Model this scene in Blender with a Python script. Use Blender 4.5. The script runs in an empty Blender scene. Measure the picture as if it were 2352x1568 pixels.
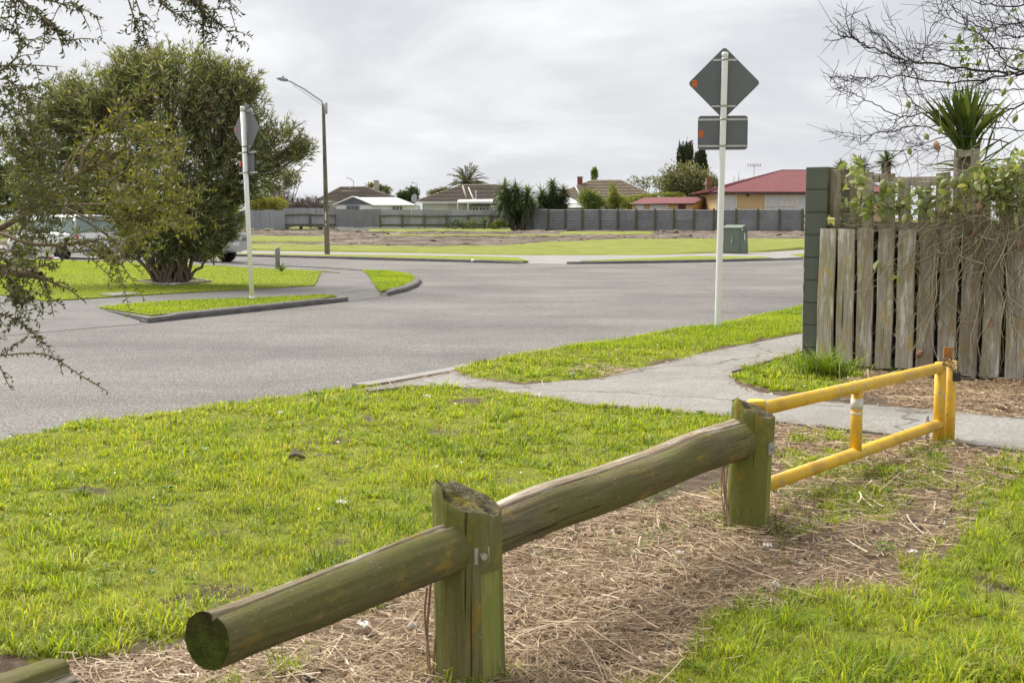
import bpy, math, random
import numpy as np
from mathutils import Vector, Matrix
R = math.radians
rng = np.random.default_rng(7); random.seed(7)
sc = bpy.context.scene
COL = sc.collection

# ------------------------------------------------------------------ camera
EYE, FPX, TILT = 1.35, 2900.0, math.atan(282/2900.0)
cd = bpy.data.cameras.new('camera'); cam = bpy.data.objects.new('camera', cd); COL.objects.link(cam)
cd.sensor_width = 36; cd.lens = 36*FPX/2352; cd.clip_start = .05; cd.clip_end = 3000
cam.location = (0, 0, EYE); cam.rotation_euler = (math.pi/2-TILT, 0, 0)
cd.dof.use_dof = True; cd.dof.focus_distance = 7.5; cd.dof.aperture_fstop = 15
sc.camera = cam

# ------------------------------------------------------------------ sky, sun, exposure
SUN_AZ, SUN_EL = R(-40), R(48)          # azimuth from +Y towards +X; the sun stands behind the scene on the left
w = bpy.data.worlds.new('World'); sc.world = w; w.use_nodes = True
nt = w.node_tree; nt.nodes.clear()
def nn(t, ty, **k):
    n = t.nodes.new(ty)
    for a, b in k.items(): setattr(n, a, b)
    return n
def ramp(t, fac, stops, interp='LINEAR'):
    r = nn(t, 'ShaderNodeValToRGB'); cr = r.color_ramp; cr.interpolation = interp
    while len(cr.elements) < len(stops): cr.elements.new(.5)
    for e, (p, c) in zip(cr.elements, stops):
        e.position = p; e.color = (*c, 1) if len(c) == 3 else c
    t.links.new(fac, r.inputs[0]); return r.outputs[0]
def mth(t, op, a, b=None, c=None):
    n = nn(t, 'ShaderNodeMath', operation=op)
    for i, v in enumerate((a, b, c)):
        if v is None: continue
        if isinstance(v, (int, float)): n.inputs[i].default_value = v
        else: t.links.new(v, n.inputs[i])
    return n.outputs[0]
def mix(t, f, a, b, blend='MIX'):
    n = nn(t, 'ShaderNodeMix', data_type='RGBA', blend_type=blend)
    for i, v in ((0, f), (6, a), (7, b)):
        if isinstance(v, (int, float)): n.inputs[i].default_value = v
        elif isinstance(v, tuple): n.inputs[i].default_value = (*v, 1)
        else: t.links.new(v, n.inputs[i])
    return n.outputs[2]
def noise(t, vec, scale, detail=3, rough=.55, dist=0):
    n = nn(t, 'ShaderNodeTexNoise'); n.inputs['Scale'].default_value = scale; n.inputs['Detail'].default_value = detail
    n.inputs['Roughness'].default_value = rough; n.inputs['Distortion'].default_value = dist
    t.links.new(vec, n.inputs['Vector']); return n.outputs[0]
sky = nn(nt, 'ShaderNodeTexSky', sky_type='NISHITA', sun_disc=False)
sky.sun_elevation = SUN_EL; sky.sun_rotation = SUN_AZ; sky.dust_density = 2.5; sky.air_density = 1.2
tc = nn(nt, 'ShaderNodeTexCoord'); sep = nn(nt, 'ShaderNodeSeparateXYZ'); nt.links.new(tc.outputs['Generated'], sep.inputs[0])
zz = mth(nt, 'MAXIMUM', sep.outputs[2], 0.0); den = mth(nt, 'ADD', zz, .24)
cmb = nn(nt, 'ShaderNodeCombineXYZ')
nt.links.new(mth(nt, 'DIVIDE', sep.outputs[0], den), cmb.inputs[0]); nt.links.new(mth(nt, 'DIVIDE', sep.outputs[1], den), cmb.inputs[1])
n1 = noise(nt, cmb.outputs[0], 1.15, 6, .55, .4); n2 = noise(nt, cmb.outputs[0], 3.1, 4, .5, .2)
cl = mth(nt, 'ADD', mth(nt, 'MULTIPLY', n1, .78), mth(nt, 'MULTIPLY', n2, .22))
cloud = ramp(nt, cl, [(.35, (4.2, 4.3, 4.65)), (.46, (5.4, 5.45, 5.7)), (.55, (7.0, 7.0, 7.1)), (.65, (8.7, 8.7, 8.7))])
hz = ramp(nt, zz, [(0, (1, 1, 1)), (.14, (.45, .45, .45)), (.34, (0, 0, 0))])
cloud = mix(nt, mth(nt, 'MULTIPLY', hz, .55), cloud, (7.0, 7.25, 7.75))
skc = mix(nt, .93, sky.outputs[0], cloud)
bg = nn(nt, 'ShaderNodeBackground'); bg.inputs[1].default_value = .073; nt.links.new(skc, bg.inputs[0])
wo = nn(nt, 'ShaderNodeOutputWorld'); nt.links.new(bg.outputs[0], wo.inputs[0])
sd = bpy.data.lights.new('sun', 'SUN'); sd.energy = 3.7; sd.angle = R(42); sd.color = (1, .95, .87)
sun = bpy.data.objects.new('sun', sd); COL.objects.link(sun)
sv = Vector((math.sin(SUN_AZ)*math.cos(SUN_EL), math.cos(SUN_AZ)*math.cos(SUN_EL), math.sin(SUN_EL)))
sun.rotation_euler = sv.to_track_quat('Z', 'Y').to_euler(); sun.location = (-30, 40, 50)
sc.view_settings.view_transform = 'Standard'; sc.view_settings.look = 'None'
sc.view_settings.exposure = 0.82; sc.view_settings.gamma = 1; sc.view_settings.use_curve_mapping = False
sc.cycles.use_denoising = True; sc.cycles.max_bounces = 6; sc.cycles.transparent_max_bounces = 8
sc.cycles.sample_clamp_indirect = 6; sc.cycles.use_adaptive_sampling = True; sc.cycles.adaptive_threshold = .012

# ------------------------------------------------------------------ survey: sight lines on the site -> real coordinates
ct, st = math.cos(TILT), math.sin(TILT)
def ray(px, py):
    x = (px-1176)/FPX; y = -(py-784)/FPX
    return x, ct+st*y, -st+ct*y
def G(px, py, z=0.):                      # point of the level z
    a, b, c = ray(px, py); k = (z-EYE)/c; return Vector((a*k, b*k, z))
def P(px, py, Y):                         # point of the depth Y
    a, b, c = ray(px, py); k = Y/b; return Vector((a*k, Y, EYE+c*k))
def pix(x, y, z):                         # numpy, back to sight-line units
    dy, dz = y, z-EYE
    f = dy*ct-dz*st; u = dy*st+dz*ct
    return 1176+FPX*x/f, 784-FPX*u/f
def inpoly(px, py, poly):
    c = np.zeros(np.shape(px), bool); n = len(poly)
    for i in range(n):
        x0, y0 = poly[i]; x1, y1 = poly[(i+1) % n]
        if y0 == y1: continue
        t = ((y0 > py) != (y1 > py)) & (px < (x1-x0)*(py-y0)/(y1-y0)+x0)
        c ^= t
    return c
def vnoise(x, y, s=0):
    xi = np.floor(x).astype(np.int64); yi = np.floor(y).astype(np.int64); fx = x-xi; fy = y-yi
    def h(a, b):
        n = (a*374761393+b*668265263+s*1442695041) & 0x7fffffff
        n = ((n ^ (n >> 13))*1274126177) & 0x7fffffff
        return ((n ^ (n >> 16)) & 0xffff)/65535.
    fx = fx*fx*(3-2*fx); fy = fy*fy*(3-2*fy)
    return (h(xi, yi)*(1-fx)+h(xi+1, yi)*fx)*(1-fy)+(h(xi, yi+1)*(1-fx)+h(xi+1, yi+1)*fx)*fy
def fbm(x, y, s=0, o=4):
    r = 0; a = .5
    for i in range(o): r = r+a*vnoise(x*2**i, y*2**i, s+i*17); a *= .5
    return r/(1-.5**o)

# ------------------------------------------------------------------ object helpers
def tag(o, label=None, cat=None, group=None, kind=None):
    if label: o['label'] = label
    if cat: o['category'] = cat
    if group: o['group'] = group
    if kind: o['kind'] = kind
    return o
def thing(name, label, cat, loc=(0, 0, 0), rz=0, group=None):
    o = bpy.data.objects.new(name, None); COL.objects.link(o); o.location = loc; o.rotation_euler = (0, 0, rz)
    o.empty_display_size = .2
    return tag(o, label, cat, group)
def link(name, me, mat, parent=None):
    o = bpy.data.objects.new(name, me); COL.objects.link(o)
    if mat is not None and not me.materials: me.materials.append(mat)
    if parent is not None: o.parent = parent
    return o
def npmesh(name, V, F, smooth=False, attr=None, cattr=None):
    V = np.asarray(V, np.float32); F = np.asarray(F, np.int32); k = F.shape[1]
    me = bpy.data.meshes.new(name); me.vertices.add(len(V)); me.vertices.foreach_set('co', V.ravel())
    me.loops.add(F.size); me.loops.foreach_set('vertex_index', F.ravel())
    me.polygons.add(len(F)); me.polygons.foreach_set('loop_start', np.arange(0, F.size, k, dtype=np.int32))
    if smooth: me.polygons.foreach_set('use_smooth', np.ones(len(F), bool))
    me.update(calc_edges=True)
    if attr is not None:
        a = me.attributes.new('v', 'FLOAT', 'POINT'); a.data.foreach_set('value', np.asarray(attr, np.float32))
    if cattr is not None:
        a = me.attributes.new('m', 'FLOAT', 'POINT'); a.data.foreach_set('value', np.asarray(cattr, np.float32))
    return me
class MB:
    """collects shapes for ONE mesh object"""
    def __init__(s): s.v = []; s.f = []; s.sm = []
    def add(s, vs, fs, smooth=False):
        o = len(s.v); s.v += [tuple(p) for p in vs]; s.f += [tuple(i+o for i in f) for f in fs]; s.sm += [smooth]*len(fs); return s
    def box(s, c, d, rz=0, rot=None, taper=1.):
        hx, hy, hz = d[0]/2, d[1]/2, d[2]/2; M = rot if rot is not None else Matrix.Rotation(rz, 3, 'Z'); c = Vector(c); vs = []
        for z in (-hz, hz):
            k = taper if z > 0 else 1
            for x, y in ((-hx, -hy), (hx, -hy), (hx, hy), (-hx, hy)): vs.append(c+M @ Vector((x*k, y*k, z)))
        return s.add(vs, [(3, 2, 1, 0), (4, 5, 6, 7), (0, 1, 5, 4), (1, 2, 6, 5), (2, 3, 7, 6), (3, 0, 4, 7)])
    def tube(s, pts, rad, n=8, cap=True, smooth=True):
        pts = [Vector(p) for p in pts]; m = len(pts)
        if isinstance(rad, (int, float)): rad = [rad]*m
        vs = []; u = None
        for i, p in enumerate(pts):
            d = (pts[min(i+1, m-1)]-pts[max(i-1, 0)]).normalized()
            if u is None: u = d.orthogonal().normalized()
            else:
                u = u-d*u.dot(d); u = u.normalized() if u.length > 1e-6 else d.orthogonal().normalized()
            q = d.cross(u)
            for j in range(n):
                a = 2*math.pi*j/n; vs.append(p+(u*math.cos(a)+q*math.sin(a))*rad[i])
        fs = [(i*n+j, i*n+(j+1) % n, (i+1)*n+(j+1) % n, (i+1)*n+j) for i in range(m-1) for j in range(n)]
        s.add(vs, fs, smooth)
        if cap:
            b = len(s.v)-len(vs); s.f += [tuple(b+j for j in range(n-1, -1, -1)), tuple(b+(m-1)*n+j for j in range(n))]; s.sm += [False]*2
        return s
    def lathe(s, c, prof, n=16, smooth=True):
        c = Vector(c); vs = [c+Vector((r*math.cos(2*math.pi*j/n), r*math.sin(2*math.pi*j/n), z)) for r, z in prof for j in range(n)]
        fs = [(i*n+j, i*n+(j+1) % n, (i+1)*n+(j+1) % n, (i+1)*n+j) for i in range(len(prof)-1) for j in range(n)]
        m = (len(prof)-1)*n; s.add(vs, fs, smooth); b = len(s.v)-len(vs)
        s.f += [tuple(b+j for j in range(n-1, -1, -1)), tuple(b+m+j for j in range(n))]; s.sm += [False]*2
        return s
    def prism(s, poly, vec, smooth=False):
        n = len(poly); vec = Vector(vec); poly = [Vector(p) for p in poly]
        return s.add(poly+[p+vec for p in poly], [tuple(range(n-1, -1, -1)), tuple(range(n, 2*n))]+[(i, (i+1) % n, n+(i+1) % n, n+i) for i in range(n)], smooth)
    def quad(s, a, b, c, d): return s.add([a, b, c, d], [(0, 1, 2, 3)])
    def mesh(s, name, off=None):
        me = bpy.data.meshes.new(name)
        v = s.v if off is None else [(p[0]-off[0], p[1]-off[1], p[2]-off[2]) for p in s.v]
        me.from_pydata(v, [], s.f); me.polygons.foreach_set('use_smooth', s.sm); me.update(); return me
    def build(s, name, mat, parent=None, rel=True):
        """shapes in site coordinates; a part is stored relative to its (unrotated) thing when rel"""
        off = None
        if parent is not None and rel:
            p = parent; off = Vector((0, 0, 0))
            while p is not None: off += Vector(p.location); p = p.parent
        return link(name, s.mesh(name, off), mat, parent)
def rebase(o, loc):
    """put a one-mesh thing's origin at its base"""
    loc = Vector(loc); o.data.transform(Matrix.Translation(-loc)); o.location = loc; return o
def bevel(o, wd=.004, seg=2):
    m = o.modifiers.new('bevel', 'BEVEL'); m.width = wd; m.segments = seg; m.limit_method = 'ANGLE'; m.angle_limit = R(40); return o
def copytree(o, parent=None):
    c = o.copy(); COL.objects.link(c); c.parent = parent
    for ch in list(o.children): copytree(ch, c)
    return c

# ------------------------------------------------------------------ batches of leaves, blades and twigs (numpy)
def unit(a): return a/np.maximum(np.linalg.norm(a, axis=1, keepdims=True), 1e-9)
def leaf_mesh(name, Pn, D, L, W, v=None, droop=.0, twist=None):
    n = len(Pn); D = unit(D); L = np.broadcast_to(L, n)[:, None]; W = np.broadcast_to(W, n)[:, None]
    r = rng.normal(size=(n, 3)) if twist is None else twist
    S = unit(np.cross(D, r)); N = np.cross(S, D)
    dn = np.array([0, 0, -1.])*droop*L
    p1 = Pn+D*L*.4+N*L*.03; 
    V = np.stack([Pn, p1+S*W*.5, Pn+D*L+dn, p1-S*W*.5], 1).reshape(-1, 3)
    F = np.arange(4*n).reshape(n, 4)
    v = rng.random(n) if v is None else v
    return npmesh(name, V, F, attr=np.repeat(v, 4))
def blade_mesh(name, Pn, az, lean, L, W, v):
    n = len(Pn); h = np.stack([np.cos(az), np.sin(az), np.zeros(n)], 1); s = np.stack([-np.sin(az), np.cos(az), np.zeros(n)], 1)
    tw = rng.uniform(-.9, .9, n)[:, None]; s = s*np.cos(tw)+h*np.sin(tw)
    up = np.array([0, 0, 1.]); L = L[:, None]; W = W[:, None]; le = lean[:, None]
    m = Pn+up*L*.55*np.cos(le*.5)+h*L*.55*np.sin(le*.5); t = m+up*L*.5*np.cos(le*1.5)+h*L*.5*np.sin(le*1.5)
    V = np.stack([Pn-s*W*.5, Pn+s*W*.5, m+s*W*.42, m-s*W*.42, t], 1).reshape(-1, 3)
    b = np.arange(n)[:, None]*5
    F = np.concatenate([b+np.array([[0, 1, 2]]), b+np.array([[0, 2, 3]]), b+np.array([[3, 2, 4]])], 0)
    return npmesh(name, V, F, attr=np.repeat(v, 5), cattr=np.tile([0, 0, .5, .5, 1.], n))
def tubes_mesh(name, tubes, n=4):
    Vs = []; Fs = []; o = 0; A = []
    for pts, rad in tubes:
        p = np.asarray(pts, float); m = len(p); d = unit(np.gradient(p, axis=0)) if m > 2 else unit(np.repeat(p[1:]-p[:1], 2, 0))
        u = np.cross(d, np.array([.31, .47, .83])); u = unit(u); q = np.cross(d, u)
        a = np.arange(n)*2*math.pi/n; rad = np.broadcast_to(np.asarray(rad, float), m)
        ring = p[:, None]+(u[:, None]*np.cos(a)[None, :, None]+q[:, None]*np.sin(a)[None, :, None])*rad[:, None, None]
        Vs.append(ring.reshape(-1, 3)); i = np.arange(m-1)[:, None]*n; j = np.arange(n)[None]; k = (j+1) % n
        Fs.append((np.stack([i+j, i+k, i+n+k, i+n+j], -1)+o).reshape(-1, 4)); o += m*n; A.append(np.full(m*n, random.random()))
    return npmesh(name, np.concatenate(Vs), np.concatenate(Fs), True, attr=np.concatenate(A))
def bez(a, b, c, n):
    t = np.linspace(0, 1, n)[:, None]; a, b, c = (np.asarray(x, float) for x in (a, b, c))
    return a*(1-t)**2+2*b*t*(1-t)+c*t*t
# ------------------------------------------------------------------ materials
def newmat(name):
    m = bpy.data.materials.new(name); m.use_nodes = True; t = m.node_tree; b = t.nodes['Principled BSDF']; return m, t, b
def coords(t, kind='Object', scale=(1, 1, 1), jitter=True):
    tcn = nn(t, 'ShaderNodeTexCoord'); mp = nn(t, 'ShaderNodeMapping'); mp.inputs['Scale'].default_value = scale
    t.links.new(tcn.outputs[kind], mp.inputs[0])
    if not jitter: return mp.outputs[0]
    oi = nn(t, 'ShaderNodeObjectInfo'); va = nn(t, 'ShaderNodeVectorMath', operation='ADD')
    k = mth(t, 'MULTIPLY', oi.outputs['Random'], 37.); cb = nn(t, 'ShaderNodeCombineXYZ')
    for i in range(3): t.links.new(k, cb.inputs[i])
    t.links.new(mp.outputs[0], va.inputs[0]); t.links.new(cb.outputs[0], va.inputs[1]); return va.outputs[0]
def bump(t, b, h, strength, dist=.01):
    n = nn(t, 'ShaderNodeBump'); n.inputs['Strength'].default_value = strength; n.inputs['Distance'].default_value = dist
    t.links.new(h, n.inputs['Height']); t.links.new(n.outputs[0], b.inputs['Normal'])
def M(name, c1, c2=None, scale=4., rough=.7, stretch=(1, 1, 1), layers=(), bmp=0, bscale=None, bdist=.01, metal=0, lo=.35, hi=.65, spec=.5, objvar=0, coat=0):
    """two-tone noise with stains: layers = [(colour, scale, lo, hi, stretch)]"""
    m, t, b = newmat(name); b.inputs['Roughness'].default_value = rough; b.inputs['Metallic'].default_value = metal
    b.inputs['Specular IOR Level'].default_value = spec; b.inputs['Coat Weight'].default_value = coat
    v = coords(t, scale=stretch); n = noise(t, v, scale, 5, .6)
    c2 = c2 or tuple(x*.75 for x in c1)
    c = ramp(t, n, [(lo, c1), (hi, c2)])
    for L in layers:
        vv = coords(t, scale=L[4] if len(L) > 4 else (1, 1, 1)); f = ramp(t, noise(t, vv, L[1], 5, .62), [(L[2], (0, 0, 0)), (L[3], (1, 1, 1))])
        c = mix(t, f, c, L[0])
    if objvar:
        oi = nn(t, 'ShaderNodeObjectInfo'); k = mth(t, 'MULTIPLY_ADD', oi.outputs['Random'], objvar*2, 1-objvar)
        cc = nn(t, 'ShaderNodeCombineXYZ')
        for i in range(3): t.links.new(k, cc.inputs[i])
        c = mix(t, 1., c, cc.outputs[0], 'MULTIPLY')
    t.links.new(c, b.inputs['Base Color'])
    if bmp: bump(t, b, noise(t, v, bscale or scale*4, 5, .65), bmp, bdist)
    return m
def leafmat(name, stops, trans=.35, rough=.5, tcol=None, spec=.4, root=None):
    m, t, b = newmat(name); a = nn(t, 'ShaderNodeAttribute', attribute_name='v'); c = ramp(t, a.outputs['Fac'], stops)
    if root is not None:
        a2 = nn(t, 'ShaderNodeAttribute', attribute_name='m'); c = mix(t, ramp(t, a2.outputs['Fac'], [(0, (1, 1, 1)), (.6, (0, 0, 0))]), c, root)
    b.inputs['Roughness'].default_value = rough; b.inputs['Specular IOR Level'].default_value = spec
    t.links.new(c, b.inputs['Base Color'])
    tr = nn(t, 'ShaderNodeBsdfTranslucent'); ms = nn(t, 'ShaderNodeMixShader'); ms.inputs[0].default_value = trans
    t.links.new(mix(t, 1., c, tcol or (1.5, 1.35, .6), 'MULTIPLY'), tr.inputs[0])
    t.links.new(b.outputs[0], ms.inputs[1]); t.links.new(tr.outputs[0], ms.inputs[2]); t.links.new(ms.outputs[0], t.nodes['Material Output'].inputs[0]); return m
def flat(name, c, rough=.5, metal=0, spec=.5, coat=0):
    return M(name, c, tuple(x*.85 for x in c), 6, rough, metal=metal, spec=spec, coat=coat)
MT = {}
# asphalt: pale aggregate chips in dark binder
def asphalt():
    m, t, b = newmat('asphalt'); v = coords(t, jitter=False); b.inputs['Roughness'].default_value = .93; b.inputs['Specular IOR Level'].default_value = .2
    vo = nn(t, 'ShaderNodeTexVoronoi'); vo.inputs['Scale'].default_value = 75; t.links.new(v, vo.inputs['Vector'])
    chip = ramp(t, vo.outputs['Color'], [(.1, (.205, .194, .179)), (.5, (.31, .295, .274)), (.9, (.43, .41, .383))])
    gap = ramp(t, vo.outputs['Distance'], [(.32, (0, 0, 0)), (.62, (1, 1, 1))])
    c = mix(t, gap, chip, (.15, .145, .138))
    big = ramp(t, noise(t, v, .35, 4, .6), [(.32, (.76, .76, .77)), (.66, (1.14, 1.13, 1.11))])
    c = mix(t, 1., c, big, 'MULTIPLY')
    vs = coords(t, scale=(.16, .9, 1), jitter=False); trk = ramp(t, noise(t, vs, 1.1, 3, .5), [(.4, (1, 1, 1)), (.62, (.84, .84, .85))]); c = mix(t, .8, c, trk, 'MULTIPLY')
    c = mix(t, ramp(t, noise(t, v, 2.3, 6, .7), [(.60, (0, 0, 0)), (.74, (.5, .5, .5))]), c, (.13, .125, .118))
    t.links.new(c, b.inputs['Base Color']); bump(t, b, mth(t, 'MULTIPLY', vo.outputs['Distance'], -1.), .9, .008); return m
MT['asphalt'] = asphalt()
def concrete(name, c, dark, scale=60, crack=True):
    m, t, b = newmat(name); v = coords(t, jitter=False); b.inputs['Roughness'].default_value = .92; b.inputs['Specular IOR Level'].default_value = .25
    vo = nn(t, 'ShaderNodeTexVoronoi'); vo.inputs['Scale'].default_value = scale; t.links.new(v, vo.inputs['Vector'])
    k = ramp(t, vo.outputs['Color'], [(.15, tuple(x*.8 for x in c)), (.85, tuple(min(1, x*1.22) for x in c))])
    k = mix(t, ramp(t, noise(t, v, 1.1, 6, .65), [(.42, (0, 0, 0)), (.72, (1, 1, 1))]), k, dark)
    h = vo.outputs['Distance']
    if crack:
        vc = nn(t, 'ShaderNodeTexVoronoi', feature='DISTANCE_TO_EDGE'); vc.inputs['Scale'].default_value = .3
        wv = nn(t, 'ShaderNodeVectorMath', operation='ADD'); nz = nn(t, 'ShaderNodeTexNoise'); nz.inputs['Scale'].default_value = 1.6; nz.inputs['Detail'].default_value = 5
        t.links.new(v, nz.inputs['Vector']); t.links.new(v, wv.inputs[0]); sc_ = nn(t, 'ShaderNodeVectorMath', operation='SCALE'); sc_.inputs['Scale'].default_value = .8
        t.links.new(nz.outputs['Color'], sc_.inputs[0]); t.links.new(sc_.outputs[0], wv.inputs[1]); t.links.new(wv.outputs[0], vc.inputs['Vector'])
        k = mix(t, ramp(t, vc.outputs['Distance'], [(.002, (.8, .8, .8)), (.006, (0, 0, 0))]), k, (.09, .08, .065))
    t.links.new(k, b.inputs['Base Color']); bump(t, b, h, .5, .006); return m
MT['path'] = concrete('old_path', (.275, .264, .244), (.20, .19, .172))
MT['footpath'] = concrete('footpath', (.185, .18, .17), (.135, .13, .122), 70, False)
MT['farpath'] = concrete('far_footpath', (.30, .295, .28), (.24, .235, .22), 40, False)
MT['kerb'] = M('kerb_concrete', (.155, .15, .142), (.095, .092, .086), 5, .9, layers=[((.06, .06, .055), 2.2, .5, .75)], bmp=.5, bscale=60)
MT['kerb_pale'] = M('kerb_pale', (.30, .288, .268), (.235, .225, .205), 5, .9, bmp=.4, bscale=60)
def soilmat():
    m, t, b = newmat('soil'); v = coords(t, jitter=False); b.inputs['Roughness'].default_value = .97; b.inputs['Specular IOR Level'].default_value = .15
    a = nn(t, 'ShaderNodeAttribute', attribute_name='v')
    s = ramp(t, noise(t, v, 14, 6, .7), [(.3, (.055, .04, .028)), (.5, (.115, .085, .06)), (.72, (.20, .155, .11))])
    g = ramp(t, noise(t, v, 9, 6, .7), [(.3, (.12, .13, .022)), (.5, (.19, .215, .03)), (.72, (.27, .28, .055))])
    f = mth(t, 'ADD', a.outputs['Fac'], mth(t, 'MULTIPLY', mth(t, 'SUBTRACT', noise(t, v, 7, 4, .7), .5), .9))
    a3 = nn(t, 'ShaderNodeAttribute', attribute_name='m'); thatch = ramp(t, noise(t, v, 60, 5, .75), [(.3, (.13, .085, .05)), (.5, (.27, .185, .115)), (.7, (.42, .31, .205))])
    s = mix(t, a3.outputs['Fac'], s, thatch); c = mix(t, ramp(t, f, [(.4, (0, 0, 0)), (.6, (1, 1, 1))]), s, g)
    t.links.new(c, b.inputs['Base Color']); bump(t, b, noise(t, v, 45, 5, .7), .8, .02); return m
MT['soil'] = soilmat()
def lotmat():
    m, t, b = newmat('lot_ground'); v = coords(t, jitter=False); b.inputs['Roughness'].default_value = .98; b.inputs['Specular IOR Level'].default_value = .1
    a = nn(t, 'ShaderNodeAttribute', attribute_name='v'); vs = coords(t, scale=(.35, 1.3, 1), jitter=False)
    s = ramp(t, noise(t, vs, .9, 6, .72), [(.36, (.045, .036, .028)), (.5, (.155, .125, .098)), (.66, (.34, .295, .245))])
    s = mix(t, ramp(t, noise(t, v, 7, 3, .6), [(.55, (0, 0, 0)), (.7, (.6, .6, .6))]), s, (.07, .055, .042))
    g = ramp(t, noise(t, v, .8, 6, .7), [(.3, (.175, .20, .05)), (.5, (.235, .265, .06)), (.72, (.31, .315, .10))])
    c = mix(t, ramp(t, mth(t, 'ADD', a.outputs['Fac'], mth(t, 'MULTIPLY', mth(t, 'SUBTRACT', noise(t, vs, 2.2, 5, .75), .5), .8)), [(.42, (0, 0, 0)), (.58, (1, 1, 1))]), s, g)
    t.links.new(c, b.inputs['Base Color']); bump(t, b, noise(t, v, 6, 6, .75), .7, .12); return m
MT['lot'] = lotmat()
MT['turf'] = M('mown_turf', (.20, .245, .03), (.275, .305, .045), 1.1, .95, layers=[((.155, .20, .025), 9, .45, .7), ((.26, .25, .07), 3.1, .56, .75)], bmp=.6, bscale=60, bdist=.02, spec=.1)
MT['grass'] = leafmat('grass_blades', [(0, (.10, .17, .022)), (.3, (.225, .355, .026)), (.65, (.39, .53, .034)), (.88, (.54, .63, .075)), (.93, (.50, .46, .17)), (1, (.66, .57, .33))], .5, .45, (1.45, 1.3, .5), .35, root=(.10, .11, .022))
MT['straw'] = leafmat('dry_straw', [(0, (.12, .078, .042)), (.35, (.31, .215, .125)), (.72, (.54, .41, .26)), (1, (.80, .69, .51))], .12, .6, (1.1, 1, .8), .3)
MT['clover'] = leafmat('clover_leaves', [(0, (.07, .14, .012)), (.6, (.14, .24, .02)), (1, (.24, .34, .04))], .4)
# ------------------------------------------------------------------ setting: ground, roads, paths
def structure(o): o['kind'] = 'structure'; return o
def slab(name, poly, top, mat, th=.25, parent=None):
    b = MB(); b.prism([(p[0], p[1], top-th) for p in poly], (0, 0, th)); o = b.build(name, mat, parent)
    return o if parent is not None else structure(o)
def gp(pts, z): return [G(a, b, z) for a, b in pts]
S = 1500.
MT['country'] = M('rough_pasture', (.15, .18, .04), (.22, .23, .07), .05, .95, layers=[((.10, .12, .03), .4, .45, .7)], spec=.1)
g = MB(); g.quad((-S, -S, -.08), (S, -S, -.08), (S, S, -.08), (-S, S, -.08)); structure(g.build('ground', MT['country']))
g = MB(); nx, ny = 60, 30
g.quad((-70, 1, 0), (70, 1, 0), (70, 64, 0), (-70, 64, 0)); structure(g.build('road', MT['asphalt']))

# near side of the road: park verge, soil under the turf
EDGE = [Vector((-14, -9.9, 0)), G(-300, 1096, .0), G(0, 1032, .0), G(173, 986, 0), G(432, 957, 0), G(618, 932, 0), G(800, 902, 0), G(1044, 856, 0), G(1160, 829, 0), G(1374, 796, 0), G(1643, 753, 0), G(1842, 709, 0), Vector((6.6, 22.6, 0)), Vector((9.5, 25.4, 0)), Vector((15, 27, 0)), Vector((45, 28, 0))]
EP = np.array([(p.x, p.y) for p in EDGE])
NEARPOLY = [tuple(p) for p in EP]+[(45., -12.), (-14., -12.)]
PATHPX = [(1046, 855), (1080, 868), (1200, 884), (1300, 874), (1380, 870), (1440, 852), (1500, 840), (1640, 806), (1842, 766), (2000, 735), (2150, 705), (2150, 745), (2000, 780), (1842, 806), (1680, 853), (1690, 882), (1750, 903), (1900, 923), (2200, 945), (2352, 962), (2800, 1010), (2800, 1130), (2352, 1036), (2190, 1014), (1990, 990), (1770, 967), (1640, 952), (1480, 940), (1330, 927), (1280, 917), (1200, 907), (1085, 892), (960, 886), (850, 897), (836, 893)]
PATH = [(p.x, p.y) for p in gp(PATHPX, .06)]
def segdist(x, y, pts):
    d = np.full(np.shape(x), 1e9)
    for (ax, ay), (bx, by) in zip(pts[:-1], pts[1:]):
        vx, vy = bx-ax, by-ay; t = np.clip(((x-ax)*vx+(y-ay)*vy)/(vx*vx+vy*vy), 0, 1)
        d = np.minimum(d, np.hypot(x-ax-t*vx, y-ay-t*vy))
    return d
MOUND = [(1930, 890), (2060, 872), (2400, 888), (2500, 975), (2352, 962), (2200, 944), (1960, 925)]
def gz(x, y):
    x = np.asarray(x, float); y = np.asarray(y, float)
    z = .058+.05*(fbm(x*.9, y*.9, 3)-.5)+.02*(fbm(x*6, y*6, 5)-.5)
    e = segdist(x, y, EP); z = np.where(e < .25, z*(.35+.65*e/.25)+.012, z)
    px, py = pix(x, y, z)
    z = np.where(inpoly(px, py, MOUND), z+.05*fbm(x*3, y*3, 9), z)
    ip = inpoly(x, y, PATH); pd = segdist(x, y, PATH+[PATH[0]])
    z = np.where(ip, np.where(pd > .06, .03, .05), np.where(pd < .2, np.minimum(z, .066)*(.9), z))
    return z
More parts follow.
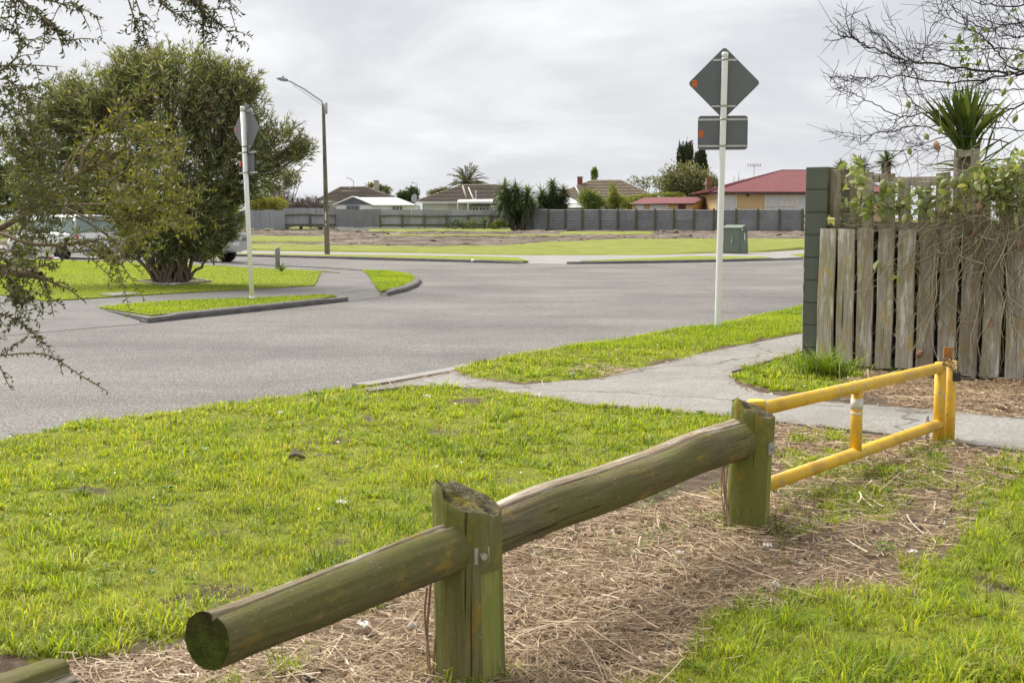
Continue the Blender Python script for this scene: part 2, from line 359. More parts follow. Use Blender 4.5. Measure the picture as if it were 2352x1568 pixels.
# turf zones on the near side, as sight-line outlines
V1 = [(-500, 1090), (0, 1000), (173, 955), (432, 927), (618, 903), (800, 878), (850, 880), (905, 884), (980, 881), (1085, 893), (1200, 910), (1280, 920), (1330, 930), (1480, 940), (1640, 950), (1700, 958), (1700, 1010), (1560, 1090), (1400, 1150), (1150, 1250), (985, 1310), (700, 1390), (430, 1455), (250, 1495), (130, 1510), (-50, 1500), (-600, 1520)]
V2 = [(1042, 850), (1058, 840), (1160, 812), (1374, 780), (1643, 738), (1842, 696), (2100, 655), (2100, 715), (1842, 764), (1640, 803), (1500, 836), (1440, 850), (1370, 868), (1300, 872), (1200, 882), (1090, 868)]
V3 = [(1850, 806), (1680, 857), (1700, 880), (1770, 901), (1880, 908), (1960, 890), (1990, 860), (1900, 850), (1860, 820)]
V4 = [(1440, 1600), (1560, 1500), (1600, 1440), (1740, 1372), (1850, 1360), (2000, 1362), (2110, 1340), (2200, 1250), (2280, 1160), (2352, 1090), (2700, 1020), (2900, 1900), (1300, 1900)]
V5 = [(2352, 1040), (2250, 1060), (2150, 1130), (2060, 1240), (2110, 1340), (2200, 1250), (2352, 1090)]     # thin scattered turf
V6 = [(1790, 985), (2200, 1030), (2150, 1130), (2000, 1250), (1850, 1340), (1700, 1345), (1790, 1240)]
STR = [(100, 1750), (140, 1530), (300, 1482), (430, 1462), (700, 1385), (985, 1310), (1150, 1265), (1400, 1190), (1640, 1110), (1690, 1020), (1790, 972), (1900, 990), (2190, 1025), (2290, 1060), (2200, 1130), (2100, 1210), (1990, 1270), (1800, 1340), (1680, 1400), (1620, 1480), (1480, 1620), (1400, 1750)]
BARE = [((1090, 930), 60, 18), ((850, 968), 62, 12), ((990, 1000), 36, 9), ((800, 1020), 40, 10), ((680, 1047), 25, 7), ((1050, 930), 70, 12), ((700, 1390), 40, 20), ((470, 1100), 30, 8), ((60, 1110), 45, 10), ((1120, 1075), 45, 10), ((880, 890), 60, 7), ((1050, 1240), 40, 18), ((310, 1480), 60, 22), ((1440, 846), 95, 17)]
def turf_density(x, y):
    z = .05; px, py = pix(x, y, z)
    wx = px+(fbm(x*2.2, y*2.2, 21)-.5)*70*6/np.maximum(y, 3); wy = py+(fbm(x*2.2, y*2.2, 22)-.5)*44*6/np.maximum(y, 3)
    d = np.zeros(np.shape(x)); d[inpoly(wx, wy, V1)] = 1; d[inpoly(px, wy, V2)] = 1; d[inpoly(wx, wy, V3)] = 1; d[inpoly(wx, wy, V4)] = 1
    n = fbm(x*3.1, y*3.1, 31)
    s5 = inpoly(wx, wy, V5); d = np.where(s5 & (d == 0), np.clip((n-.42)*3.2, 0, .8), d)
    s6 = inpoly(wx, wy, V6); d = np.where(s6 & (d == 0), np.clip((n-.43)*3, 0, .7), d)
    d = np.where(inpoly(px, py, STR) & (d == 0), np.clip((n-.60)*2.5, 0, .3), d)
    for (cx, cy), ax, ay in BARE:
        q = np.hypot((wx-cx)/ax, (wy-cy)/ay); d = d*np.clip(q*1.5-.4, .1, 1)
    d *= np.clip(.38+2.3*(fbm(x*2.9, y*2.9, 41)-.27), .24, 1.0)
    d[~inpoly(x, y, NEARPOLY)] = 0
    d[inpoly(x, y, PATH) & (segdist(x, y, PATH+[PATH[0]]) > .10*fbm(x*7, y*7, 8))] = 0
    return d
def straw_dens(x, y):
    px, py = pix(x, y, .05); wx = px+(fbm(x*2, y*2, 81)-.5)*160; wy = py+(fbm(x*2, y*2, 82)-.5)*80
    d = inpoly(wx, wy, STR).astype(float)*np.where(px > 1780, .5, 1)*np.clip(.25+1.9*(fbm(x*1.8, y*1.8, 83)-.2), .1, 1)
    d *= np.where((px > 1780) & (py > 1180), .6, 1)
    d = np.maximum(d, inpoly(px, wy, MOUND)*.55)
    d = np.maximum(d, (np.hypot((wx-1440)/110, (wy-847)/16) < 1)*.5)
    d = np.maximum(d, (inpoly(px, py, V6) | inpoly(px, py, V5) | inpoly(px, py, [(1690, 1240), (2100, 1240), (2110, 1380), (1640, 1420)]))*.3)
    d = np.maximum(d, inpoly(px, py, V4)*.012)
    ip = inpoly(x, y, PATH); d = np.where(ip, np.where(segdist(x, y, PATH+[PATH[0]]) < .22*fbm(x*3, y*3, 86), .4, d*.06), d)
    d[~inpoly(x, y, NEARPOLY)] = 0
    return d*((px > -100) & (px < 2450) & (py < 1720))
cell = .065
xs = np.arange(-9, 8.5, cell); ys = np.arange(0, 23.5, cell); X, Y = np.meshgrid(xs, ys); nX = len(xs)
Z = gz(X.ravel(), Y.ravel()); Vv = np.stack([X.ravel(), Y.ravel(), Z], 1)
Iq = (np.arange(len(ys)-1)[:, None]*nX+np.arange(nX-1)[None]).ravel(); Fq = np.stack([Iq, Iq+1, Iq+nX+1, Iq+nX], 1)
cen = Vv[Fq].mean(1); ok = inpoly(cen[:, 0], cen[:, 1], NEARPOLY); Fq = Fq[ok]
dm = turf_density(Vv[:, 0], Vv[:, 1])
pg_x, pg_y = pix(Vv[:, 0], Vv[:, 1], Vv[:, 2]); dm = np.where((pg_x > 1850) & (pg_y < 835), .8, dm)
structure(link('park_ground', npmesh('park_ground', Vv, Fq, True, attr=np.clip(dm*1.7, 0, 1), cattr=np.clip(straw_dens(Vv[:, 0], Vv[:, 1])*1.4, 0, 1)), MT['soil']))
g = MB(); g.prism([(-14, -12, -.2), (45, -12, -.2), (45, 28, -.2), (15, 27, -.2), (9.5, 25.4, -.2), (8.4, 24, -.2), (8.4, 0, -.2), (-9, 0, -.2), (-9, -2, -.2), (-14, -9.8, -.2)], (0, 0, .24)); structure(g.build('park_field', MT['turf']))
# old concrete path, gently uneven
pth = slab('path', PATH, .062, MT['path'], .12)
# pale edge strip where the path meets the road
def sweep(name, pts, prof, mat, parent=None, closed=False):
    """extrude a cross-section (offset to the left of travel, height) along a plan line"""
    b = MB(); pts = [Vector((p[0], p[1], 0)) for p in pts]; n = len(prof); vs = []; zs = [p[2] if len(p) > 2 else 1 for p in pts]
    for i, p in enumerate(pts):
        d0 = (p-pts[i-1]).normalized() if i else None; d1 = (pts[i+1]-p).normalized() if i < len(pts)-1 else None
        d = ((d0 or d1)+(d1 or d0)).normalized(); nrm = Vector((-d.y, d.x, 0)); k = 1/max(.5, nrm.dot(Vector((-(d1 or d0).y, (d1 or d0).x, 0))))
        for o, z in prof: vs.append(p+nrm*o*k+Vector((0, 0, z)))
    fs = [(i*n+j, (i+1)*n+j, (i+1)*n+(j+1) % n, i*n+(j+1) % n) for i in range(len(pts)-1) for j in range(n)]
    fs += [tuple(range(n)), tuple((len(pts)-1)*n+j for j in range(n-1, -1, -1))]
    return b.add(vs, fs).build(name, mat, parent)
ks = [G(822, 893, 0), G(925, 876, 0), G(1044, 854, 0), G(1075, 846, 0)]
structure(sweep('kerb_edge', ks, [(.06, -.1), (.06, .03), (.05, .038), (-.12, .044), (-.12, -.1)], MT['kerb_pale']))

# corner block across the road
K = gp([(340, 742), (480, 727), (640, 710), (800, 692), (890, 680), (935, 669), (958, 659), (967, 649), (962, 642), (948, 636.5), (903, 629.5), (843, 627.5), (737, 620.5), (571, 613), (488, 608.5), (330, 602), (99, 595)], 0)
z1 = .068
blk = [(-16, 2), (-9.2, 10.8)]+[tuple(p.xy) for p in gp([(0, 721), (228, 709)], z1)]+[tuple(p.xy) for p in K[0:4]]+[tuple(p.xy) for p in gp([(755, 677), (868, 661)], z1)]+[tuple(p.xy) for p in K[4:]]+[(-40, 56), (-60, 56), (-60, 2)]
slab('footpath', blk, z1, MT['footpath'])
def ramp_quad(name, lo, hi, mat):
    b = MB(); n = len(lo); vs = [Vector((p[0], p[1], .004)) for p in lo]+[Vector((p[0], p[1], z1)) for p in hi]
    b.add(vs, [(i, i+1, n+i+1, n+i) for i in range(n-1)]); return structure(b.build(name, mat))
ramp_quad('driveway_apron', [(-9.2, 9.2), G(0, 772, 0), G(340, 742.5, 0)], [(-9.2, 10.8), G(0, 721, z1), G(228, 709, z1)], MT['footpath'])
ramp_quad('driveway_apron', [G(798, 692.3, 0), G(845, 686.5, 0), G(892, 680, 0)], [G(755, 677, z1), G(812, 670, z1), G(868, 661, z1)], MT['footpath'])
# kerbs: laid in lengths with open joints
def subdiv_line(pts, step):
    out = [Vector((p[0], p[1], 0)) for p in pts[:1]]
    for a, b in zip(pts[:-1], pts[1:]):
        a = Vector((a[0], a[1], 0)); b = Vector((b[0], b[1], 0)); n = max(1, int((b-a).length/step))
        out += [a.lerp(b, i/n) for i in range(1, n+1)]
    return out
KPROF = [(-.012, -.1), (-.006, .045), (.018, .078), (.04, .086), (.15, .087), (.15, -.1)]
def kerb_run(name, pts, label=None, length=3.0, t0=0, t1=0):
    root = structure(thing(name, None, None, Vector((pts[0][0], pts[0][1], 0))))
    ln = subdiv_line(pts, .5); acc = [0]
    for a, b in zip(ln[:-1], ln[1:]): acc.append(acc[-1]+(b-a).length)
    tot = acc[-1]
    def at(s):
        for i in range(len(acc)-1):
            if acc[i+1] >= s: return ln[i].lerp(ln[i+1], (s-acc[i])/max(1e-6, acc[i+1]-acc[i]))
        return ln[-1]
    s = 0
    while s < tot-.05:
        e = min(tot, s+length); q = [at(s+.006)]+[ln[i] for i in range(len(acc)) if s+.1 < acc[i] < e-.1]+[at(e-.006)]
        o = sweep('kerb_section', q, KPROF, MT['kerb'], root)
        if t0 and s == 0 or t1 and e > tot-.01:      # dropped end at a vehicle crossing
            me = o.data; p0 = Vector(pts[0][:2]+(0,)) if not isinstance(pts[0], Vector) else Vector((pts[0].x, pts[0].y, 0)); p1 = Vector((ln[-1].x, ln[-1].y, 0)); ro = Vector(root.location)
            for v in me.vertices:
                wv = v.co+ro; wv = Vector((wv.x, wv.y, 0)); d = 9
                if t0: d = min(d, (wv-p0).length/t0)
                if t1: d = min(d, (wv-p1).length/t1)
                if v.co.z > 0: v.co.z *= min(1, .12+.88*d)
        s = e
    return root
kerb_run('kerb', K[0:4], t0=.5, t1=.5)
kerb_run('kerb', K[4:], t0=.5)
# turf on the block
LAWN = [(105, 690), (250, 681), (400, 672), (600, 661), (722, 655), (734, 630), (737, 622), (571, 614.5), (488, 610), (330, 603.5), (99, 596.5), (-300, 590), (-900, 585), (-900, 620), (-300, 640), (0, 675.5)]
BERM = [(226, 706), (323, 721), (382, 724), (560, 709), (700, 695), (795, 684), (770, 678.5), (740, 676), (600, 683.5), (400, 690), (290, 699)]
ISL = [(843, 628.5), (903, 630.5), (938, 637), (950, 645), (938, 655), (905, 667), (882, 672), (868, 661)]
STRIP = [(700, 620.5), (737, 622), (782, 626.5), (760, 624)]
def inland(pts, d):
    pts = [Vector((p[0], p[1])) for p in pts]; out = []
    for i, p in enumerate(pts):
        t = (pts[min(i+1, len(pts)-1)]-pts[max(i-1, 0)]).normalized(); out.append(p+Vector((-t.y, t.x))*d)
    return out
wp = lambda L: [p.xy for p in gp(L, .088)]
BERMW = inland([K[0].lerp(K[1], .18), K[1], K[2], K[3].lerp(K[2], .06)], .152)+wp([(770, 678.5), (740, 676), (600, 683.5), (400, 690), (290, 699), (228, 705)])
ISLW = inland([K[4].lerp(K[5], .1)]+K[5:12], .152)+wp([(846, 630), (868, 661)])
LAWNW = wp(LAWN); LAWNW[5] = LAWNW[5]
for nm, pg in (('lawn', LAWNW), ('berm', BERMW), ('berm', ISLW), ('berm', wp(STRIP))):
    slab(nm, [tuple(p) for p in pg], .088, MT['turf'], .08)
# far side: kerb, berm, footpath, vacant lot
zf = .07
FK = gp([(-200, 570), (200, 579.5), (510, 588), (760, 594), (1000, 600.5), (1200, 606), (1302, 606.5), (1400, 606), (1500, 604.5), (1646, 601.8), (1788, 598), (1850, 595.5), (2050, 588)], 0)
fb = gp([(-200, 559), (200, 567), (510, 574), (918, 580), (1190, 585.5), (1500, 585), (1650, 580), (1750, 579), (1840, 573), (2050, 567)], .085)
FP = [tuple(p.xy) for p in FK[:6]]+[tuple(p.xy) for p in gp([(1216, 598), (1300, 598)], zf)]+[tuple(p.xy) for p in FK[6:]]
slab('far_footpath', FP+[(p.x, p.y+1.0) for p in reversed(fb)], zf, MT['farpath'])
ramp_quad('vehicle_crossing', [G(1198, 606.2, 0), G(1304, 606.7, 0)], [G(1214, 598, zf), G(1302, 598, zf)], MT['farpath'])
kerb_run('kerb', FK[:6], t1=.9); kerb_run('kerb', FK[6:11], t0=.9, t1=.9)
slab('berm', [tuple(p) for p in inland(FK[1:5]+[FK[4].lerp(FK[5], .93)], .152)+[G(1213, 599, .088).xy]+wp([(1190, 591.5), (1100, 588.5), (918, 586.3), (760, 584), (510, 580.5), (200, 573.5)])], .088, MT['turf'], .07)
slab('berm', [tuple(p) for p in inland([FK[6].lerp(FK[7], .35)]+FK[7:10]+[FK[9].lerp(FK[10], .95)], .152)+wp([(1752, 589.4), (1594, 588), (1378, 596.6)])], .088, MT['turf'], .07)
slab('berm', [tuple(p) for p in inland(FK[11:], .152)+wp([(2000, 577), (1850, 581), (1816, 585)])], .088, MT['turf'], .07)
# vacant lot with torn-up earth
fx = np.array([p.x for p in fb]); fy = np.array([p.y for p in fb]); o_ = np.argsort(fx)
nu, nv = 300, 190
ux = np.linspace(-46, 46, nu); tv = np.linspace(0, 1, nv)**1.15
yf = np.interp(ux, fx[o_], fy[o_])
XX = np.repeat(ux[None], nv, 0); YY = yf[None]+(104-yf[None])*tv[:, None]
base = .085+.445*np.clip((YY-44)/46, 0, 1)
PX, PY = pix(XX, YY, base)
wob = (fbm(XX*.5, YY*.5, 51)-.5)*7+(fbm(XX*1.6, YY*1.6, 52)-.5)*4
edge = np.interp(PX, [0, 520, 740, 900, 1000, 1150, 1250, 1400, 1500, 1650, 1850], [560, 559, 563, 566, 567, 563, 556, 550, 548, 547.5, 548])
gm = (PY+wob > edge).astype(float)
gm = np.maximum(gm, ((PX < 745) & (np.abs(PY+wob*.4-547.5) < 5)).astype(float))
gm = np.maximum(gm, ((PX > 850) & (PX < 1180) & (PY+wob*.3 < 529.5)).astype(float))
gm = np.maximum(gm, ((PX > 1290) & (PX < 1500) & (np.abs(PY+wob*.2-534) < 2)).astype(float))
gm = np.maximum(gm, ((PX > 880) & (PX < 1300) & (np.abs(PY+wob*.3-540) < 1.2)).astype(float)*.6)
lump = fbm(XX*.9, YY*.45, 61, 5)
ZZ = base+np.where(gm > .5, .02*lump, -.13+.30*np.clip(lump-.42, 0, 1)+.05*(fbm(XX*3, YY*3, 63)-.5)); ZZ[0] = .05
Vl = np.stack([XX.ravel(), YY.ravel(), ZZ.ravel()], 1); Il = (np.arange(nv-1)[:, None]*nu+np.arange(nu-1)[None]).ravel()
structure(link('vacant_lot', npmesh('vacant_lot', Vl, np.stack([Il, Il+1, Il+nu+1, Il+nu], 1), False, attr=gm.ravel()), MT['lot']))
gmf = gm.ravel(); pk = np.where((gmf < .3) & (Vl[:, 1] < 97))[0]; pk = rng.choice(pk, 1300); nc = len(pk); cc = Vl[pk]+np.stack([rng.uniform(-.2, .2, nc), rng.uniform(-.2, .2, nc), np.zeros(nc)], 1)
sz = rng.gamma(1.4, .03, nc)[:, None]+.02; oc = np.array([[1, 0, 0], [0, 1, 0], [-1, 0, 0], [0, -1, 0], [0, 0, 1], [0, 0, -.6]]); Vc = (cc[:, None]+oc[None]*sz[:, None]*rng.uniform(.6, 1.4, (nc, 6, 1))*np.array([1.3, 1, .8])).reshape(-1, 3)
Fc = (np.arange(nc)[:, None, None]*6+np.array([[0, 1, 4], [1, 2, 4], [2, 3, 4], [3, 0, 4], [1, 0, 5], [2, 1, 5], [3, 2, 5], [0, 3, 5]])[None]).reshape(-1, 3)
MT['clod'] = leafmat('earth_clods', [(0, (.05, .04, .03)), (.7, (.14, .11, .085)), (.93, (.26, .22, .18)), (1, (.6, .58, .54))], .0, .95)
tag(link('earth_clods', npmesh('earth_clods', Vc, Fc, attr=np.repeat(rng.random(nc), 6)), MT['clod']), 'loose clods of torn up earth across the vacant lot', 'soil', kind='stuff')
g = MB(); g.prism([(-120, 103.5, 0), (120, 103.5, 0), (120, 400, 0), (-120, 400, 0)], (0, 0, .48)); structure(g.build('back_sections', MT['country']))

# ------------------------------------------------------------------ turf blades (uncountable)
def sample_turf(xr, yr, dens, fn):
    n = int((xr[1]-xr[0])*(yr[1]-yr[0])*dens); x = rng.uniform(*xr, n); y = rng.uniform(*yr, n)
    d = fn(x, y); k = rng.random(n) < d; return x[k], y[k], d[k]
def turf(name, x, y, z, L, W, lean, v, label, seed=0):
    az = rng.uniform(0, 2*math.pi, len(x)); p = np.stack([x, y, z-.006], 1)
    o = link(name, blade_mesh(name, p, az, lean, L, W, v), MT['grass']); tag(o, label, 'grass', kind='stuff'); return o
def near_dens(x, y):
    d = turf_density(x, y); r = np.hypot(x, y); px, py = pix(x, y, .05)
    vis = (px > -260) & (px < 2800) & (py < 1850)
    return d*vis*np.clip((4.2/np.maximum(r, 3.2))**1.35, 0, 1)
xa, ya, da = sample_turf((-4.6, 4.2), (2.4, 12.5), 13500, near_dens)
r_ = np.hypot(xa, ya); cl1 = fbm(xa*3.3, ya*3.3, 71); cl2 = fbm(xa*9, ya*9, 72, 3); pxx, pyy = pix(xa, ya, .05)
coarse = np.clip((pyy-1120)/300, 0, 1)*np.clip((1000-pxx)/500, 0, 1)*np.clip((fbm(xa*2.1, ya*2.1, 73)-.42)*4, 0, 1)
coarse = np.maximum(coarse, np.clip((pxx-1900)/300, 0, 1)*np.clip((pyy-1300)/200, 0, 1)*.8*np.clip((fbm(xa*2.4, ya*2.4, 74)-.4)*4, 0, 1))
La = (.014+.095*np.clip(cl1*.8+cl2*.7-.48, 0, 1)**1.1)*rng.uniform(.55, 1.45, len(xa))*(1+.9*coarse)
Wa = (.0026+.0012*rng.random(len(xa)))*np.clip(r_/5.2, .85, 2.2)*(1+.7*coarse)
va = np.clip(.33+.6*(fbm(xa*1.7, ya*1.7, 75)-.2)+.26*rng.normal(size=len(xa))+.12*(cl2-.5), 0, .92); va = np.where(rng.random(len(xa)) < .12, rng.uniform(.92, 1, len(xa)), va)
turf('verge_grass', xa, ya, gz(xa, ya), La, Wa, np.abs(rng.normal(.75, .42, len(xa)))+.2*coarse, va, 'bright green tufty grass covering the near roadside verge and park edge')
# tufts: blades radiating from common crowns
nt_ = 42000; tx_ = rng.uniform(-4.4, 4., nt_); tyy = rng.uniform(2.5, 11.5, nt_); kk = rng.random(nt_) < turf_density(tx_, tyy)*np.clip((4.5/np.maximum(np.hypot(tx_, tyy), 3.4))**.6, 0, 1)*np.clip((fbm(tx_*2.3, tyy*2.3, 46)-.3)*2.6, .05, 1)*.42
px_, py_ = pix(tx_, tyy, .05); kk &= (px_ > -250) & (px_ < 2800) & (py_ < 1850); tx_, tyy = tx_[kk], tyy[kk]; ntf = len(tx_); nb = 26
sz = rng.gamma(3.2, .0085, ntf)+.016; hue = np.clip(.38+.55*(fbm(tx_*1.7, tyy*1.7, 75)-.3)+.2*rng.normal(size=ntf), .05, .85); cz_ = np.clip(1+.7*np.interp(pix(tx_, tyy, .05)[1], [1150, 1450], [0, 1]), 1, 1.7)
an = rng.uniform(0, 6.28, ntf*nb); rr = np.repeat(sz*.6, nb)*np.sqrt(rng.random(ntf*nb)); bx_ = np.repeat(tx_, nb)+rr*np.cos(an); by_ = np.repeat(tyy, nb)+rr*np.sin(an)
rd = np.hypot(bx_, by_); tl_ = np.repeat(sz*cz_, nb)*rng.uniform(.6, 1.35, ntf*nb)
o = link('tuft_grass', blade_mesh('tuft_grass', np.stack([bx_, by_, gz(bx_, by_)-.005], 1), an+rng.normal(0, .35, ntf*nb), np.clip(rng.normal(.95, .32, ntf*nb), .1, 1.6), tl_, np.repeat(np.clip(sz*.075, .0026, .005), nb)*np.clip(rd/5, .85, 2), np.clip(np.repeat(hue, nb)+.1*rng.normal(size=ntf*nb), 0, .9)), MT['grass']); tag(o, 'dense tufts of taller grass dotted over the near verge', 'grass', kind='stuff')
def v2_dens(x, y):
    d = turf_density(x, y); return d*(y >= 12.5)*np.clip((12.5/np.maximum(y, 12.5))**1.2, 0, 1)
xa, ya, da = sample_turf((-.6, 6.5), (12.5, 22), 3400, v2_dens); n = len(xa)
cl1 = fbm(xa*2.2, ya*2.2, 76)
turf('strip_grass', xa, ya, gz(xa, ya), (.025+.055*cl1)*rng.uniform(.6, 1.3, n), np.full(n, .0065), np.abs(rng.normal(.6, .35, n)), np.clip(.35+.5*(fbm(xa*1.3, ya*1.3, 77)-.2)+.18*rng.normal(size=n), 0, 1), 'green grass strip between the near footpath and the road')
# mown turf across the road
LW = {}
def block_dens(poly):
    pw = [tuple(p) for p in poly]
    return pw, lambda x, y: inpoly(x, y, pw).astype(float)
for nm, pg, dn, lab in (('lawn_grass', LAWNW, 520, 'short mown lawn around the large oleander on the corner'), ('berm_grass', BERMW, 1500, 'mown grass berm behind the kerb at the left sign post'), ('island_grass', ISLW, 1500, 'small rounded grass island on the street corner')):
    pw, fn = block_dens(pg); a = np.array(pw)
    x0, x1, y0, y1 = max(a[:, 0].min(), -17), a[:, 0].max(), a[:, 1].min(), a[:, 1].max()
    xa, ya, da = sample_turf((x0, x1), (y0, y1), dn, fn); n = len(xa); xa = xa+rng.normal(0, .035, n); ya = ya+rng.normal(0, .035, n); c = fbm(xa*1.2, ya*1.2, 78)
    turf(nm, xa, ya, np.full(n, .087), (.022+.02*c)*rng.uniform(.6, 1.4, n), np.full(n, .009), np.abs(rng.normal(.5, .35, n)), np.clip(.28+.6*(c-.3)+.2*rng.normal(size=n), 0, 1), lab)

# ------------------------------------------------------------------ straw mulch, clover, mown clippings
xa, ya, da = sample_turf((-1.8, 4.2), (2.5, 12.5), 11500, lambda x, y: straw_dens(x, y)*np.clip((4.2/np.maximum(np.hypot(x, y), 3.4))**1.0, 0, 1))
n = len(xa); az = rng.uniform(0, 2*math.pi, n)+.9*(fbm(xa*1.5, ya*1.5, 84)-.5)*6; Ls = rng.gamma(1.8, .022, n)+.008; big = rng.random(n) < .008; Ls = np.where(big, rng.uniform(.15, .32, n), Ls)
Ws = np.where(big, rng.uniform(.0024, .004, n), rng.gamma(3, .0006, n)+.0006)*np.clip(np.hypot(xa, ya)/5, .9, 1.8)
zb = gz(xa, ya)+rng.gamma(1.5, .007, n); tl = rng.normal(0, .09, n); bend = rng.normal(0, .2, n); k = np.linspace(-.5, .5, 4)
Vs = np.zeros((n, 4, 2, 3))
for i, kk in enumerate(k):
    aa = az+bend*kk; cx = xa+np.cos(aa)*Ls*kk; cy = ya+np.sin(aa)*Ls*kk; cz = zb+np.abs(tl)*Ls*(.5+kk*np.sign(tl))*1.0+.12*Ls*np.abs(bend)*(.25-kk*kk)
    rl = rng.uniform(.3, 1.2, n)
    Vs[:, i, 0] = np.stack([cx-np.sin(aa)*Ws*.5, cy+np.cos(aa)*Ws*.5, cz+Ws*.25], 1); Vs[:, i, 1] = np.stack([cx+np.sin(aa)*Ws*.5, cy-np.cos(aa)*Ws*.5, cz-Ws*.1], 1)
b0 = np.arange(n)[:, None]*8; Fs = np.concatenate([b0+np.array([[2*i, 2*i+1, 2*i+3, 2*i+2]]) for i in range(3)], 0)
vs_ = np.clip(rng.beta(1.7, 2.0, n)+.1*(fbm(xa*2.5, ya*2.5, 85)-.5)+np.where(big, .2, 0), 0, 1)
tag(link('straw_mulch', npmesh('straw_mulch', Vs.reshape(-1, 3), Fs, attr=np.repeat(vs_, 8)), MT['straw']), 'dry brown straw and dead stems under the log barrier', 'straw', kind='stuff')
def clover_dens(x, y):
    px, py = pix(x, y, .05); n = fbm(x*3.4, y*3.4, 91)
    z = inpoly(px, py, [(1150, 1270), (1250, 1200), (1640, 1080), (1690, 1050), (1680, 1200), (1450, 1290), (1250, 1310)]) | inpoly(px, py, [(1780, 1120), (2000, 1060), (2150, 1130), (2050, 1290), (1780, 1260)])
    return z*np.clip((n-.42)*5, 0, 1)
xa, ya, da = sample_turf((-.3, 3.2), (3.4, 8), 2600, clover_dens); n = len(xa); aa = rng.uniform(0, 6.28, n)
Dd = np.stack([np.cos(aa), np.sin(aa), rng.uniform(-.1, .35, n)], 1)
tag(link('clover_weeds', leaf_mesh('clover_weeds', np.stack([xa, ya, gz(xa, ya)+rng.uniform(.01, .04, n)], 1), Dd, rng.uniform(.01, .022, n), rng.uniform(.009, .017, n), twist=np.stack([rng.normal(0, .3, n), rng.normal(0, .3, n), np.ones(n)], 1)), MT['clover']), 'low clover and small weeds growing through the straw', 'weeds', kind='stuff')
# long tussock at the foot of the block wall
c0 = G(1893, 868, .06); n = 420; aa = rng.uniform(0, 6.28, n); rr = rng.gamma(2, .06, n)
tag(link('tussock_grass', blade_mesh('tussock_grass', np.stack([c0.x+rr*np.cos(aa)*1.2, c0.y+rr*np.sin(aa)*.6, np.full(n, .05)], 1), aa*.5+rng.uniform(-1.2, 1.2, n), np.abs(rng.normal(.85, .3, n)), rng.uniform(.16, .36, n), rng.uniform(.006, .011, n), rng.uniform(.1, .6, n)), MT['grass']), 'clump of long green grass at the foot of the block wall', 'grass', kind='stuff')

# broad-leaved weeds in rosettes through the verge
nw = 150; wx_ = rng.uniform(-3.2, 3.2, nw*8); wy_ = rng.uniform(3.0, 8.5, nw*8); kk = turf_density(wx_, wy_) > .35; wx_, wy_ = wx_[kk][:nw], wy_[kk][:nw]; nw = len(wx_); m_ = 9; an = rng.uniform(0, 6.28, (nw, m_)); sz = rng.uniform(.018, .05, nw)
pw_ = np.repeat(np.stack([wx_, wy_, gz(wx_, wy_)+.012], 1), m_, 0); dw_ = np.stack([np.cos(an).ravel(), np.sin(an).ravel(), rng.uniform(.25, .9, nw*m_)], 1)
tag(link('rosette_weeds', leaf_mesh('rosette_weeds', pw_, dw_, np.repeat(sz, m_)*rng.uniform(.7, 1.2, nw*m_), np.repeat(sz*.36, m_), np.repeat(rng.uniform(0, 1, nw), m_), .25, twist=np.tile([0, 0, 1.], (nw*m_, 1))+rng.normal(0, .2, (nw*m_, 3))), MT['clover']), 'flat broad leaved weeds scattered through the verge grass', 'weeds', kind='stuff')

# soil crumbs and chaff among the straw
nc = 9000; cx_ = rng.uniform(-1.6, 3.6, nc*3); cy_ = rng.uniform(2.7, 9.5, nc*3); kk = rng.random(nc*3) < np.maximum(straw_dens(cx_, cy_), .05+.6*(inpoly(*pix(cx_, cy_, .05), V6) | inpoly(*pix(cx_, cy_, .05), V5) | inpoly(*pix(cx_, cy_, .05), [(1690, 1240), (2100, 1240), (2110, 1400), (1640, 1420)])))*.8; cx_, cy_ = cx_[kk][:nc], cy_[kk][:nc]; nc = len(cx_); sz = rng.gamma(1.6, .003, nc)[:, None]+.002
Vc = (np.stack([cx_, cy_, gz(cx_, cy_)+.002], 1)[:, None]+oc[None]*sz[:, None]*rng.uniform(.5, 1.5, (nc, 6, 1))).reshape(-1, 3); Fc = (np.arange(nc)[:, None, None]*6+np.array([[0, 1, 4], [1, 2, 4], [2, 3, 4], [3, 0, 4]])[None]).reshape(-1, 3)
tag(link('soil_crumbs', npmesh('soil_crumbs', Vc, Fc, attr=np.repeat(rng.random(nc), 6)), MT['clod']), 'dark soil crumbs and chaff scattered among the straw', 'soil', kind='stuff')
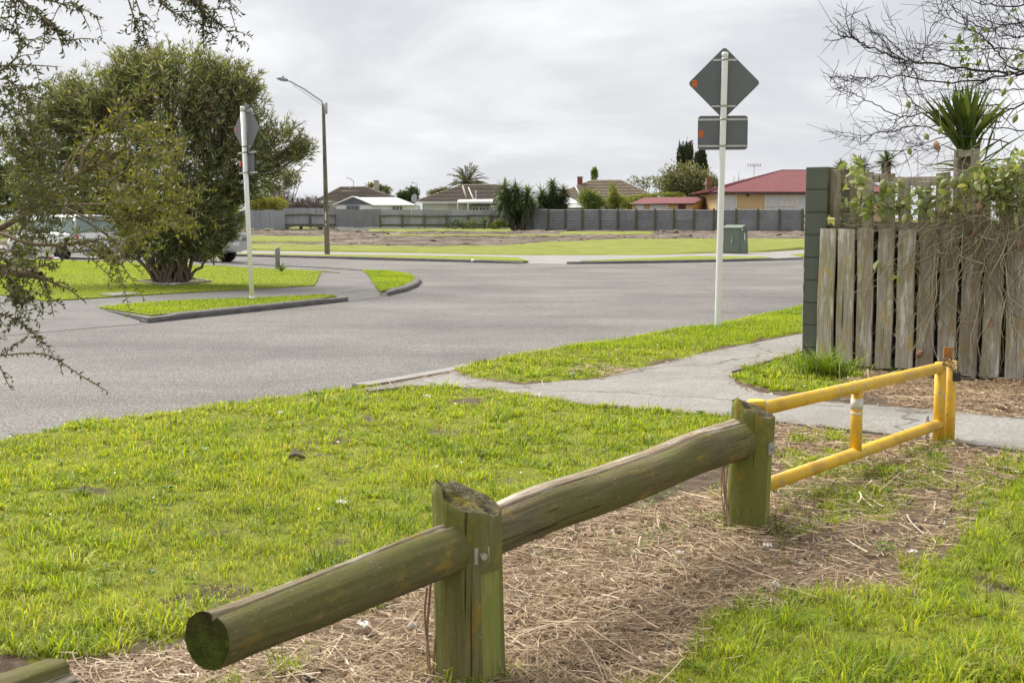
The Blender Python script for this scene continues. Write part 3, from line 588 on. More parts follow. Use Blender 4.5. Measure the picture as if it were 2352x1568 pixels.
# ------------------------------------------------------------------ log barrier
def woodmat(name, grain, moss, lichen, mossamt=.5, licamt=.58, pale=None, bs=1., objvar=0):
    """weathered round wood, grain along local Z: grey-brown fibre, green algae, orange lichen, splits and pitting"""
    m, t, b = newmat(name); b.inputs['Roughness'].default_value = .93; b.inputs['Specular IOR Level'].default_value = .18
    vg = coords(t, scale=(1, 1, .07)); v = coords(t); vm = coords(t, scale=(1, 1, .55))
    fib = noise(t, vg, 62, 6, .7); c = ramp(t, fib, [(.28, grain[0]), (.5, grain[1]), (.74, grain[2])])
    if pale: c = mix(t, ramp(t, noise(t, coords(t, scale=(1, 1, .16)), 16, 4, .7), [(.52, (0, 0, 0)), (.64, (.9, .9, .9))]), c, pale)
    mo = mix(t, noise(t, v, 40, 4, .7), moss[0], moss[1]); c = mix(t, ramp(t, noise(t, vm, 5.5, 6, .68), [(mossamt-.12, (0, 0, 0)), (mossamt+.14, (.88, .88, .88))]), c, mo)
    c = mix(t, ramp(t, noise(t, vm, 9, 6, .72), [(licamt, (0, 0, 0)), (licamt+.09, (.75, .75, .75))]), c, lichen)
    c = mix(t, ramp(t, noise(t, v, 85, 3, .6), [(.66, (0, 0, 0)), (.72, (.6, .6, .6))]), c, (.42, .42, .33))
    spl = ramp(t, noise(t, coords(t, scale=(1, 1, .025)), 38, 3, .6, .2), [(.665, (0, 0, 0)), (.70, (1, 1, 1))]); c = mix(t, mth(t, 'MULTIPLY', spl, .8), c, (.035, .03, .02))
    if objvar:
        oi = nn(t, 'ShaderNodeObjectInfo'); cc = nn(t, 'ShaderNodeCombineXYZ')
        for i in range(3): t.links.new(mth(t, 'MULTIPLY_ADD', oi.outputs['Random'], objvar*(2+.25*i), 1-objvar*(1+.15*i)), cc.inputs[i])
        c = mix(t, 1., c, cc.outputs[0], 'MULTIPLY')
    t.links.new(c, b.inputs['Base Color'])
    h = mth(t, 'ADD', mth(t, 'MULTIPLY', fib, .8), mth(t, 'MULTIPLY', noise(t, v, 110, 4, .7), .5)); h = mth(t, 'SUBTRACT', h, mth(t, 'MULTIPLY', spl, 1.2)); bump(t, b, h, .85*bs, .006); return m
MT['log'] = woodmat('weathered_log', [(.085, .066, .038), (.165, .135, .08), (.265, .225, .145)], ((.115, .118, .034), (.19, .185, .058)), (.33, .22, .05), .47, .555)
MT['postwood'] = woodmat('mossy_post', [(.12, .10, .05), (.20, .175, .09), (.29, .265, .15)], ((.125, .145, .03), (.215, .23, .05)), (.35, .23, .04), .40, .55)
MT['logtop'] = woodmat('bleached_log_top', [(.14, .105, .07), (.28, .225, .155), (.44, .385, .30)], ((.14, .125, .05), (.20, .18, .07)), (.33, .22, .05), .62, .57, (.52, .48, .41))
MT['logend'] = M('mossy_end_grain', (.12, .15, .022), (.055, .075, .014), 16, .98, layers=[((.13, .15, .02), 38, .55, .7), ((.05, .035, .02), 7, .58, .75)], bmp=1, bscale=70, bdist=.015, spec=.1)
MT['posttop'] = M('rotted_post_top', (.20, .175, .11), (.085, .075, .045), 34, .97, layers=[((.27, .22, .05), 14, .5, .66), ((.32, .31, .24), 60, .6, .7)], bmp=1, bscale=90, bdist=.02, spec=.1)
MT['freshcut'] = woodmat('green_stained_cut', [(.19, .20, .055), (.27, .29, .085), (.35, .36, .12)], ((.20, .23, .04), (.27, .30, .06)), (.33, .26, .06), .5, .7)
MT['galv'] = M('galvanised_plate', (.52, .51, .46), (.40, .39, .36), 14, .5, metal=.5)
MT['vine_dry'] = M('dry_vine', (.46, .32, .21), (.28, .18, .12), 20, .9)
def log_mesh(name, L, r0, r1, seed, crack=0., n=96, m=90, topang=math.pi/2, bul=0.12, planed=.0):
    """rough-peeled log along local Z: knots, a check running along it, a flattened crown"""
    V = []; mi = []
    for i in range(m+1):
        z = L*i/m; r = r0+(r1-r0)*i/m
        for j in range(n):
            a = 2*math.pi*j/n
            u = float(vnoise(np.array(a*1.1), np.array(z*2.6), seed))-.5; fine = float(vnoise(np.array(a*9), np.array(z*3), seed+3))-.5
            k = r*(1+bul*2*u+.03*fine+.012*(float(vnoise(np.array(a*22), np.array(z*5), seed+4))-.5))
            d = (a-topang+math.pi) % (2*math.pi)-math.pi
            if crack:
                cw = crack+.22*(float(vnoise(np.array(0.), np.array(z*1.7), seed+9))-.5)
                q = abs(d-cw); 
                if q < .12: k -= .016*(1-q/.12)
                if 0 < d-cw+1.3 < 1.3 and planed: k -= planed*min(1, .15+min(z, L-z)/.12)*(.6+.8*float(vnoise(np.array(a*14), np.array(z*1.1), seed+5)))
            bx_ = .008*(float(vnoise(np.array(z*2.2), np.array(1.), seed+21))-.5); by_ = .009*(float(vnoise(np.array(z*2.4), np.array(5.), seed+22))-.5); V.append((k*math.cos(a)+bx_, k*math.sin(a)+by_, z)); 
    F = [(i*n+j, i*n+(j+1) % n, (i+1)*n+(j+1) % n, (i+1)*n+j) for i in range(m) for j in range(n)]
    me = bpy.data.meshes.new(name); me.from_pydata(V, [], F+[tuple(range(n-1, -1, -1)), tuple(m*n+j for j in range(n))]); me.update()
    for p in me.polygons[:-2]: p.use_smooth = True
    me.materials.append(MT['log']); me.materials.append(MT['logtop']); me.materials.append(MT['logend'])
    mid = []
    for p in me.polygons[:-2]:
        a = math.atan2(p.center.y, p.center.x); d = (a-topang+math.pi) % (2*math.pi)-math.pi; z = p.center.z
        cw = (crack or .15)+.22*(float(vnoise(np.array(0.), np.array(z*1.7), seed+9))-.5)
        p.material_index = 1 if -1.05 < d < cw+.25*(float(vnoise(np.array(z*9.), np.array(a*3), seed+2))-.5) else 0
    for p in me.polygons[-2:]: p.material_index = 2
    return me
def aim(o, a, b, up=Vector((0, 0, 1))):
    """place local Z along a->b with local Y up"""
    a = Vector(a); z = (Vector(b)-a).normalized(); x = up.cross(z).normalized(); y = z.cross(x)
    o.matrix_world = Matrix(((x.x, y.x, z.x, a.x), (x.y, y.y, z.y, a.y), (x.z, y.z, z.z, a.z), (0, 0, 0, 1)))
    return o
P1 = Vector((-.118, 3.50, 0)); P2 = Vector((.995, 5.24, 0)); BD = (P2-P1).normalized(); BN = Vector((-BD.y, BD.x, 0))
bar = thing('log_barrier', 'low mossy timber log barrier with two round posts and two rails', 'barrier', (P1.x, P1.y, .03))
def post(name, c, r, h, seed, lean, facet):
    n, m = 48, 26; V = []; top = []; lx, ly = lean
    for i in range(m+1):
        z = -.12+(h+.12)*i/m
        for j in range(n):
            a = 2*math.pi*j/n; ca, sa = math.cos(a), math.sin(a)
            k = r*(1+.06*(float(vnoise(np.array(a*1.2), np.array(z*2.5), seed))-.5)+.025*(float(vnoise(np.array(a*8), np.array(z*2), seed+2))-.5))
            dd = (a-facet+math.pi) % (2*math.pi)-math.pi
            if abs(dd) < .46 and z < h*.66: k = min(k, r*.905/math.cos(dd))
            sp = max(0, (z-h*.55)/(h*.45))
            if abs((a-3.6+math.pi) % (2*math.pi)-math.pi) < .5: k -= r*.09*sp*abs(math.sin(a*7))
            zz = z
            if i > m-8:
                t = (i-(m-8))/8; zt = h+.045*(-ca*.8+sa*.25)-.016*(float(vnoise(np.array(a*3), np.array(0.), seed+7)))+(.022 if abs((a-3.7+math.pi) % (2*math.pi)-math.pi) < .3 else 0)
                zz = z+(zt-h)*t
            V.append((k*ca+lx*z, k*sa+ly*z, zz))
    F = [(i*n+j, i*n+(j+1) % n, (i+1)*n+(j+1) % n, (i+1)*n+j) for i in range(m) for j in range(n)]
    base = m*n; rings = [base]; q = len(V)
    for t in (.8, .55, .28):
        for j in range(n):
            p = V[base+j]; a = 2*math.pi*j/n; c_ = (lx*h, ly*h)
            x = c_[0]+(p[0]-c_[0])*t; y = c_[1]+(p[1]-c_[1])*t
            V.append((x, y, h+(p[2]-h)*t+.016*(float(vnoise(np.array(x*60+9), np.array(y*60), seed+11))-.6)))
        F += [(rings[-1]+j, rings[-1]+(j+1) % n, q+(j+1) % n, q+j) for j in range(n)]; rings.append(q); q += n
    F.append(tuple(rings[-1]+j for j in range(n)))
    me = bpy.data.meshes.new(name); me.from_pydata([(v[0]+c.x-bar.location.x, v[1]+c.y-bar.location.y, v[2]+c.z-bar.location.z+.03) for v in V], [], F); me.update()
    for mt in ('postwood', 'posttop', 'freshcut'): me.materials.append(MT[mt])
    for p in me.polygons:
        p.use_smooth = p.index < m*n
        if p.index >= m*n: p.material_index = 1
        else:
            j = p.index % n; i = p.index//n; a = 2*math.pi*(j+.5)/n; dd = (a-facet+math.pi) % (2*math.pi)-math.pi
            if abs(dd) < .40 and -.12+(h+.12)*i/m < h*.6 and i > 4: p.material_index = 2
    return link(name, me, None, bar)
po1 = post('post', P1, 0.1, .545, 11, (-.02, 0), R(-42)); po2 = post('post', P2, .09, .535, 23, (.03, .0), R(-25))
zr = .425
def rail(name, a, b, r0, r1, seed, crack, planed):
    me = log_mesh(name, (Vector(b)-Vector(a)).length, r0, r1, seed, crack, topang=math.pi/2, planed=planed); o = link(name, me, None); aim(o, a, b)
    mw = o.matrix_world.copy(); o.parent = bar; o.matrix_world = mw; o.matrix_basis = Matrix.Translation(-bar.location) @ mw; return o
off = BN*.02
e1 = P1-BD*.985+off+Vector((0, 0, zr+.012)); r1_ = rail('rail', e1, P1+BD*.02+off+Vector((0, 0, zr+.02)), .073, .078, 3, .35, .014)
r2_ = rail('rail', P1+BD*.03+off+Vector((0, 0, zr+.02)), P2-BD*.03+off+Vector((0, 0, zr+.012)), .076, .083, 8, .30, .004)
def washer(post_o, c, n, s=.05):
    n = Vector(n).normalized(); rot = n.to_track_quat('Z', 'Y').to_matrix(); b = MB(); b.box(c, (s, s, .006), rot=rot); o = b.build('bolt_plate', MT['galv'], post_o)
    b2 = MB(); b2.tube([Vector(c), Vector(c)+n*.018], .010, 6, smooth=False); b2.build('bolt', MT['galv'], post_o)
# parts keep site coordinates relative to the barrier
def sub(b, name, mat, par): return b.build(name, mat, par)
fa = R(-62); nrm = Vector((math.cos(fa), math.sin(fa), 0)); washer(po1, P1+nrm*.098+Vector((-.012, 0, .425)), nrm, .046)
fa = R(-38); nrm = Vector((math.cos(fa), math.sin(fa), 0)); washer(po2, P2+nrm*.093+Vector((.01, 0, .40)), nrm, .05)
# dead creeper caught between rail and post
for (pa, nm) in ((P1+Vector((-.108, -.02, 0)), 0), (P2+Vector((-.1, -.03, 0)), 1)):
    c = thing('dry_creeper', ('dry brown creeper stems hanging behind the nearest log post', 'dry brown creeper stems hanging beside the farther log post')[nm], 'vine', (pa.x, pa.y, .04), group='dead creeper on the log barrier')
    tb = []
    for i in range(4):
        t = np.linspace(0, 1, 12); ph = random.uniform(0, 6)
        tb.append((np.stack([random.uniform(-.015, .015)+.007*np.sin(t*5+ph), random.uniform(-.015, .015)+.006*np.cos(t*6+ph), .40*(1-t)*random.uniform(.6, 1)+(.4-.4*random.random()*.3)*0+random.uniform(.0, .06)], 1), random.uniform(.0018, .004)))
    link('stem', tubes_mesh('stem', tb, 5), MT['vine_dry'], c)
# the end of another rail, bottom left
lb = link('log_rail', log_mesh('log_rail', 1.4, .075, .078, 31, -.72, n=40, m=40, planed=.004), None)
ee = P(66, 1548, 2.62); aim(lb, Vector((ee.x, ee.y, ee.z-.055))+BD*.07, Vector((ee.x, ee.y, ee.z-.055))-BD*1.3)
tag(lb, 'cut end of a split log rail poking in at the bottom left corner', 'log')

# ------------------------------------------------------------------ yellow gate
MT['yellow'] = M('chipped_yellow_paint', (.82, .525, .045), (.74, .45, .04), 4, .52, layers=[((.55, .33, .05), 5, .50, .72), ((.42, .37, .33), 13, .635, .65), ((.25, .13, .04), 40, .64, .72)], bmp=.25, bscale=40)
MT['rust'] = M('rust', (.30, .12, .03), (.42, .20, .05), 20, .85)
MT['chain'] = M('chain_steel', (.30, .27, .22), (.22, .16, .10), 30, .45, metal=.8)
MT['black'] = flat('black_plastic', (.03, .03, .032), .4)
MT['paper'] = M('paper_scrap', (.78, .77, .74), (.6, .58, .53), 30, .8)
ga = Vector((1.065, 5.40, 0)); gb = Vector((2.475, 7.24, 0)); gd = (gb-ga).normalized()
gate = thing('barrier_gate', 'yellow painted steel pipe gate with chipped paint', 'gate', (gb.x, gb.y, .05))
def at(t, z): p = ga.lerp(gb, t); return Vector((p.x, p.y, z))
R0 = .031
def pipe(name, a, b, r=R0, parent=gate, mat='yellow', n=20): return MB().tube([a, b], r, n).build(name, MT[mat], parent)
pipe('hinge_post', at(-.01, -.1), at(-.01, .545), .034)
MB().lathe(at(-.01, .545), [(.0341, 0), (.041, .0), (.041, .026), (.036, .03)], 20).build('post_cap', MT['yellow'], gate)
pipe('top_rail', at(0, .53), at(1.0, .495)); pipe('bottom_rail', at(0, .185), at(1., .165))
pipe('upright', at(.47, .18), at(.47, .51), .029); pipe('end_upright', at(1, .025), at(1, .525), .033)
tp = MB(); tp.tube([at(.47, .40), at(.47, .455)], .0305, 16); tp.tube([at(.47, .375)+Vector((0, 0, 0)), at(.47, .385)], .0302, 16); bnd = tp.build('paper_band', MT['paper'], gate); bnd['label'] = 'torn white paper strip stuck round the upright'
for o in gate.children:
    if o.name.startswith('upright'): pass
# receiver post standing behind the gate's free end
rp = gb+gd*.06+Vector((.05, .03, 0)); gp_ = thing('gate_post', 'yellow steel receiving post beside the free end of the pipe gate', 'post', (rp.x, rp.y, .04))
MB().tube([(rp.x, rp.y, -.1), (rp.x, rp.y, .525)], .034, 20).build('pipe', MT['yellow'], gp_)
MB().box((rp.x-.02, rp.y, .56), (.05, .012, .09)).build('latch_tab', MT['rust'], gp_)
def chain(name, pts, label, r=.0032, lk=.024, parent=None):
    b = MB(); pts = [Vector(p) for p in pts]; k = 0
    for a, c in zip(pts[:-1], pts[1:]):
        d = (c-a); n = max(1, round(d.length/lk))
        for i in range(n):
            o = a+d*((i+.5)/n); dd = d.normalized(); u = dd.orthogonal().normalized()
            if k % 2: u = dd.cross(u)
            k += 1; ring = [o+dd*(lk*.62*math.cos(t))+u*(lk*.36*math.sin(t)) for t in np.linspace(0, 2*math.pi, 13)]
            b.tube(ring, r, 5, cap=False)
    o = b.build(name, MT['chain']); rebase(o, pts[-1]); return tag(o, label, 'chain')
tpz = at(1, .505)
chain('chain', [tpz+Vector((.0, -.036, .02)), tpz+Vector((.04, -.045, .0)), tpz+Vector((.075, -.03, -.04)), tpz+Vector((.085, -.0, .01)), tpz+Vector((.05, .06, .035)), tpz+Vector((.0, .04, .03))], 'short steel chain wrapped round the top of the gate posts')
q = at(.955, .205); chain('chain', [q+Vector((-.03, 0, .02)), q+Vector((-.035, -.02, -.05)), q+Vector((-.03, -.01, -.14))], 'rusty chain dangling from the lower rail of the yellow gate')
pl = thing('padlock', 'black padlock hanging on the chain at the gate top', 'padlock', tpz+Vector((.078, -.045, -.085)))
bevel(MB().box(tpz+Vector((.078, -.045, -.06)), (.045, .022, .05)).build('body', MT['black'], pl), .005)
MB().tube([tpz+Vector((.078+.014*math.cos(t), -.045, -.036+.03*math.sin(t))) for t in np.linspace(0, math.pi, 9)], .004, 8).build('shackle', MT['chain'], pl)

# ------------------------------------------------------------------ block wall and paling fence on the right
MT['block'] = M('green_painted_block', (.115, .128, .102), (.135, .148, .118), 3, .8, layers=[((.11, .115, .10), 26, .68, .75)], bmp=.5, bscale=90, bdist=.003)
MT['blockside'] = M('mossy_bare_block', (.16, .15, .105), (.10, .10, .06), 5, .92, layers=[((.09, .105, .025), 4, .48, .66), ((.23, .22, .18), 14, .58, .72)], bmp=.6, bscale=60)
MT['mortar'] = M('mortar', (.075, .085, .068), (.06, .07, .055), 8, .9)
MT['flake'] = M('flaking_white', (.62, .61, .57), (.5, .49, .45), 20, .9)
MT['paling'] = woodmat('weathered_paling', [(.21, .18, .14), (.37, .33, .27), (.54, .50, .43)], ((.31, .28, .12), (.22, .21, .10)), (.44, .30, .05), .58, .56, (.70, .67, .61), .8, .22)
MT['paling_old'] = woodmat('old_grey_paling', [(.22, .185, .14), (.38, .335, .27), (.54, .49, .41)], ((.20, .21, .085), (.15, .17, .06)), (.30, .22, .06), .58, .66, (.46, .42, .36), .7, .22)
MT['darkwood'] = M('gap_shade_timber', (.05, .045, .035), (.03, .028, .022), 6, .9)  # dark timber of rails and boards; its tone stands in for shade between palings
wb = G(1841, 836, .05); Wd = Vector((.50, .866, 0)); Wn = Vector((.866, -.5, 0))     # wall runs away along Wd; end face looks back at the park
wall = thing('block_wall', 'dark green painted concrete block wall end beside the paling fence', 'wall', (wb.x, wb.y, .04))
def wblock(o, dx, d, z, h, par=wall):
    c = o+Wn*(dx[0]+dx[1])/2+Wd*(d[0]+d[1])/2; rot = Matrix(((Wn.x, Wd.x, 0), (Wn.y, Wd.y, 0), (0, 0, 1)))
    j = .005; return MB().box((c.x, c.y, z+h/2), (dx[1]-dx[0], d[1]-d[0]-j, h-j), rot=rot)
TH = .20; zt = 1.805
for i in range(9):
    z = zt-.2*(i+1)
    for k in range(4):
        if i % 2 == 0: d0, d1 = k*.4, (k+1)*.4
        else: d0, d1 = max(0, k*.4-.2), k*.4+.2
        bk = wblock(wb, (0, TH), (d0, d1), z, .2).build('block', MT['block'], wall); bevel(bk, .006, 1)
        bk.data.materials.append(MT['blockside'])
        for p in bk.data.polygons:
            if p.normal.dot(Wn) > .9: p.material_index = 1
cen = wb+Wn*TH/2+Wd*.778; MB().box((cen.x, cen.y, zt/2-.03), (TH-.007, 1.548, zt-.065), rot=Matrix(((Wn.x, Wd.x, 0), (Wn.y, Wd.y, 0), (0, 0, 1)))).build('mortar_core', MT['mortar'], wall)
fl = MB()
for i in range(60):
    z = random.uniform(.35, 1.45); c = wb+Wd*random.uniform(.0, .02)-Wn*.003; s = random.uniform(.006, .016); fl.box((c.x, c.y, z), (s*.6, s*.5, s*random.uniform(.8, 2.4)), rz=.6)
flk = fl.build('paint_flakes', MT['flake'], wall); flk['kind'] = 'stuff'
# paling fence
f0 = P(1882, 840, 11.15); f0 = Vector((f0.x, f0.y, 0)); FD = Vector((.73, -.683, 0)).normalized(); FN = Vector((-FD.y, FD.x, 0))*-1
fen = thing('paling_fence', 'weathered timber paling fence with lichen stained boards beside the yellow gate', 'fence', (f0.x, f0.y, .08))
rotF = lambda t: Matrix(((FD.x, -FN.x, 0), (FD.y, -FN.y, 0), (0, 0, 1))) @ Matrix.Rotation(t, 3, 'Y')
def board(name, s, wd, z0, z1, back, tilt, mat, par, th=.02):
    c = f0+FD*s+FN*(-back); zc = (z0+z1)/2; b = MB(); n = 8; rot = rotF(tilt); vs = []; sk = random.uniform(-.01, .01); t1 = random.uniform(-.012, .012)
    for i in range(n+1):
        t = i/n; zz = (t-.5)*(z1-z0); e = .003*math.sin(t*9+s*7)
        for x, y in ((-wd/2+e, -th/2), (wd/2+e, -th/2), (wd/2+e, th/2), (-wd/2+e, th/2)):
            q = rot @ Vector((x, y, zz+(t1*x/wd*2 if i == n else 0))); vs.append((c.x+q.x, c.y+q.y, zc+q.z))
    fs = [(i*4+j, i*4+(j+1) % 4, (i+1)*4+(j+1) % 4, (i+1)*4+j) for i in range(n) for j in range(4)]+[(3, 2, 1, 0), tuple(n*4+j for j in range(4))]
    return bevel(b.add(vs, fs).build(name, MT[mat], par), .003, 1)
for i in range(19):
    board('paling', .05+i*.186, random.uniform(.147, .157), .085+i*-.002+random.uniform(-.012, .012), 1.268+random.uniform(-.012, .012)-.001*i, 0, random.uniform(-.012, .012), 'paling', fen)
for z in (.25, .68, 1.12):
    c = f0+FD*1.83-FN*.045; MB().box((c.x, c.y, z), (3.6, .05, .09), rot=rotF(0)).build('rail', MT['darkwood'], fen)
c = f0+FD*1.83-FN*.03; MB().box((c.x, c.y, .08), (3.6, .03, .16), rot=rotF(0)).build('base_board', MT['darkwood'], fen)
for i in range(11):
    c = f0+FD*(.1+i*.32)-FN*(.32+.02*(i % 3)); MB().box((c.x, c.y, .66), (.345, .02, 1.2), rot=rotF(0)).build('gap_shade_board', MT['darkwood'], fen)  # dark boards added behind so the gaps between palings look shaded
# taller fence behind it
tf = thing('trellis_fence', 'taller grey timber fence of short palings behind the front fence', 'fence', (f0.x+.2, f0.y+.3, .05))
spots = [(.03, .13, 1.78), (.22, .10, 1.74), (.36, .10, 1.70), (.53, .12, 1.66), (.70, .11, 1.70), (.86, .11, 1.66), (1.03, .12, 1.73), (1.20, .12, 1.745), (1.37, .125, 1.765), (1.55, .12, 1.78), (1.72, .125, 1.80)]
for i, (s, wd, zt_) in enumerate(spots):
    board('paling', s, wd, 1.02, zt_, .13+.04*(i % 2), random.uniform(-.05, .03), 'paling_old', tf)
for z, a, b_ in ((1.70, -.02, .55), (1.66, .55, 1.9), (1.28, 0, 1.9)):
    c = f0+FD*(a+b_)/2-FN*.22; MB().box((c.x, c.y, z), (b_-a, .045, .075), rot=rotF(random.uniform(-.02, .02))).build('rail', MT['paling_old'], tf)
c = f0+FD*1.02-FN*.6; 
hp = MB()
for dx in (-.075, .075):
    q = c+FD*dx; hp.box((q.x, q.y, 1.62), (.035, .10, .64), rot=rotF(0))
hp.box((c.x, c.y, 1.9), (.15, .10, .05), rot=rotF(0)); hp.box((c.x-FN.x*.05, c.y-FN.y*.05, 1.62), (.15, .02, .6), rot=rotF(0))
hp.build('hollow_post', MT['paling_old'], tf)

# ------------------------------------------------------------------ road signs seen from the back
MT['signback'] = M('grey_sign_back', (.140, .147, .160), (.16, .167, .18), 2.5, .55, layers=[((.21, .216, .225), 18, .66, .74)])
MT['whitepole'] = M('white_powder_coat', (.93, .93, .92), (.89, .89, .88), 2.4, .35, (1, 1, .3), layers=[((.5, .5, .47), 9, .68, .78)])
MT['alu'] = M('aluminium_channel', (.62, .61, .58), (.5, .49, .46), 10, .4, metal=.6)
MT['orange'] = M('orange_sticker', (.80, .16, .03), (.70, .13, .025), 8, .5)
MT['ink'] = flat('sticker_ink', (.50, .10, .03), .6)
def rounded(w_, h_, r, n=6):
    out = []
    for cx, cy, a0 in ((w_/2-r, h_/2-r, 0), (-w_/2+r, h_/2-r, 90), (-w_/2+r, -h_/2+r, 180), (w_/2-r, -h_/2+r, 270)):
        out += [(cx+r*math.cos(R(a0+90*i/n)), cy+r*math.sin(R(a0+90*i/n))) for i in range(n+1)]
    return out
def road_sign(name, label, base, top, yaw, size=.6, zD=None, zP=None, pw=.6, ph=.41, joint=False, ribs=False):
    """local frame: x along the plate, -y towards the viewer (pole side), plates behind the pole"""
    t = thing(name, label, 'road sign', base, yaw, 'road signs facing away'); h = Vector(top)-Vector(base); M3 = Matrix.Rotation(-yaw, 3, 'Z'); hl = M3 @ h
    ax = lambda z: hl*(z/hl.z)
    pb = MB(); n = 28; rr = [.037*(1-.05*(j % 2) if ribs else 1) for j in range(n)]; vs = []
    for z in (-.15, hl.z):
        q = ax(z)
        for j in range(n): vs.append((q.x+rr[j]*math.cos(2*math.pi*j/n), q.y+rr[j]*math.sin(2*math.pi*j/n), z))
    pb.add(vs, [(j, (j+1) % n, n+(j+1) % n, n+j) for j in range(n)]+[tuple(range(n-1, -1, -1)), tuple(range(n, 2*n))], not ribs); pole = pb.build('pole', MT['whitepole'], t, False)
    MB().lathe(ax(hl.z), [(.039, -.05), (.039, 0), (.03, .008)], 20).build('pole_cap', MT['whitepole'], pole, False)
    if joint: MB().lathe(ax(0), [(.044, 0), (.044, .05), (.039, .055)], 20).build('ground_sleeve', MT['whitepole'], pole, False)
    def plate(nm, zc, poly):
        c = ax(zc); b = MB(); b.prism([(c.x+x, c.y+.046, zc+z) for x, z in poly], (0, .003, 0)); return b.build(nm, MT['signback'], t, False), c
    s2 = size*.5*math.sqrt(2)
    dm = [((x-y)*math.sqrt(.5), (x+y)*math.sqrt(.5)) for x, y in rounded(size, size, .04)]
    d, c = plate('diamond_plate', zD, dm); e, c2 = plate('lower_plate', zP, rounded(pw, ph, .04))
    for par, cc, zc, dz, wl in ((d, c, zD, .27, .14), (d, c, zD, -.27, .14), (e, c2, zP, .155, .29), (e, c2, zP, -.155, .29)):
        q = ax(zc+dz); MB().box((q.x, q.y+.041, zc+dz), (wl*2, .012, .022)).build('channel', MT['alu'], par, False)
        MB().lathe((q.x, q.y, zc+dz-.012), [(.0405, 0), (.0405, .024)], 18).build('clamp', MT['galv'], par, False)
    for par, cc, zc, sx, sz in ((d, c, zD, -.345, -.0), (e, c2, zP, -.255, -.01)):
        s = MB(); s.box((cc.x+sx, cc.y+.0445, zc+sz), (.052, .002, .078)); st_ = s.build('sticker', MT['orange'], par, False)
        k = MB()
        for dz in (-.026, -.02, -.014): k.box((cc.x+sx, cc.y+.043, zc+sz+dz), (.036, .0015, .0025))
        k.box((cc.x+sx, cc.y+.043, zc+sz+.016), (.018, .0015, .018)); k.build('print', MT['ink'], par, False)
    return t
sb = G(1648, 753, .05); Ys = sb.y; pT = P(1665.5, 122, Ys+.08)
zc = lambda px, py, Y: P(px, py, Y).z
sr = 600
road_sign('road_sign', 'upright white ribbed pole carrying grey diamond and plate backs on the near verge', (sb.x, sb.y, .03), pT, R(-6), .6, zc(1666, 189, Ys)-.03, zc(1661, 304, Ys)-.03, .585, .40, ribs=True)
sb = G(579, 689.5, .07); Ys = sb.y; pT = P(557, 246, Ys-.1)
road_sign('road_sign', 'leaning white sign pole with grey plate backs on the berm across the road', (sb.x, sb.y, .08), pT, R(-50), .6, zc(567, 297, Ys)-.08, zc(569, 374, Ys)-.08, .40, .385, joint=True)

# longer grass left uncut around the feet of posts and walls
fx_ = []; 
for c_, r, n in ((G(1648, 753, .05), .07, 46), (P1, .12, 34), (P2, .11, 40), (gb, .06, 26), (rp, .06, 22), (wb+Wn*.1-Wd*.03, .12, 60)): 
    an = rng.uniform(0, 6.28, n); q = r*rng.uniform(.8, 1.35, n); fx_.append(np.stack([c_.x+q*np.cos(an), c_.y+q*np.sin(an)], 1))
for s_ in np.linspace(0, 1.2, 60): c_ = f0+FD*float(s_)+FN*.06; fx_.append(np.array([[c_.x+rng.normal(0, .02), c_.y+rng.normal(0, .02)]]))
fx_ = np.concatenate(fx_); n = len(fx_)
tag(link('uncut_grass', blade_mesh('uncut_grass', np.stack([fx_[:, 0], fx_[:, 1], gz(fx_[:, 0], fx_[:, 1])-.005], 1), rng.uniform(0, 6.28, n), np.abs(rng.normal(.5, .35, n)), rng.uniform(.04, .11, n), rng.uniform(.003, .006, n), rng.uniform(.1, .7, n)), MT['grass']), 'longer uncut grass around the feet of the posts and the wall', 'grass', kind='stuff')
# ------------------------------------------------------------------ oleander on the corner lawn
MT['oleander'] = leafmat('oleander_leaves', [(0, (.07, .095, .038)), (.45, (.175, .215, .085)), (.8, (.30, .345, .155)), (1, (.48, .51, .29))], .36, .34, (1.4, 1.3, .6), .5)
MT['bark'] = M('grey_brown_bark', (.20, .155, .115), (.12, .09, .065), 7, .9, (1, 1, .3), bmp=.6, bscale=30)
MT['seed'] = leafmat('spent_flower_stalks', [(0, (.12, .06, .045)), (.6, (.22, .12, .085)), (1, (.30, .19, .13))], .1, .8)
tb = G(395, 651, .09); tb = Vector((tb.x, tb.y, .09))
ole = thing('oleander_tree', 'large rounded oleander with many stems on the corner lawn', 'tree', tb)
# lobes of the crown: sight-line centre, size in metres, depth offset
D0 = tb.y
lob = [((395, 235), 1.35, 1.10, 0), ((255, 300), 1.05, .95, -.3), ((130, 330), .85, .75, .1), ((520, 270), .95, .95, .1), ((640, 320), .60, .45, .2), ((560, 370), .75, .65, -.3), ((400, 380), 1.25, .85, -.5), ((250, 420), .85, .6, .2), ((420, 150), .75, .55, .0), ((330, 170), .7, .55, .3), ((470, 470), .8, .55, .1), ((400, 540), .75, .5, -.2), ((80, 400), .55, .5, .3), ((520, 180), .55, .5, .2), ((180, 240), .55, .45, 0), ((345, 480), .7, .55, -.1), ((690, 335), .28, .28, .1), ((480, 550), .45, .45, -.2), ((400, 555), .6, .42, -.35), ((330, 540), .42, .4, -.1), ((50, 320), .5, .5, .2), ((220, 215), .85, .6, 0), ((140, 240), .7, .5, .1), ((300, 155), .6, .42, .1), ((550, 190), .5, .45, .1), ((560, 430), .5, .35, .1), ((300, 500), .6, .5, -.3), ((440, 430), .8, .6, -.6), ((530, 520), .30, .3, .0)]
tips = []; tdir = []
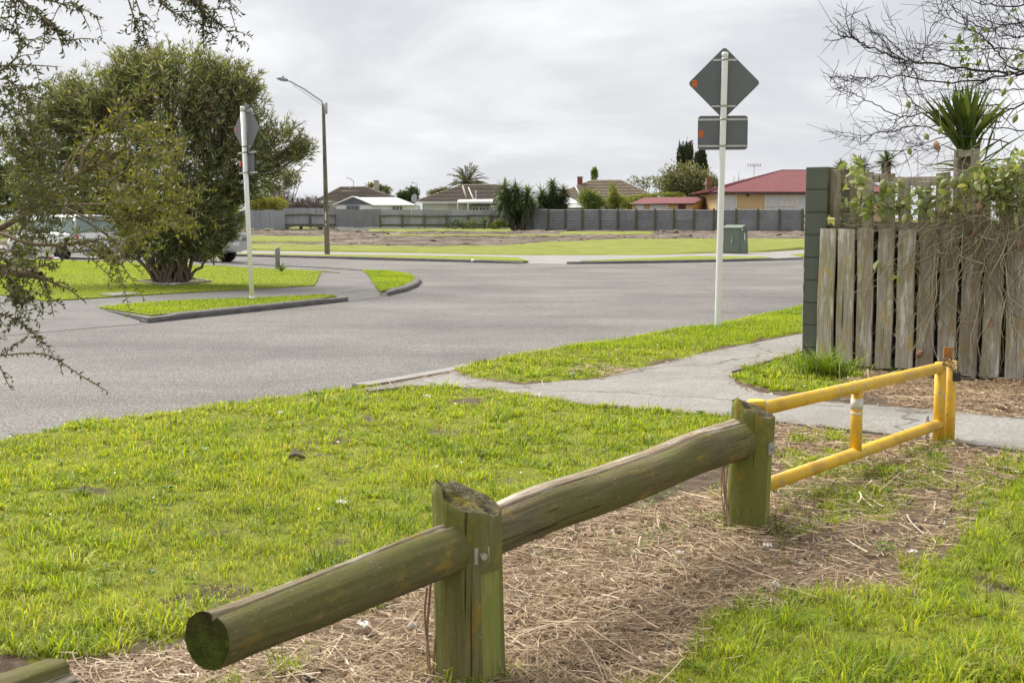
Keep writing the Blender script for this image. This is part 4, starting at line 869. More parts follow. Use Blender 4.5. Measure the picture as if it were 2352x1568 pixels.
for (cx, cy), rx, rzz, dy in lob:
    c = P(cx, cy, D0+dy); c = np.array(c); n = int(135*rx*rzz*2.4+36)
    d = unit(rng.normal(size=(n, 3))); rr = rng.uniform(.35, 1.0, n)**.55
    p = c+d*np.array([rx, rx*.85, rzz])*rr[:, None]; p += rng.normal(0, .06, p.shape)
    tips.append(p); o = unit(p-np.array([tb.x, tb.y, 1.2])); tdir.append(unit(o*.6+d*.5+np.array([0, 0, .55])+rng.normal(0, .18, p.shape)))
tips = np.concatenate(tips); tdir = np.concatenate(tdir)
kz = tips[:, 2] > .45; tips = tips[kz]; tdir = tdir[kz]
# main stems fan out from the base
stems = []; nodes = []
for i in range(44):
    t = tips[rng.integers(len(tips))]; a = rng.uniform(0, 6.28); b0 = np.array([tb.x+.34*math.cos(a)*rng.uniform(.5, 1), tb.y+.22*math.sin(a), .05])
    e = b0+(t-b0)*rng.uniform(.6, .85); m_ = b0+(e-b0)*.45+np.array([0, 0, .35*np.linalg.norm(e-b0)*.5]); q = bez(b0, m_, e, 12); q[1:-1] += rng.normal(0, .015, (10, 3))
    stems.append((q, np.linspace(rng.uniform(.028, .05), .010, 12))); nodes.append(q[3:])
nodes = np.concatenate(nodes)
tw = []
for p, d in zip(tips, tdir):
    dd = np.linalg.norm(nodes-p, axis=1)+np.maximum(0, nodes[:, 2]-p[2]+.1)*2; s_ = nodes[np.argmin(dd)]
    tw.append((bez(s_, p-d*np.linalg.norm(p-s_)*.5, p, 5), np.linspace(.009, .0035, 5)))
link('trunk', tubes_mesh('trunk', stems, 8), MT['bark'], ole).location = -tb
link('twigs', tubes_mesh('twigs', tw, 3), MT['bark'], ole).location = -tb
bk = 9; n = len(tips)*bk; tp = np.repeat(tips, bk, 0); td = np.repeat(tdir, bk, 0); back = rng.uniform(0, .30, n)
az = unit(np.cross(td, rng.normal(size=(n, 3)))); dl = unit(td*rng.uniform(.45, 1.2, n)[:, None]+az*.75)
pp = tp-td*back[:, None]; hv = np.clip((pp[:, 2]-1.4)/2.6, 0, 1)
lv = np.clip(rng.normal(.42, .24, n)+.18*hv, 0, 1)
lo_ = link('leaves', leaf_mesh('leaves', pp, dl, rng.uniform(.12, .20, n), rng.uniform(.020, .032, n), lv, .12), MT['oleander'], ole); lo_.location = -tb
# spent flower stalks, mostly high on the left
m_ = rng.random(len(tips)) < np.clip(.08+.42*(tips[:, 2] > 2.0), 0, .6); st_ = np.repeat(tips[m_], 7, 0); sd_ = unit(np.repeat(tdir[m_], 7, 0)+rng.normal(0, .5, (len(st_), 3)))
lo_ = link('flower_stalks', leaf_mesh('flower_stalks', st_, sd_, rng.uniform(.06, .16, len(st_)), .008), MT['seed'], ole); lo_.location = -tb
# planting bed edging and white stones
MT['bed'] = M('bark_soil', (.10, .075, .055), (.05, .038, .028), 25, .97, bmp=.8, bscale=60)
MT['edging'] = M('timber_edging', (.33, .30, .25), (.24, .22, .18), 8, .9)
MT['stone'] = M('white_stone', (.62, .60, .55), (.48, .46, .42), 9, .7)
bp = [G(x, y, .09) for x, y in ((548, 724), (700, 773), (1270, 742), (1355, 737))]
bp = [G(318, 647, .09), G(382, 656.5, .09), G(484, 648.5, .09), G(448, 642, .09)]
bed = thing('planting_bed', 'square timber edged soil bed around the oleander stems', 'garden bed', bp[0])
MB().prism([p+Vector((0, 0, -.03)) for p in bp], (0, 0, .035)).build('soil', MT['bed'], bed)
for a, b in zip(bp, bp[1:]+bp[:1]):
    d = b-a; MB().box((a+b)/2+Vector((0, 0, .012)), (d.length, .03, .06), math.atan2(d.y, d.x)).build('edging_board', MT['edging'], bed)
def rock(name, c, r, label, sq=.6, mat='stone', seed=0, group=None, cat='stone'):
    b = MB(); n, m = 10, 6; vs = []
    for i in range(m+1):
        t = math.pi*i/m
        for j in range(n):
            a = 2*math.pi*j/n; k = 1+.22*(float(vnoise(np.array(a*1.3+seed*3.7), np.array(t*1.7+seed), 5))-.5)
            vs.append((c[0]+r*k*math.sin(t)*math.cos(a), c[1]+r*k*.8*math.sin(t)*math.sin(a), c[2]+r*sq*(1+k*math.cos(t)*.9)*.8))
    b.add(vs, [(i*n+j, (i+1)*n+j, (i+1)*n+(j+1) % n, i*n+(j+1) % n) for i in range(m) for j in range(n)], True)
    return tag(rebase(b.build(name, MT[mat]), (c[0], c[1], c[2])), label, cat, group)
for i, (x, y, lab) in enumerate(((382, 655.5, 'leftmost of three white stones at the front of the oleander bed'), (395, 656, 'middle one of three white stones at the front of the oleander bed'), (404, 654.5, 'rightmost of three white stones at the front of the oleander bed'), (473, 645.5, 'pale stone at the right corner of the oleander bed'))):
    rock('stone', G(x, y, .09), .075 if i < 3 else .06, lab, .42, seed=i, group='stones edging the oleander bed')
# concrete lid set in the lawn
lid = gp([(226, 676.5), (262, 680), (320, 675.5), (285, 671.5)], .09)
lo_ = MB().prism([p+Vector((0, 0, -.02)) for p in lid], (0, 0, .035)).build('concrete_lid', MT['kerb_pale']); tag(rebase(lo_, lid[0]), 'flat pale concrete access lid set into the corner lawn', 'lid')

# ------------------------------------------------------------------ small yuccas
MT['yucca'] = leafmat('yucca_leaves', [(0, (.05, .085, .02)), (.5, (.13, .19, .04)), (1, (.27, .33, .10))], .25, .4)
MT['yuccadark'] = leafmat('cabbage_palm_leaves', [(0, (.05, .08, .033)), (.5, (.11, .165, .062)), (.85, (.19, .25, .10)), (1, (.34, .36, .2))], .2, .4)
MT['trunk'] = M('fibrous_trunk', (.16, .125, .09), (.09, .07, .05), 10, .95, bmp=.6)
def sword_head(c, n, L, w, up=.2, mat='yucca', droop=.1, spread=1.):
    d = unit(rng.normal(size=(n, 3))); d[:, 2] = np.abs(d[:, 2])*.9+up-rng.random(n)*.45*spread; d = unit(d)
    p = np.repeat(np.array(c)[None], n, 0)+d*.03*L; Ls = rng.uniform(.7, 1.1, n)*L
    return p, d, Ls, np.full(n, w), droop
def sword_mesh(name, heads):
    """folded sword leaves, three segments, arching"""
    V = []; A = []; F = []; o = 0
    for p, d, L, w, dr in heads:
        n = len(p); s = unit(np.cross(d, np.array([0, 0, 1.])+rng.normal(0, .05, (n, 3)))); nm = np.cross(s, d); dn = np.array([0, 0, -1.])*dr
        L = L[:, None]; w = w[:, None]
        a = p; b = p+d*L*.45+dn*L*.2; c = p+d*L+dn*L
        rows = [a-s*w*.3, a+s*w*.3, b-s*w*.5+nm*w*.25, b+s*w*.5+nm*w*.25, b-nm*0, c]
        V.append(np.stack(rows, 1).reshape(-1, 3)); k = np.arange(n)[:, None]*6+o
        F.append(np.concatenate([k+np.array([[0, 4, 2]]), k+np.array([[0, 1, 4]]), k+np.array([[1, 3, 4]]), k+np.array([[2, 4, 5]]), k+np.array([[4, 3, 5]])], 0)); o += 6*n
        A.append(np.repeat(np.clip(rng.normal(.5, .22, n)-.25*(d[:, 2] < 0), 0, 1), 6))
    return npmesh(name, np.concatenate(V), np.concatenate(F), attr=np.concatenate(A))
def yucca(name, label, base, heads, mat='yucca', group=None, cat='plant'):
    """heads: (offset xyz, leaves, length, width, up, droop)"""
    base = Vector(base); t = thing(name, label, cat, base, group=group)
    link('leaves', sword_mesh('leaves', [sword_head(o, n, L, w, up, droop=dr) for o, n, L, w, up, dr in heads]), MT[mat], t)
    st_ = MB(); k = False
    for o, *_ in heads:
        if o[2] > .08: st_.tube([(o[0]*.1, o[1]*.1, -.05), (o[0]*.6, o[1]*.6, o[2]*.6), o], [.05*max(.5, o[2]), .045*max(.5, o[2]), .035*max(.5, o[2])], 8); k = True
    if k: st_.build('trunk', MT['trunk'], t, False)
    return t
z_ = .09
yucca('yucca_plant', 'small spiky yucca beside the grey bollard on the lawn', G(646, 629, z_), [((0, 0, .05), 26, .30, .03, .35, .12)], group='young yuccas in the lawn')
yucca('yucca_plant', 'yucca on a short trunk beside the rear of the grey car', G(491, 607, z_), [((0, 0, .32), 34, .42, .05, .4, .15)], group='young yuccas in the lawn')
yucca('yucca_plant', 'small yucca in front of the white wagon', G(108, 595, z_), [((0, 0, .08), 22, .38, .045, .4, .12)], group='young yuccas in the lawn')
yucca('yucca_plant', 'small yucca behind the grass left of the oleander', G(214, 598, z_), [((0, 0, .12), 22, .36, .045, .4, .12)], group='young yuccas in the lawn')
# ------------------------------------------------------------------ bollard, lamp post, power cabinet
MT['greypaint'] = M('grey_paint', (.30, .315, .325), (.25, .26, .27), 6, .55)
bl = G(638, 615.5, .09); b = thing('bollard', 'grey round topped metal bollard at the back of the lawn', 'bollard', bl)
MB().lathe(bl, [(.058, -.02), (.058, .26), (.066, .265), (.066, .40), (.066, .47), (.06, .50), (.04, .53), (.01, .54)], 20).build('tube', MT['greypaint'], b)
MB().lathe(bl+Vector((.04, -.05, .30)), [(.012, 0), (.012, .03)], 8).build('latch', MT['galv'], b)
MT['whitish'] = None
MT['poleconc'] = M('stained_concrete_pole', (.20, .175, .14), (.13, .112, .09), 5, .92, (1, 1, .2), layers=[((.075, .065, .05), 9, .52, .7, (1, 1, .2)), ((.26, .23, .15), 14, .62, .74)], bmp=.4)
MT['polepale'] = M('pale_steel', (.46, .47, .48), (.40, .41, .42), 6, .45, metal=.3)
lb_ = G(752, 583, .09); lp = thing('street_lamp', 'tall concrete street lamp post with an angled arm on the far berm', 'street lamp', lb_)
hT = P(748, 240, lb_.y).z
pb = MB(); pts = []
for z, s in ((-.2, .185), (hT, .10)):
    lean = -.07*(z/hT) if z > 0 else 0
    for x, y in rounded(s, s, s*.22, 2): pts.append((lb_.x+lean+x, lb_.y+y, z))
n = len(pts)//2; pb.add(pts, [(j, (j+1) % n, n+(j+1) % n, n+j) for j in range(n)]+[tuple(range(n-1, -1, -1)), tuple(range(n, 2*n))]); pb.build('pole', MT['poleconc'], lp)
ap = [P(747, 246, lb_.y), P(738, 232, lb_.y), P(700, 206, lb_.y), P(668, 188, lb_.y), P(656, 184, lb_.y)]
MB().tube([P(747.5, 262, lb_.y), P(747.5, 236, lb_.y)], .075, 10).build('collar', MT['polepale'], lp)
MB().tube(ap, .028, 8).build('arm', MT['polepale'], lp); MB().tube([P(742, 243, lb_.y), P(672, 195, lb_.y)], .010, 6).build('stay_rod', MT['polepale'], lp)
hd = MB(); a_, c_ = P(661, 185, lb_.y), P(635, 179.5, lb_.y); ax_ = (c_-a_)
prof = [(0, .05, .03), (.25, .10, .045), (.6, .12, .05), (.85, .09, .035), (1, .03, .012)]; vs = []
for t, hw, hh in prof:
    q = a_+ax_*t
    for j in range(10):
        an = 2*math.pi*j/10; vs.append((q.x+hh*.35*math.sin(an), q.y+hw*math.cos(an), q.z+hh*math.sin(an)*1.4))
hd.add(vs, [(i*10+j, i*10+(j+1) % 10, (i+1)*10+(j+1) % 10, (i+1)*10+j) for i in range(4) for j in range(10)]+[tuple(range(9, -1, -1)), tuple(range(40, 50))], True); h_ = hd.build('lamp_head', MT['greypaint'], lp)
q = P(650, 177, lb_.y); MB().lathe((q.x, q.y, q.z-.04), [(.03, 0), (.03, .06), (.02, .075)], 10).build('light_sensor', MT['black'], h_)
q = P(749.6, 497, lb_.y-.1); s_ = MB(); s_.box((q.x-.03, q.y, q.z), (.05, .01, .30)); s_.box((q.x-.03, q.y, q.z-.28), (.05, .01, .06)); o = s_.build('marker_plate', MT['paper'], lp)
MT['cabgreen'] = M('dark_green_cabinet', (.14, .175, .132), (.118, .15, .112), 4, .6, layers=[((.17, .215, .16), 14, .62, .75)])
cb = G(1689, 581, .09); cab = thing('power_cabinet', 'dark green leaning power cabinet behind the far footpath', 'cabinet', cb, R(-38))
sc_ = FPX/cb.y
def tap(b, x0, x1, y0, y1, z0, z1, k=.9):
    vs = [(x*m, y*m, z) for z, m in ((z0, 1), (z1, k)) for x, y in ((x0, y0), (x1, y0), (x1, y1), (x0, y1))]
    return b.add(vs, [(3, 2, 1, 0), (4, 5, 6, 7), (0, 1, 5, 4), (1, 2, 6, 5), (2, 3, 7, 6), (3, 0, 4, 7)])
tap(MB(), -.38, .38, -.28, .28, -.05, .93).build('body', MT['cabgreen'], cab, False)
b = MB(); b.add([(-.39, -.29, .93), (.39, -.29, .93), (.39, .29, .93), (-.39, .29, .93), (-.39, 0, 1.03), (.39, 0, 1.03)], [(3, 2, 1, 0), (0, 1, 5, 4), (2, 3, 4, 5), (0, 4, 3), (1, 2, 5)]); b.build('lid', MT['cabgreen'], cab, False)
dr = tap(MB(), -.34, .34, -.295, -.27, .03, .90).build('door', MT['cabgreen'], cab, False)
MB().box((.0, -.285, .5), (.03, .03, .12)).build('hasp', MT['galv'], dr, False); MB().box((.0, -.30, .42), (.05, .03, .06)).build('padlock', MT['alu'], dr, False)
MB().box((.385, -.05, .60), (.012, .06, .26), rot=Matrix.Rotation(-.04, 3, 'Y')).build('notice', MT['paper'], cab, False); MB().box((.362, -.18, .86), (.012, .07, .07)).build('notice', MT['paper'], cab, False)
MB().box((.372, .02, .80), (.014, .34, .03)).build('vent', MT['black'], cab, False)

# ------------------------------------------------------------------ parked cars
MT['glass'] = M('car_glass', (.11, .15, .14), (.20, .26, .24), 1.5, .05, spec=1.)
MT['tyre'] = flat('tyre_rubber', (.02, .02, .021), .85); MT['rim'] = M('alloy_rim', (.45, .45, .45), (.38, .38, .38), 9, .35, metal=.6)
MT['lampred'] = flat('tail_lamp', (.45, .03, .025), .25); MT['lampclear'] = flat('lamp_clear', (.6, .6, .58), .15); MT['plate'] = flat('number_plate', (.7, .7, .68), .4)
def carmat(n, c): return M(n, c, tuple(x*.95 for x in c), 2, .28, coat=.6, metal=.1)
def car(name, label, loc, rz, body, wagon=True, L=4.3, W=1.68, H=1.47):
    t = thing(name, label, 'car', loc, rz, 'cars parked behind the lawn'); mat = carmat(name+'_paint', body); hw = W/2
    # stations along the car, x forward (+): (x, belt z, hood/roof top z, half width)
    if wagon: low = [(-2.12, .62, .80), (-2.05, .40, .88), (-1.9, .30, .92), (-1.0, .24, .93), (0, .24, .92), (.9, .24, .90), (1.2, .24, .86), (1.75, .26, .76), (2.05, .32, .66), (2.15, .42, .55)]
    else: low = [(-2.0, .60, .80), (-1.95, .38, .92), (-1.75, .30, .95), (-1.0, .24, .95), (0, .24, .94), (.8, .24, .92), (1.1, .24, .88), (1.65, .26, .78), (1.92, .32, .66), (2.0, .42, .55)]
    b = MB(); vs = []; m = 14
    for x, z0, z1_ in low:
        k = 1-.09*max(0, (abs(x)-1.5)/.6)**2
        sec = [(-hw*.90, z0), (-hw*.97, z0+.10), (-hw, (z0+z1_)/2-.02), (-hw*.985, z1_-.12), (-hw*.94, z1_-.02), (-hw*.80, z1_), (-hw*.3, z1_+.012)]; sec = sec+[(-y, z) for y, z in reversed(sec)]
        for y, z in sec: vs.append((x, y*k, z))
    fs = [(i*m+j, i*m+(j+1) % m, (i+1)*m+(j+1) % m, (i+1)*m+j) for i in range(len(low)-1) for j in range(m)]+[tuple(range(m-1, -1, -1)), tuple((len(low)-1)*m+j for j in range(m))]
    b.add(vs, fs, True); bo = b.build('body', mat, t, False)
    # cabin: glass solid with painted roof and pillars over it
    if wagon: xs_ = dict(r0=-2.0, r1=-1.80, f1=.25, f0=1.0)
    else: xs_ = dict(r0=-1.85, r1=-1.45, f1=.2, f0=.95)
    zb_, zt2 = .90, H-.05; w0, w1 = hw*.93, hw*.76
    c8 = [(xs_['r0'], w0, zb_), (xs_['f0'], w0, zb_-.02), (xs_['f1'], w1, zt2), (xs_['r1'], w1, zt2)]
    g = MB(); g.add([(x, -y, z) for x, y, z in c8]+[(x, y, z) for x, y, z in c8], [(0, 1, 2, 3), (7, 6, 5, 4), (0, 3, 7, 4), (1, 5, 6, 2), (3, 2, 6, 7)]); g.build('windows', MT['glass'], t, False)
    r = MB(); xs2 = np.linspace(xs_['r1']-.06, xs_['f1']+.06, 8); ys2 = np.linspace(-1, 1, 9); vs = []
    for x in xs2:
        for y in ys2: vs.append((x, y*(w1+.02), zt2-.012+.075*(1-y**4)*(1-((x-xs2.mean())/(xs2[-1]-xs2[0])*2)**4*.5)))
    r.add(vs, [(i*9+j, (i+1)*9+j, (i+1)*9+j+1, i*9+j+1) for i in range(7) for j in range(8)], True); ro = r.build('roof', mat, t, False); so = ro.modifiers.new('solid', 'SOLIDIFY'); so.thickness = .03; so.offset = -1
    for s in (-1, 1):
        for xb, xt, nm in ((xs_['f0'], xs_['f1'], 'pillar'), (xs_['r0'], xs_['r1'], 'pillar'), (-.25, -.25, 'pillar'), (-1.15, -1.12, 'pillar')):
            MB().tube([(xb, s*(w0+.004), zb_-.02), (xt, s*(w1+.004), zt2)], .038 if nm and xb != xt else .028, 6).build(nm, mat, t, False)
        for x in (-1.28, 1.30) if wagon else (-1.22, 1.24):
            wh = bpy.data.objects.new('wheel', None); COL.objects.link(wh); wh.parent = t; wh.location = (x, s*(hw-.09), .29)
            ty = MB(); prof = [(.19, -.09), (.275, -.095), (.295, -.06), (.295, .06), (.275, .095), (.19, .09)]; n = 24
            vs = [(rr*math.cos(2*math.pi*j/n), yy, rr*math.sin(2*math.pi*j/n)) for rr, yy in prof for j in range(n)]
            ty.add(vs, [(i*n+j, (i+1)*n+j, (i+1)*n+(j+1) % n, i*n+(j+1) % n) for i in range(5) for j in range(n)]+[(5*n+j, j, (j+1) % n, 5*n+(j+1) % n) for j in range(n)], True); ty.build('tyre', MT['tyre'], wh, False)
            ri = MB(); ri.tube([(0, s*.03, 0), (0, s*.075, 0)], .07, 12)
            for k in range(7):
                a = 2*math.pi*k/7; ri.box((.115*math.cos(a), s*.06, .115*math.sin(a)), (.17, .03, .055), rot=Matrix.Rotation(-a, 3, 'Y'))
            ri.tube([(0, s*.02, 0), (0, s*.072, 0)], .195, 24); ri.build('rim', MT['rim'], wh, False)
            ar = MB(); ar.tube([(x, s*(hw-.16), .30), (x, s*(hw+.001), .30)], .318, 22); ar.build('wheel_arch', MT['tyre'], bo, False)
        MB().box((-2.06 if wagon else -1.95, s*hw*.74, .74), (.10, .30, .16)).build('tail_lamp', MT['lampred'], t, False)
        MB().box((1.98 if wagon else 1.84, s*hw*.70, .62), (.16, .34, .13)).build('headlight', MT['lampclear'], t, False)
        MB().box((.75, s*(hw+.07), .98), (.12, .16, .11)).build('mirror', mat, t, False)
    x = -2.13 if wagon else -2.02
    MB().box((x+.02, 0, .50), (.16, W*.88, .22)).build('rear_bumper', mat, t, False); MB().box((x-.06, 0, .58), (.012, .36, .12)).build('number_plate', MT['plate'], t, False)
    MB().box((x+.30, 0, .42), (.01, .01, .01)); MB().box((2.10 if wagon else 1.95, 0, .42), (.14, W*.86, .22)).build('front_bumper', mat, t, False)
    return t
c1 = G(185, 597.5, .0); car('parked_car', 'white station wagon parked behind the lawn on the left', (c1.x-.80, c1.y+.55, .0), R(180-38), (.78, .78, .77), True)
c2 = G(480, 603, .0); car('parked_car', 'silver grey hatchback partly hidden behind the oleander stems', (c2.x-1.08, c2.y+.75, .0), R(180-22), (.40, .41, .43), False, 4.0, 1.66, 1.46)
MT['redlabel'] = flat('red_label', (.6, .08, .06), .5); MT['clearpl'] = flat('white_plastic', (.75, .75, .74), .3)
bg_ = G(128, 596.5, .09); bt = thing('shopping_bag', 'small white and red plastic bag lying on the lawn beside the wagon', 'bag', bg_)
rb = rock('bag_film', (0, 0, 0), .14, None, .35, 'clearpl', 4); rb.name = 'film'; rb.parent = bt; rb.location = (0, 0, 0)
del rb['category']
MB().box((-.08, -.05, .06), (.10, .08, .06)).build('red_print', MT['redlabel'], bt, False)
bo_ = G(1095, 602.5, .0); bt = thing('plastic_bottle', 'clear plastic bottle with green label lying in the far gutter', 'bottle', bo_+Vector((0, -.1, .045)))
MT['bottleg'] = flat('green_label', (.12, .55, .25), .4); MT['pet'] = flat('clear_pet', (.75, .82, .80), .15)
MB().tube([(-.17, 0, 0), (-.16, 0, 0), (.06, 0, 0), (.12, 0, 0), (.16, 0, 0)], [.03, .05, .05, .02, .014], 12).build('bottle', MT['pet'], bt, False); MB().tube([(-.09, 0, 0), (.0, 0, 0)], .052, 12).build('label_band', MT['bottleg'], bt, False); MB().tube([(.16, 0, 0), (.185, 0, 0)], .016, 10).build('cap', MT['bottleg'], bt, False)
# ------------------------------------------------------------------ back fences
GB = .50                                                   # level of the back of the lot
MT['iron'] = M('grey_corrugated_iron', (.30, .31, .32), (.24, .25, .26), 1.2, .55, layers=[((.17, .17, .17), 2.5, .55, .75), ((.36, .37, .38), 7, .6, .75)], metal=.25, objvar=.10)
MT['iron_pale'] = M('pale_corrugated_iron', (.40, .415, .435), (.34, .355, .375), 1.2, .55, (1, 1, .4), layers=[((.26, .26, .26), 3, .55, .75, (1, 1, .25))], metal=.2, objvar=.12)
MT['iron_dark'] = M('dark_corrugated_iron', (.105, .11, .11), (.085, .09, .09), 1.2, .6, metal=.2)
MT['fencepost'] = M('old_fence_timber', (.17, .145, .095), (.11, .095, .06), 6, .92, layers=[((.10, .115, .045), 3, .5, .7)])
def corrugated(L, H, horiz, pitch=.118, amp=.03, seg=4):
    """a roofing sheet standing in the XZ plane"""
    V = []; F = []
    if horiz:
        n = int(H/pitch)*seg
        for i in range(n+1):
            z = H*i/n; y = amp*math.cos(2*math.pi*i/seg); V += [(0, y, z), (L, y, z)]
    else:
        n = int(L/pitch)*seg
        for i in range(n+1):
            x = L*i/n; y = amp*math.cos(2*math.pi*i/seg); V += [(x, y, 0), (x, y, H)]
    F = [(2*i, 2*i+1, 2*i+3, 2*i+2) for i in range(n)]
    me = bpy.data.meshes.new('sheet'); me.from_pydata(V, [], F); me.update(); me.polygons.foreach_set('use_smooth', [True]*len(F)); return me
# right: horizontal sheets between timber posts
pa, pb_ = P(1184, 527, 97), P(1862, 531, 90.3); pa.z = GB; pb_.z = GB-.05; dv = (pb_-pa); Lf = Vector((dv.x, dv.y, 0)).length; ang = math.atan2(dv.y, dv.x)
hf = thing('iron_fence', 'grey fence of horizontal corrugated iron sheets between timber posts', 'fence', pa, ang)
postpx = [1187, 1222.5, 1259, 1298, 1336.5, 1376.5, 1417, 1459, 1502, 1545, 1590, 1636, 1686, 1736, 1785, 1837, 1870]
ts = [max(0., ((P(x, 500, 97).x/97*0)+0)) for x in postpx]
def tpar(px):                                              # distance along the fence line seen in direction px
    k = (px-1176)/FPX/ct; return max(-.1, (k*pa.y-pa.x)/(dv.x-k*dv.y)*Lf)
tsl = [tpar(x) for x in postpx]; cache = {}
for i, (a, b) in enumerate(zip(tsl[:-1], tsl[1:])):
    for zz, hh, yy in ((.02, .78, 0.), (.76, .78, .012)):
        key = (round(b-a, 1), hh)
        if key not in cache: cache[key] = corrugated(b-a+.02, hh, True, amp=.026); cache[key].materials.append(MT['iron'])
        o = link('sheet', cache[key], None, hf); o.location = (a-.01, yy, zz+random.uniform(-.015, .015)-.05*(a/Lf))
for t_ in tsl: 
    b = MB(); b.box((0, 0, .79), (.13, .10, 1.62)); o = b.build('post', MT['fencepost'], hf, False); o.location = (t_, -.08, -.06*(t_/Lf)); o.rotation_euler[1] = random.uniform(-.012, .012)
# left: upright sheets, some leaning, with a paling frame
YF = 97.
def sheetrun(name, label, px0, px1, ytop, ybot, mat, Y=YF, step=.76, framed=False, lean=0, seed=0):
    a, b = P(px0, ybot, Y), P(px1, ybot, Y); H = P(px0, ytop, Y).z-a.z; n = max(1, round((b.x-a.x)/step)); w_ = (b.x-a.x)/n
    t = thing(name, label, 'fence', a); me = corrugated(w_+.02, H, False, amp=.018); me.materials.append(mat)
    for i in range(n):
        o = link('sheet', me, None, t); o.location = (i*w_, -.008*(i % 2), random.uniform(-.03, .03)); o.rotation_euler = (lean+random.uniform(-.01, .01), random.uniform(-.012, .012)+(.05 if framed and i % 5 == 3 else 0), 0)
    if framed:
        zr_ = H*.62
        m_ = max(2, round((b.x-a.x)/1.75))
        for i in range(m_+1):
            x = (b.x-a.x)*i/m_; MB().box((x, -.12, H*.33), (.13, .10, H*.74)).build('post', MT['fencepost'], t, False)
        for i in range(m_):
            x = (b.x-a.x)*(i+.5)/m_; o = MB().box((0, 0, 0), ((b.x-a.x)/m_+.02, .05, .10)).build('rail', MT['fencepost'], t, False); o.location = (x, -.10, zr_+random.uniform(-.04, .04)); o.rotation_euler[1] = random.uniform(-.035, .035)
            o = MB().box((0, 0, 0), ((b.x-a.x)/m_+.02, .04, .12)).build('base_board', MT['fencepost'], t, False); o.location = (x, -.10, .16)
    return t
sheetrun('iron_fence', 'dark grey corrugated iron fence behind the leaning sign pole', 440, 559, 484, 527, MT['iron_dark'])
sheetrun('iron_fence', 'pale blue grey upright iron fence below the yellow hedge', 559, 654, 482.5, 525.5, MT['iron_pale'], YF+.05)
sheetrun('iron_fence', 'patched iron fence with mossy timber frame left of the lamp post', 652, 773, 478, 521, MT['iron_pale'], YF+.3, framed=True)
sheetrun('iron_fence', 'plain mid grey upright iron fence right of the lamp post', 772, 875, 481, 522, MT['iron'], YF+.1)
sheetrun('iron_fence', 'sagging pale iron fence with timber frame in front of the white houses', 874, 1178, 481.5, 521.5, MT['iron_pale'], YF+.25, framed=True)

# ------------------------------------------------------------------ houses
MT['tile_brown'] = M('brown_roof_tile', (.165, .135, .105), (.115, .095, .075), 3, .8, layers=[((.21, .185, .15), 6, .55, .75)], objvar=0)
MT['tile_tan'] = M('tan_roof_tile', (.27, .215, .15), (.21, .165, .115), 3, .8, layers=[((.17, .14, .105), 5, .55, .75)])
MT['ridge'] = M('ridge_tile', (.30, .25, .175), (.24, .2, .14), 5, .8)
MT['red_iron'] = M('red_iron_roof', (.22, .088, .09), (.19, .077, .08), 1.5, .85, layers=[((.33, .12, .11), 4, .58, .8)], spec=.15)
MT['white_iron'] = M('white_iron_roof', (.72, .74, .76), (.62, .64, .66), 1.2, .4, layers=[((.5, .46, .42), 2, .66, .8)])
MT['whitewall'] = M('white_wall', (.86, .86, .85), (.80, .80, .79), 2, .8, bmp=.3, bscale=14)
MT['cream'] = M('cream_weatherboard', (.70, .50, .25), (.65, .46, .23), 1.5, .75)
MT['trim'] = M('cream_trim', (.76, .70, .57), (.70, .64, .52), 3, .7); MT['whitetrim'] = M('white_trim', (.76, .76, .74), (.68, .68, .66), 3, .6)
MT['maroon'] = M('maroon_door', (.10, .03, .035), (.08, .025, .03), 4, .5); MT['bluegrey'] = M('blue_grey_boards', (.215, .235, .255), (.175, .195, .215), 2, .7)
MT['winglass'] = M('window_glass', (.10, .11, .12), (.16, .17, .18), 1.2, .06, spec=.9); MT['net'] = M('net_curtain', (.74, .75, .74), (.56, .57, .57), 5, .8, (3, 3, .4)); MT['darkwin'] = M('dark_pane', (.05, .055, .06), (.09, .095, .10), 1.2, .08, spec=.9)
MT['brickred'] = M('red_brick', (.30, .085, .065), (.24, .07, .055), 12, .85); MT['rendered'] = M('cream_render', (.52, .49, .43), (.44, .42, .37), 4, .85); MT['rusty'] = M('rusty_chimney', (.26, .16, .07), (.17, .10, .05), 4, .9); MT['gutter'] = M('dark_gutter', (.09, .04, .045), (.07, .035, .04), 4, .5); MT['greyroof'] = M('grey_iron', (.30, .31, .31), (.25, .26, .26), 2, .6)
def course_plane(b, e0, e1, r0, r1, n, lift=.095):
    """roof slope from eave e0-e1 to ridge r0-r1 laid in n overlapping courses"""
    e0, e1, r0, r1 = (Vector(v) for v in (e0, e1, r0, r1)); nm = (e1-e0).cross((r0+r1)/2-e0).normalized()
    if nm.z < 0: nm = -nm
    for i in range(n):
        t0, t1 = i/n, (i+1)/n; a, c = e0.lerp(r0, t0), e1.lerp(r1, t0); d, f = e0.lerp(r0, t1), e1.lerp(r1, t1)
        b.add([a+nm*lift, c+nm*lift, f+nm*.004, d+nm*.004, a, c], [(0, 1, 2, 3), (4, 5, 1, 0)])
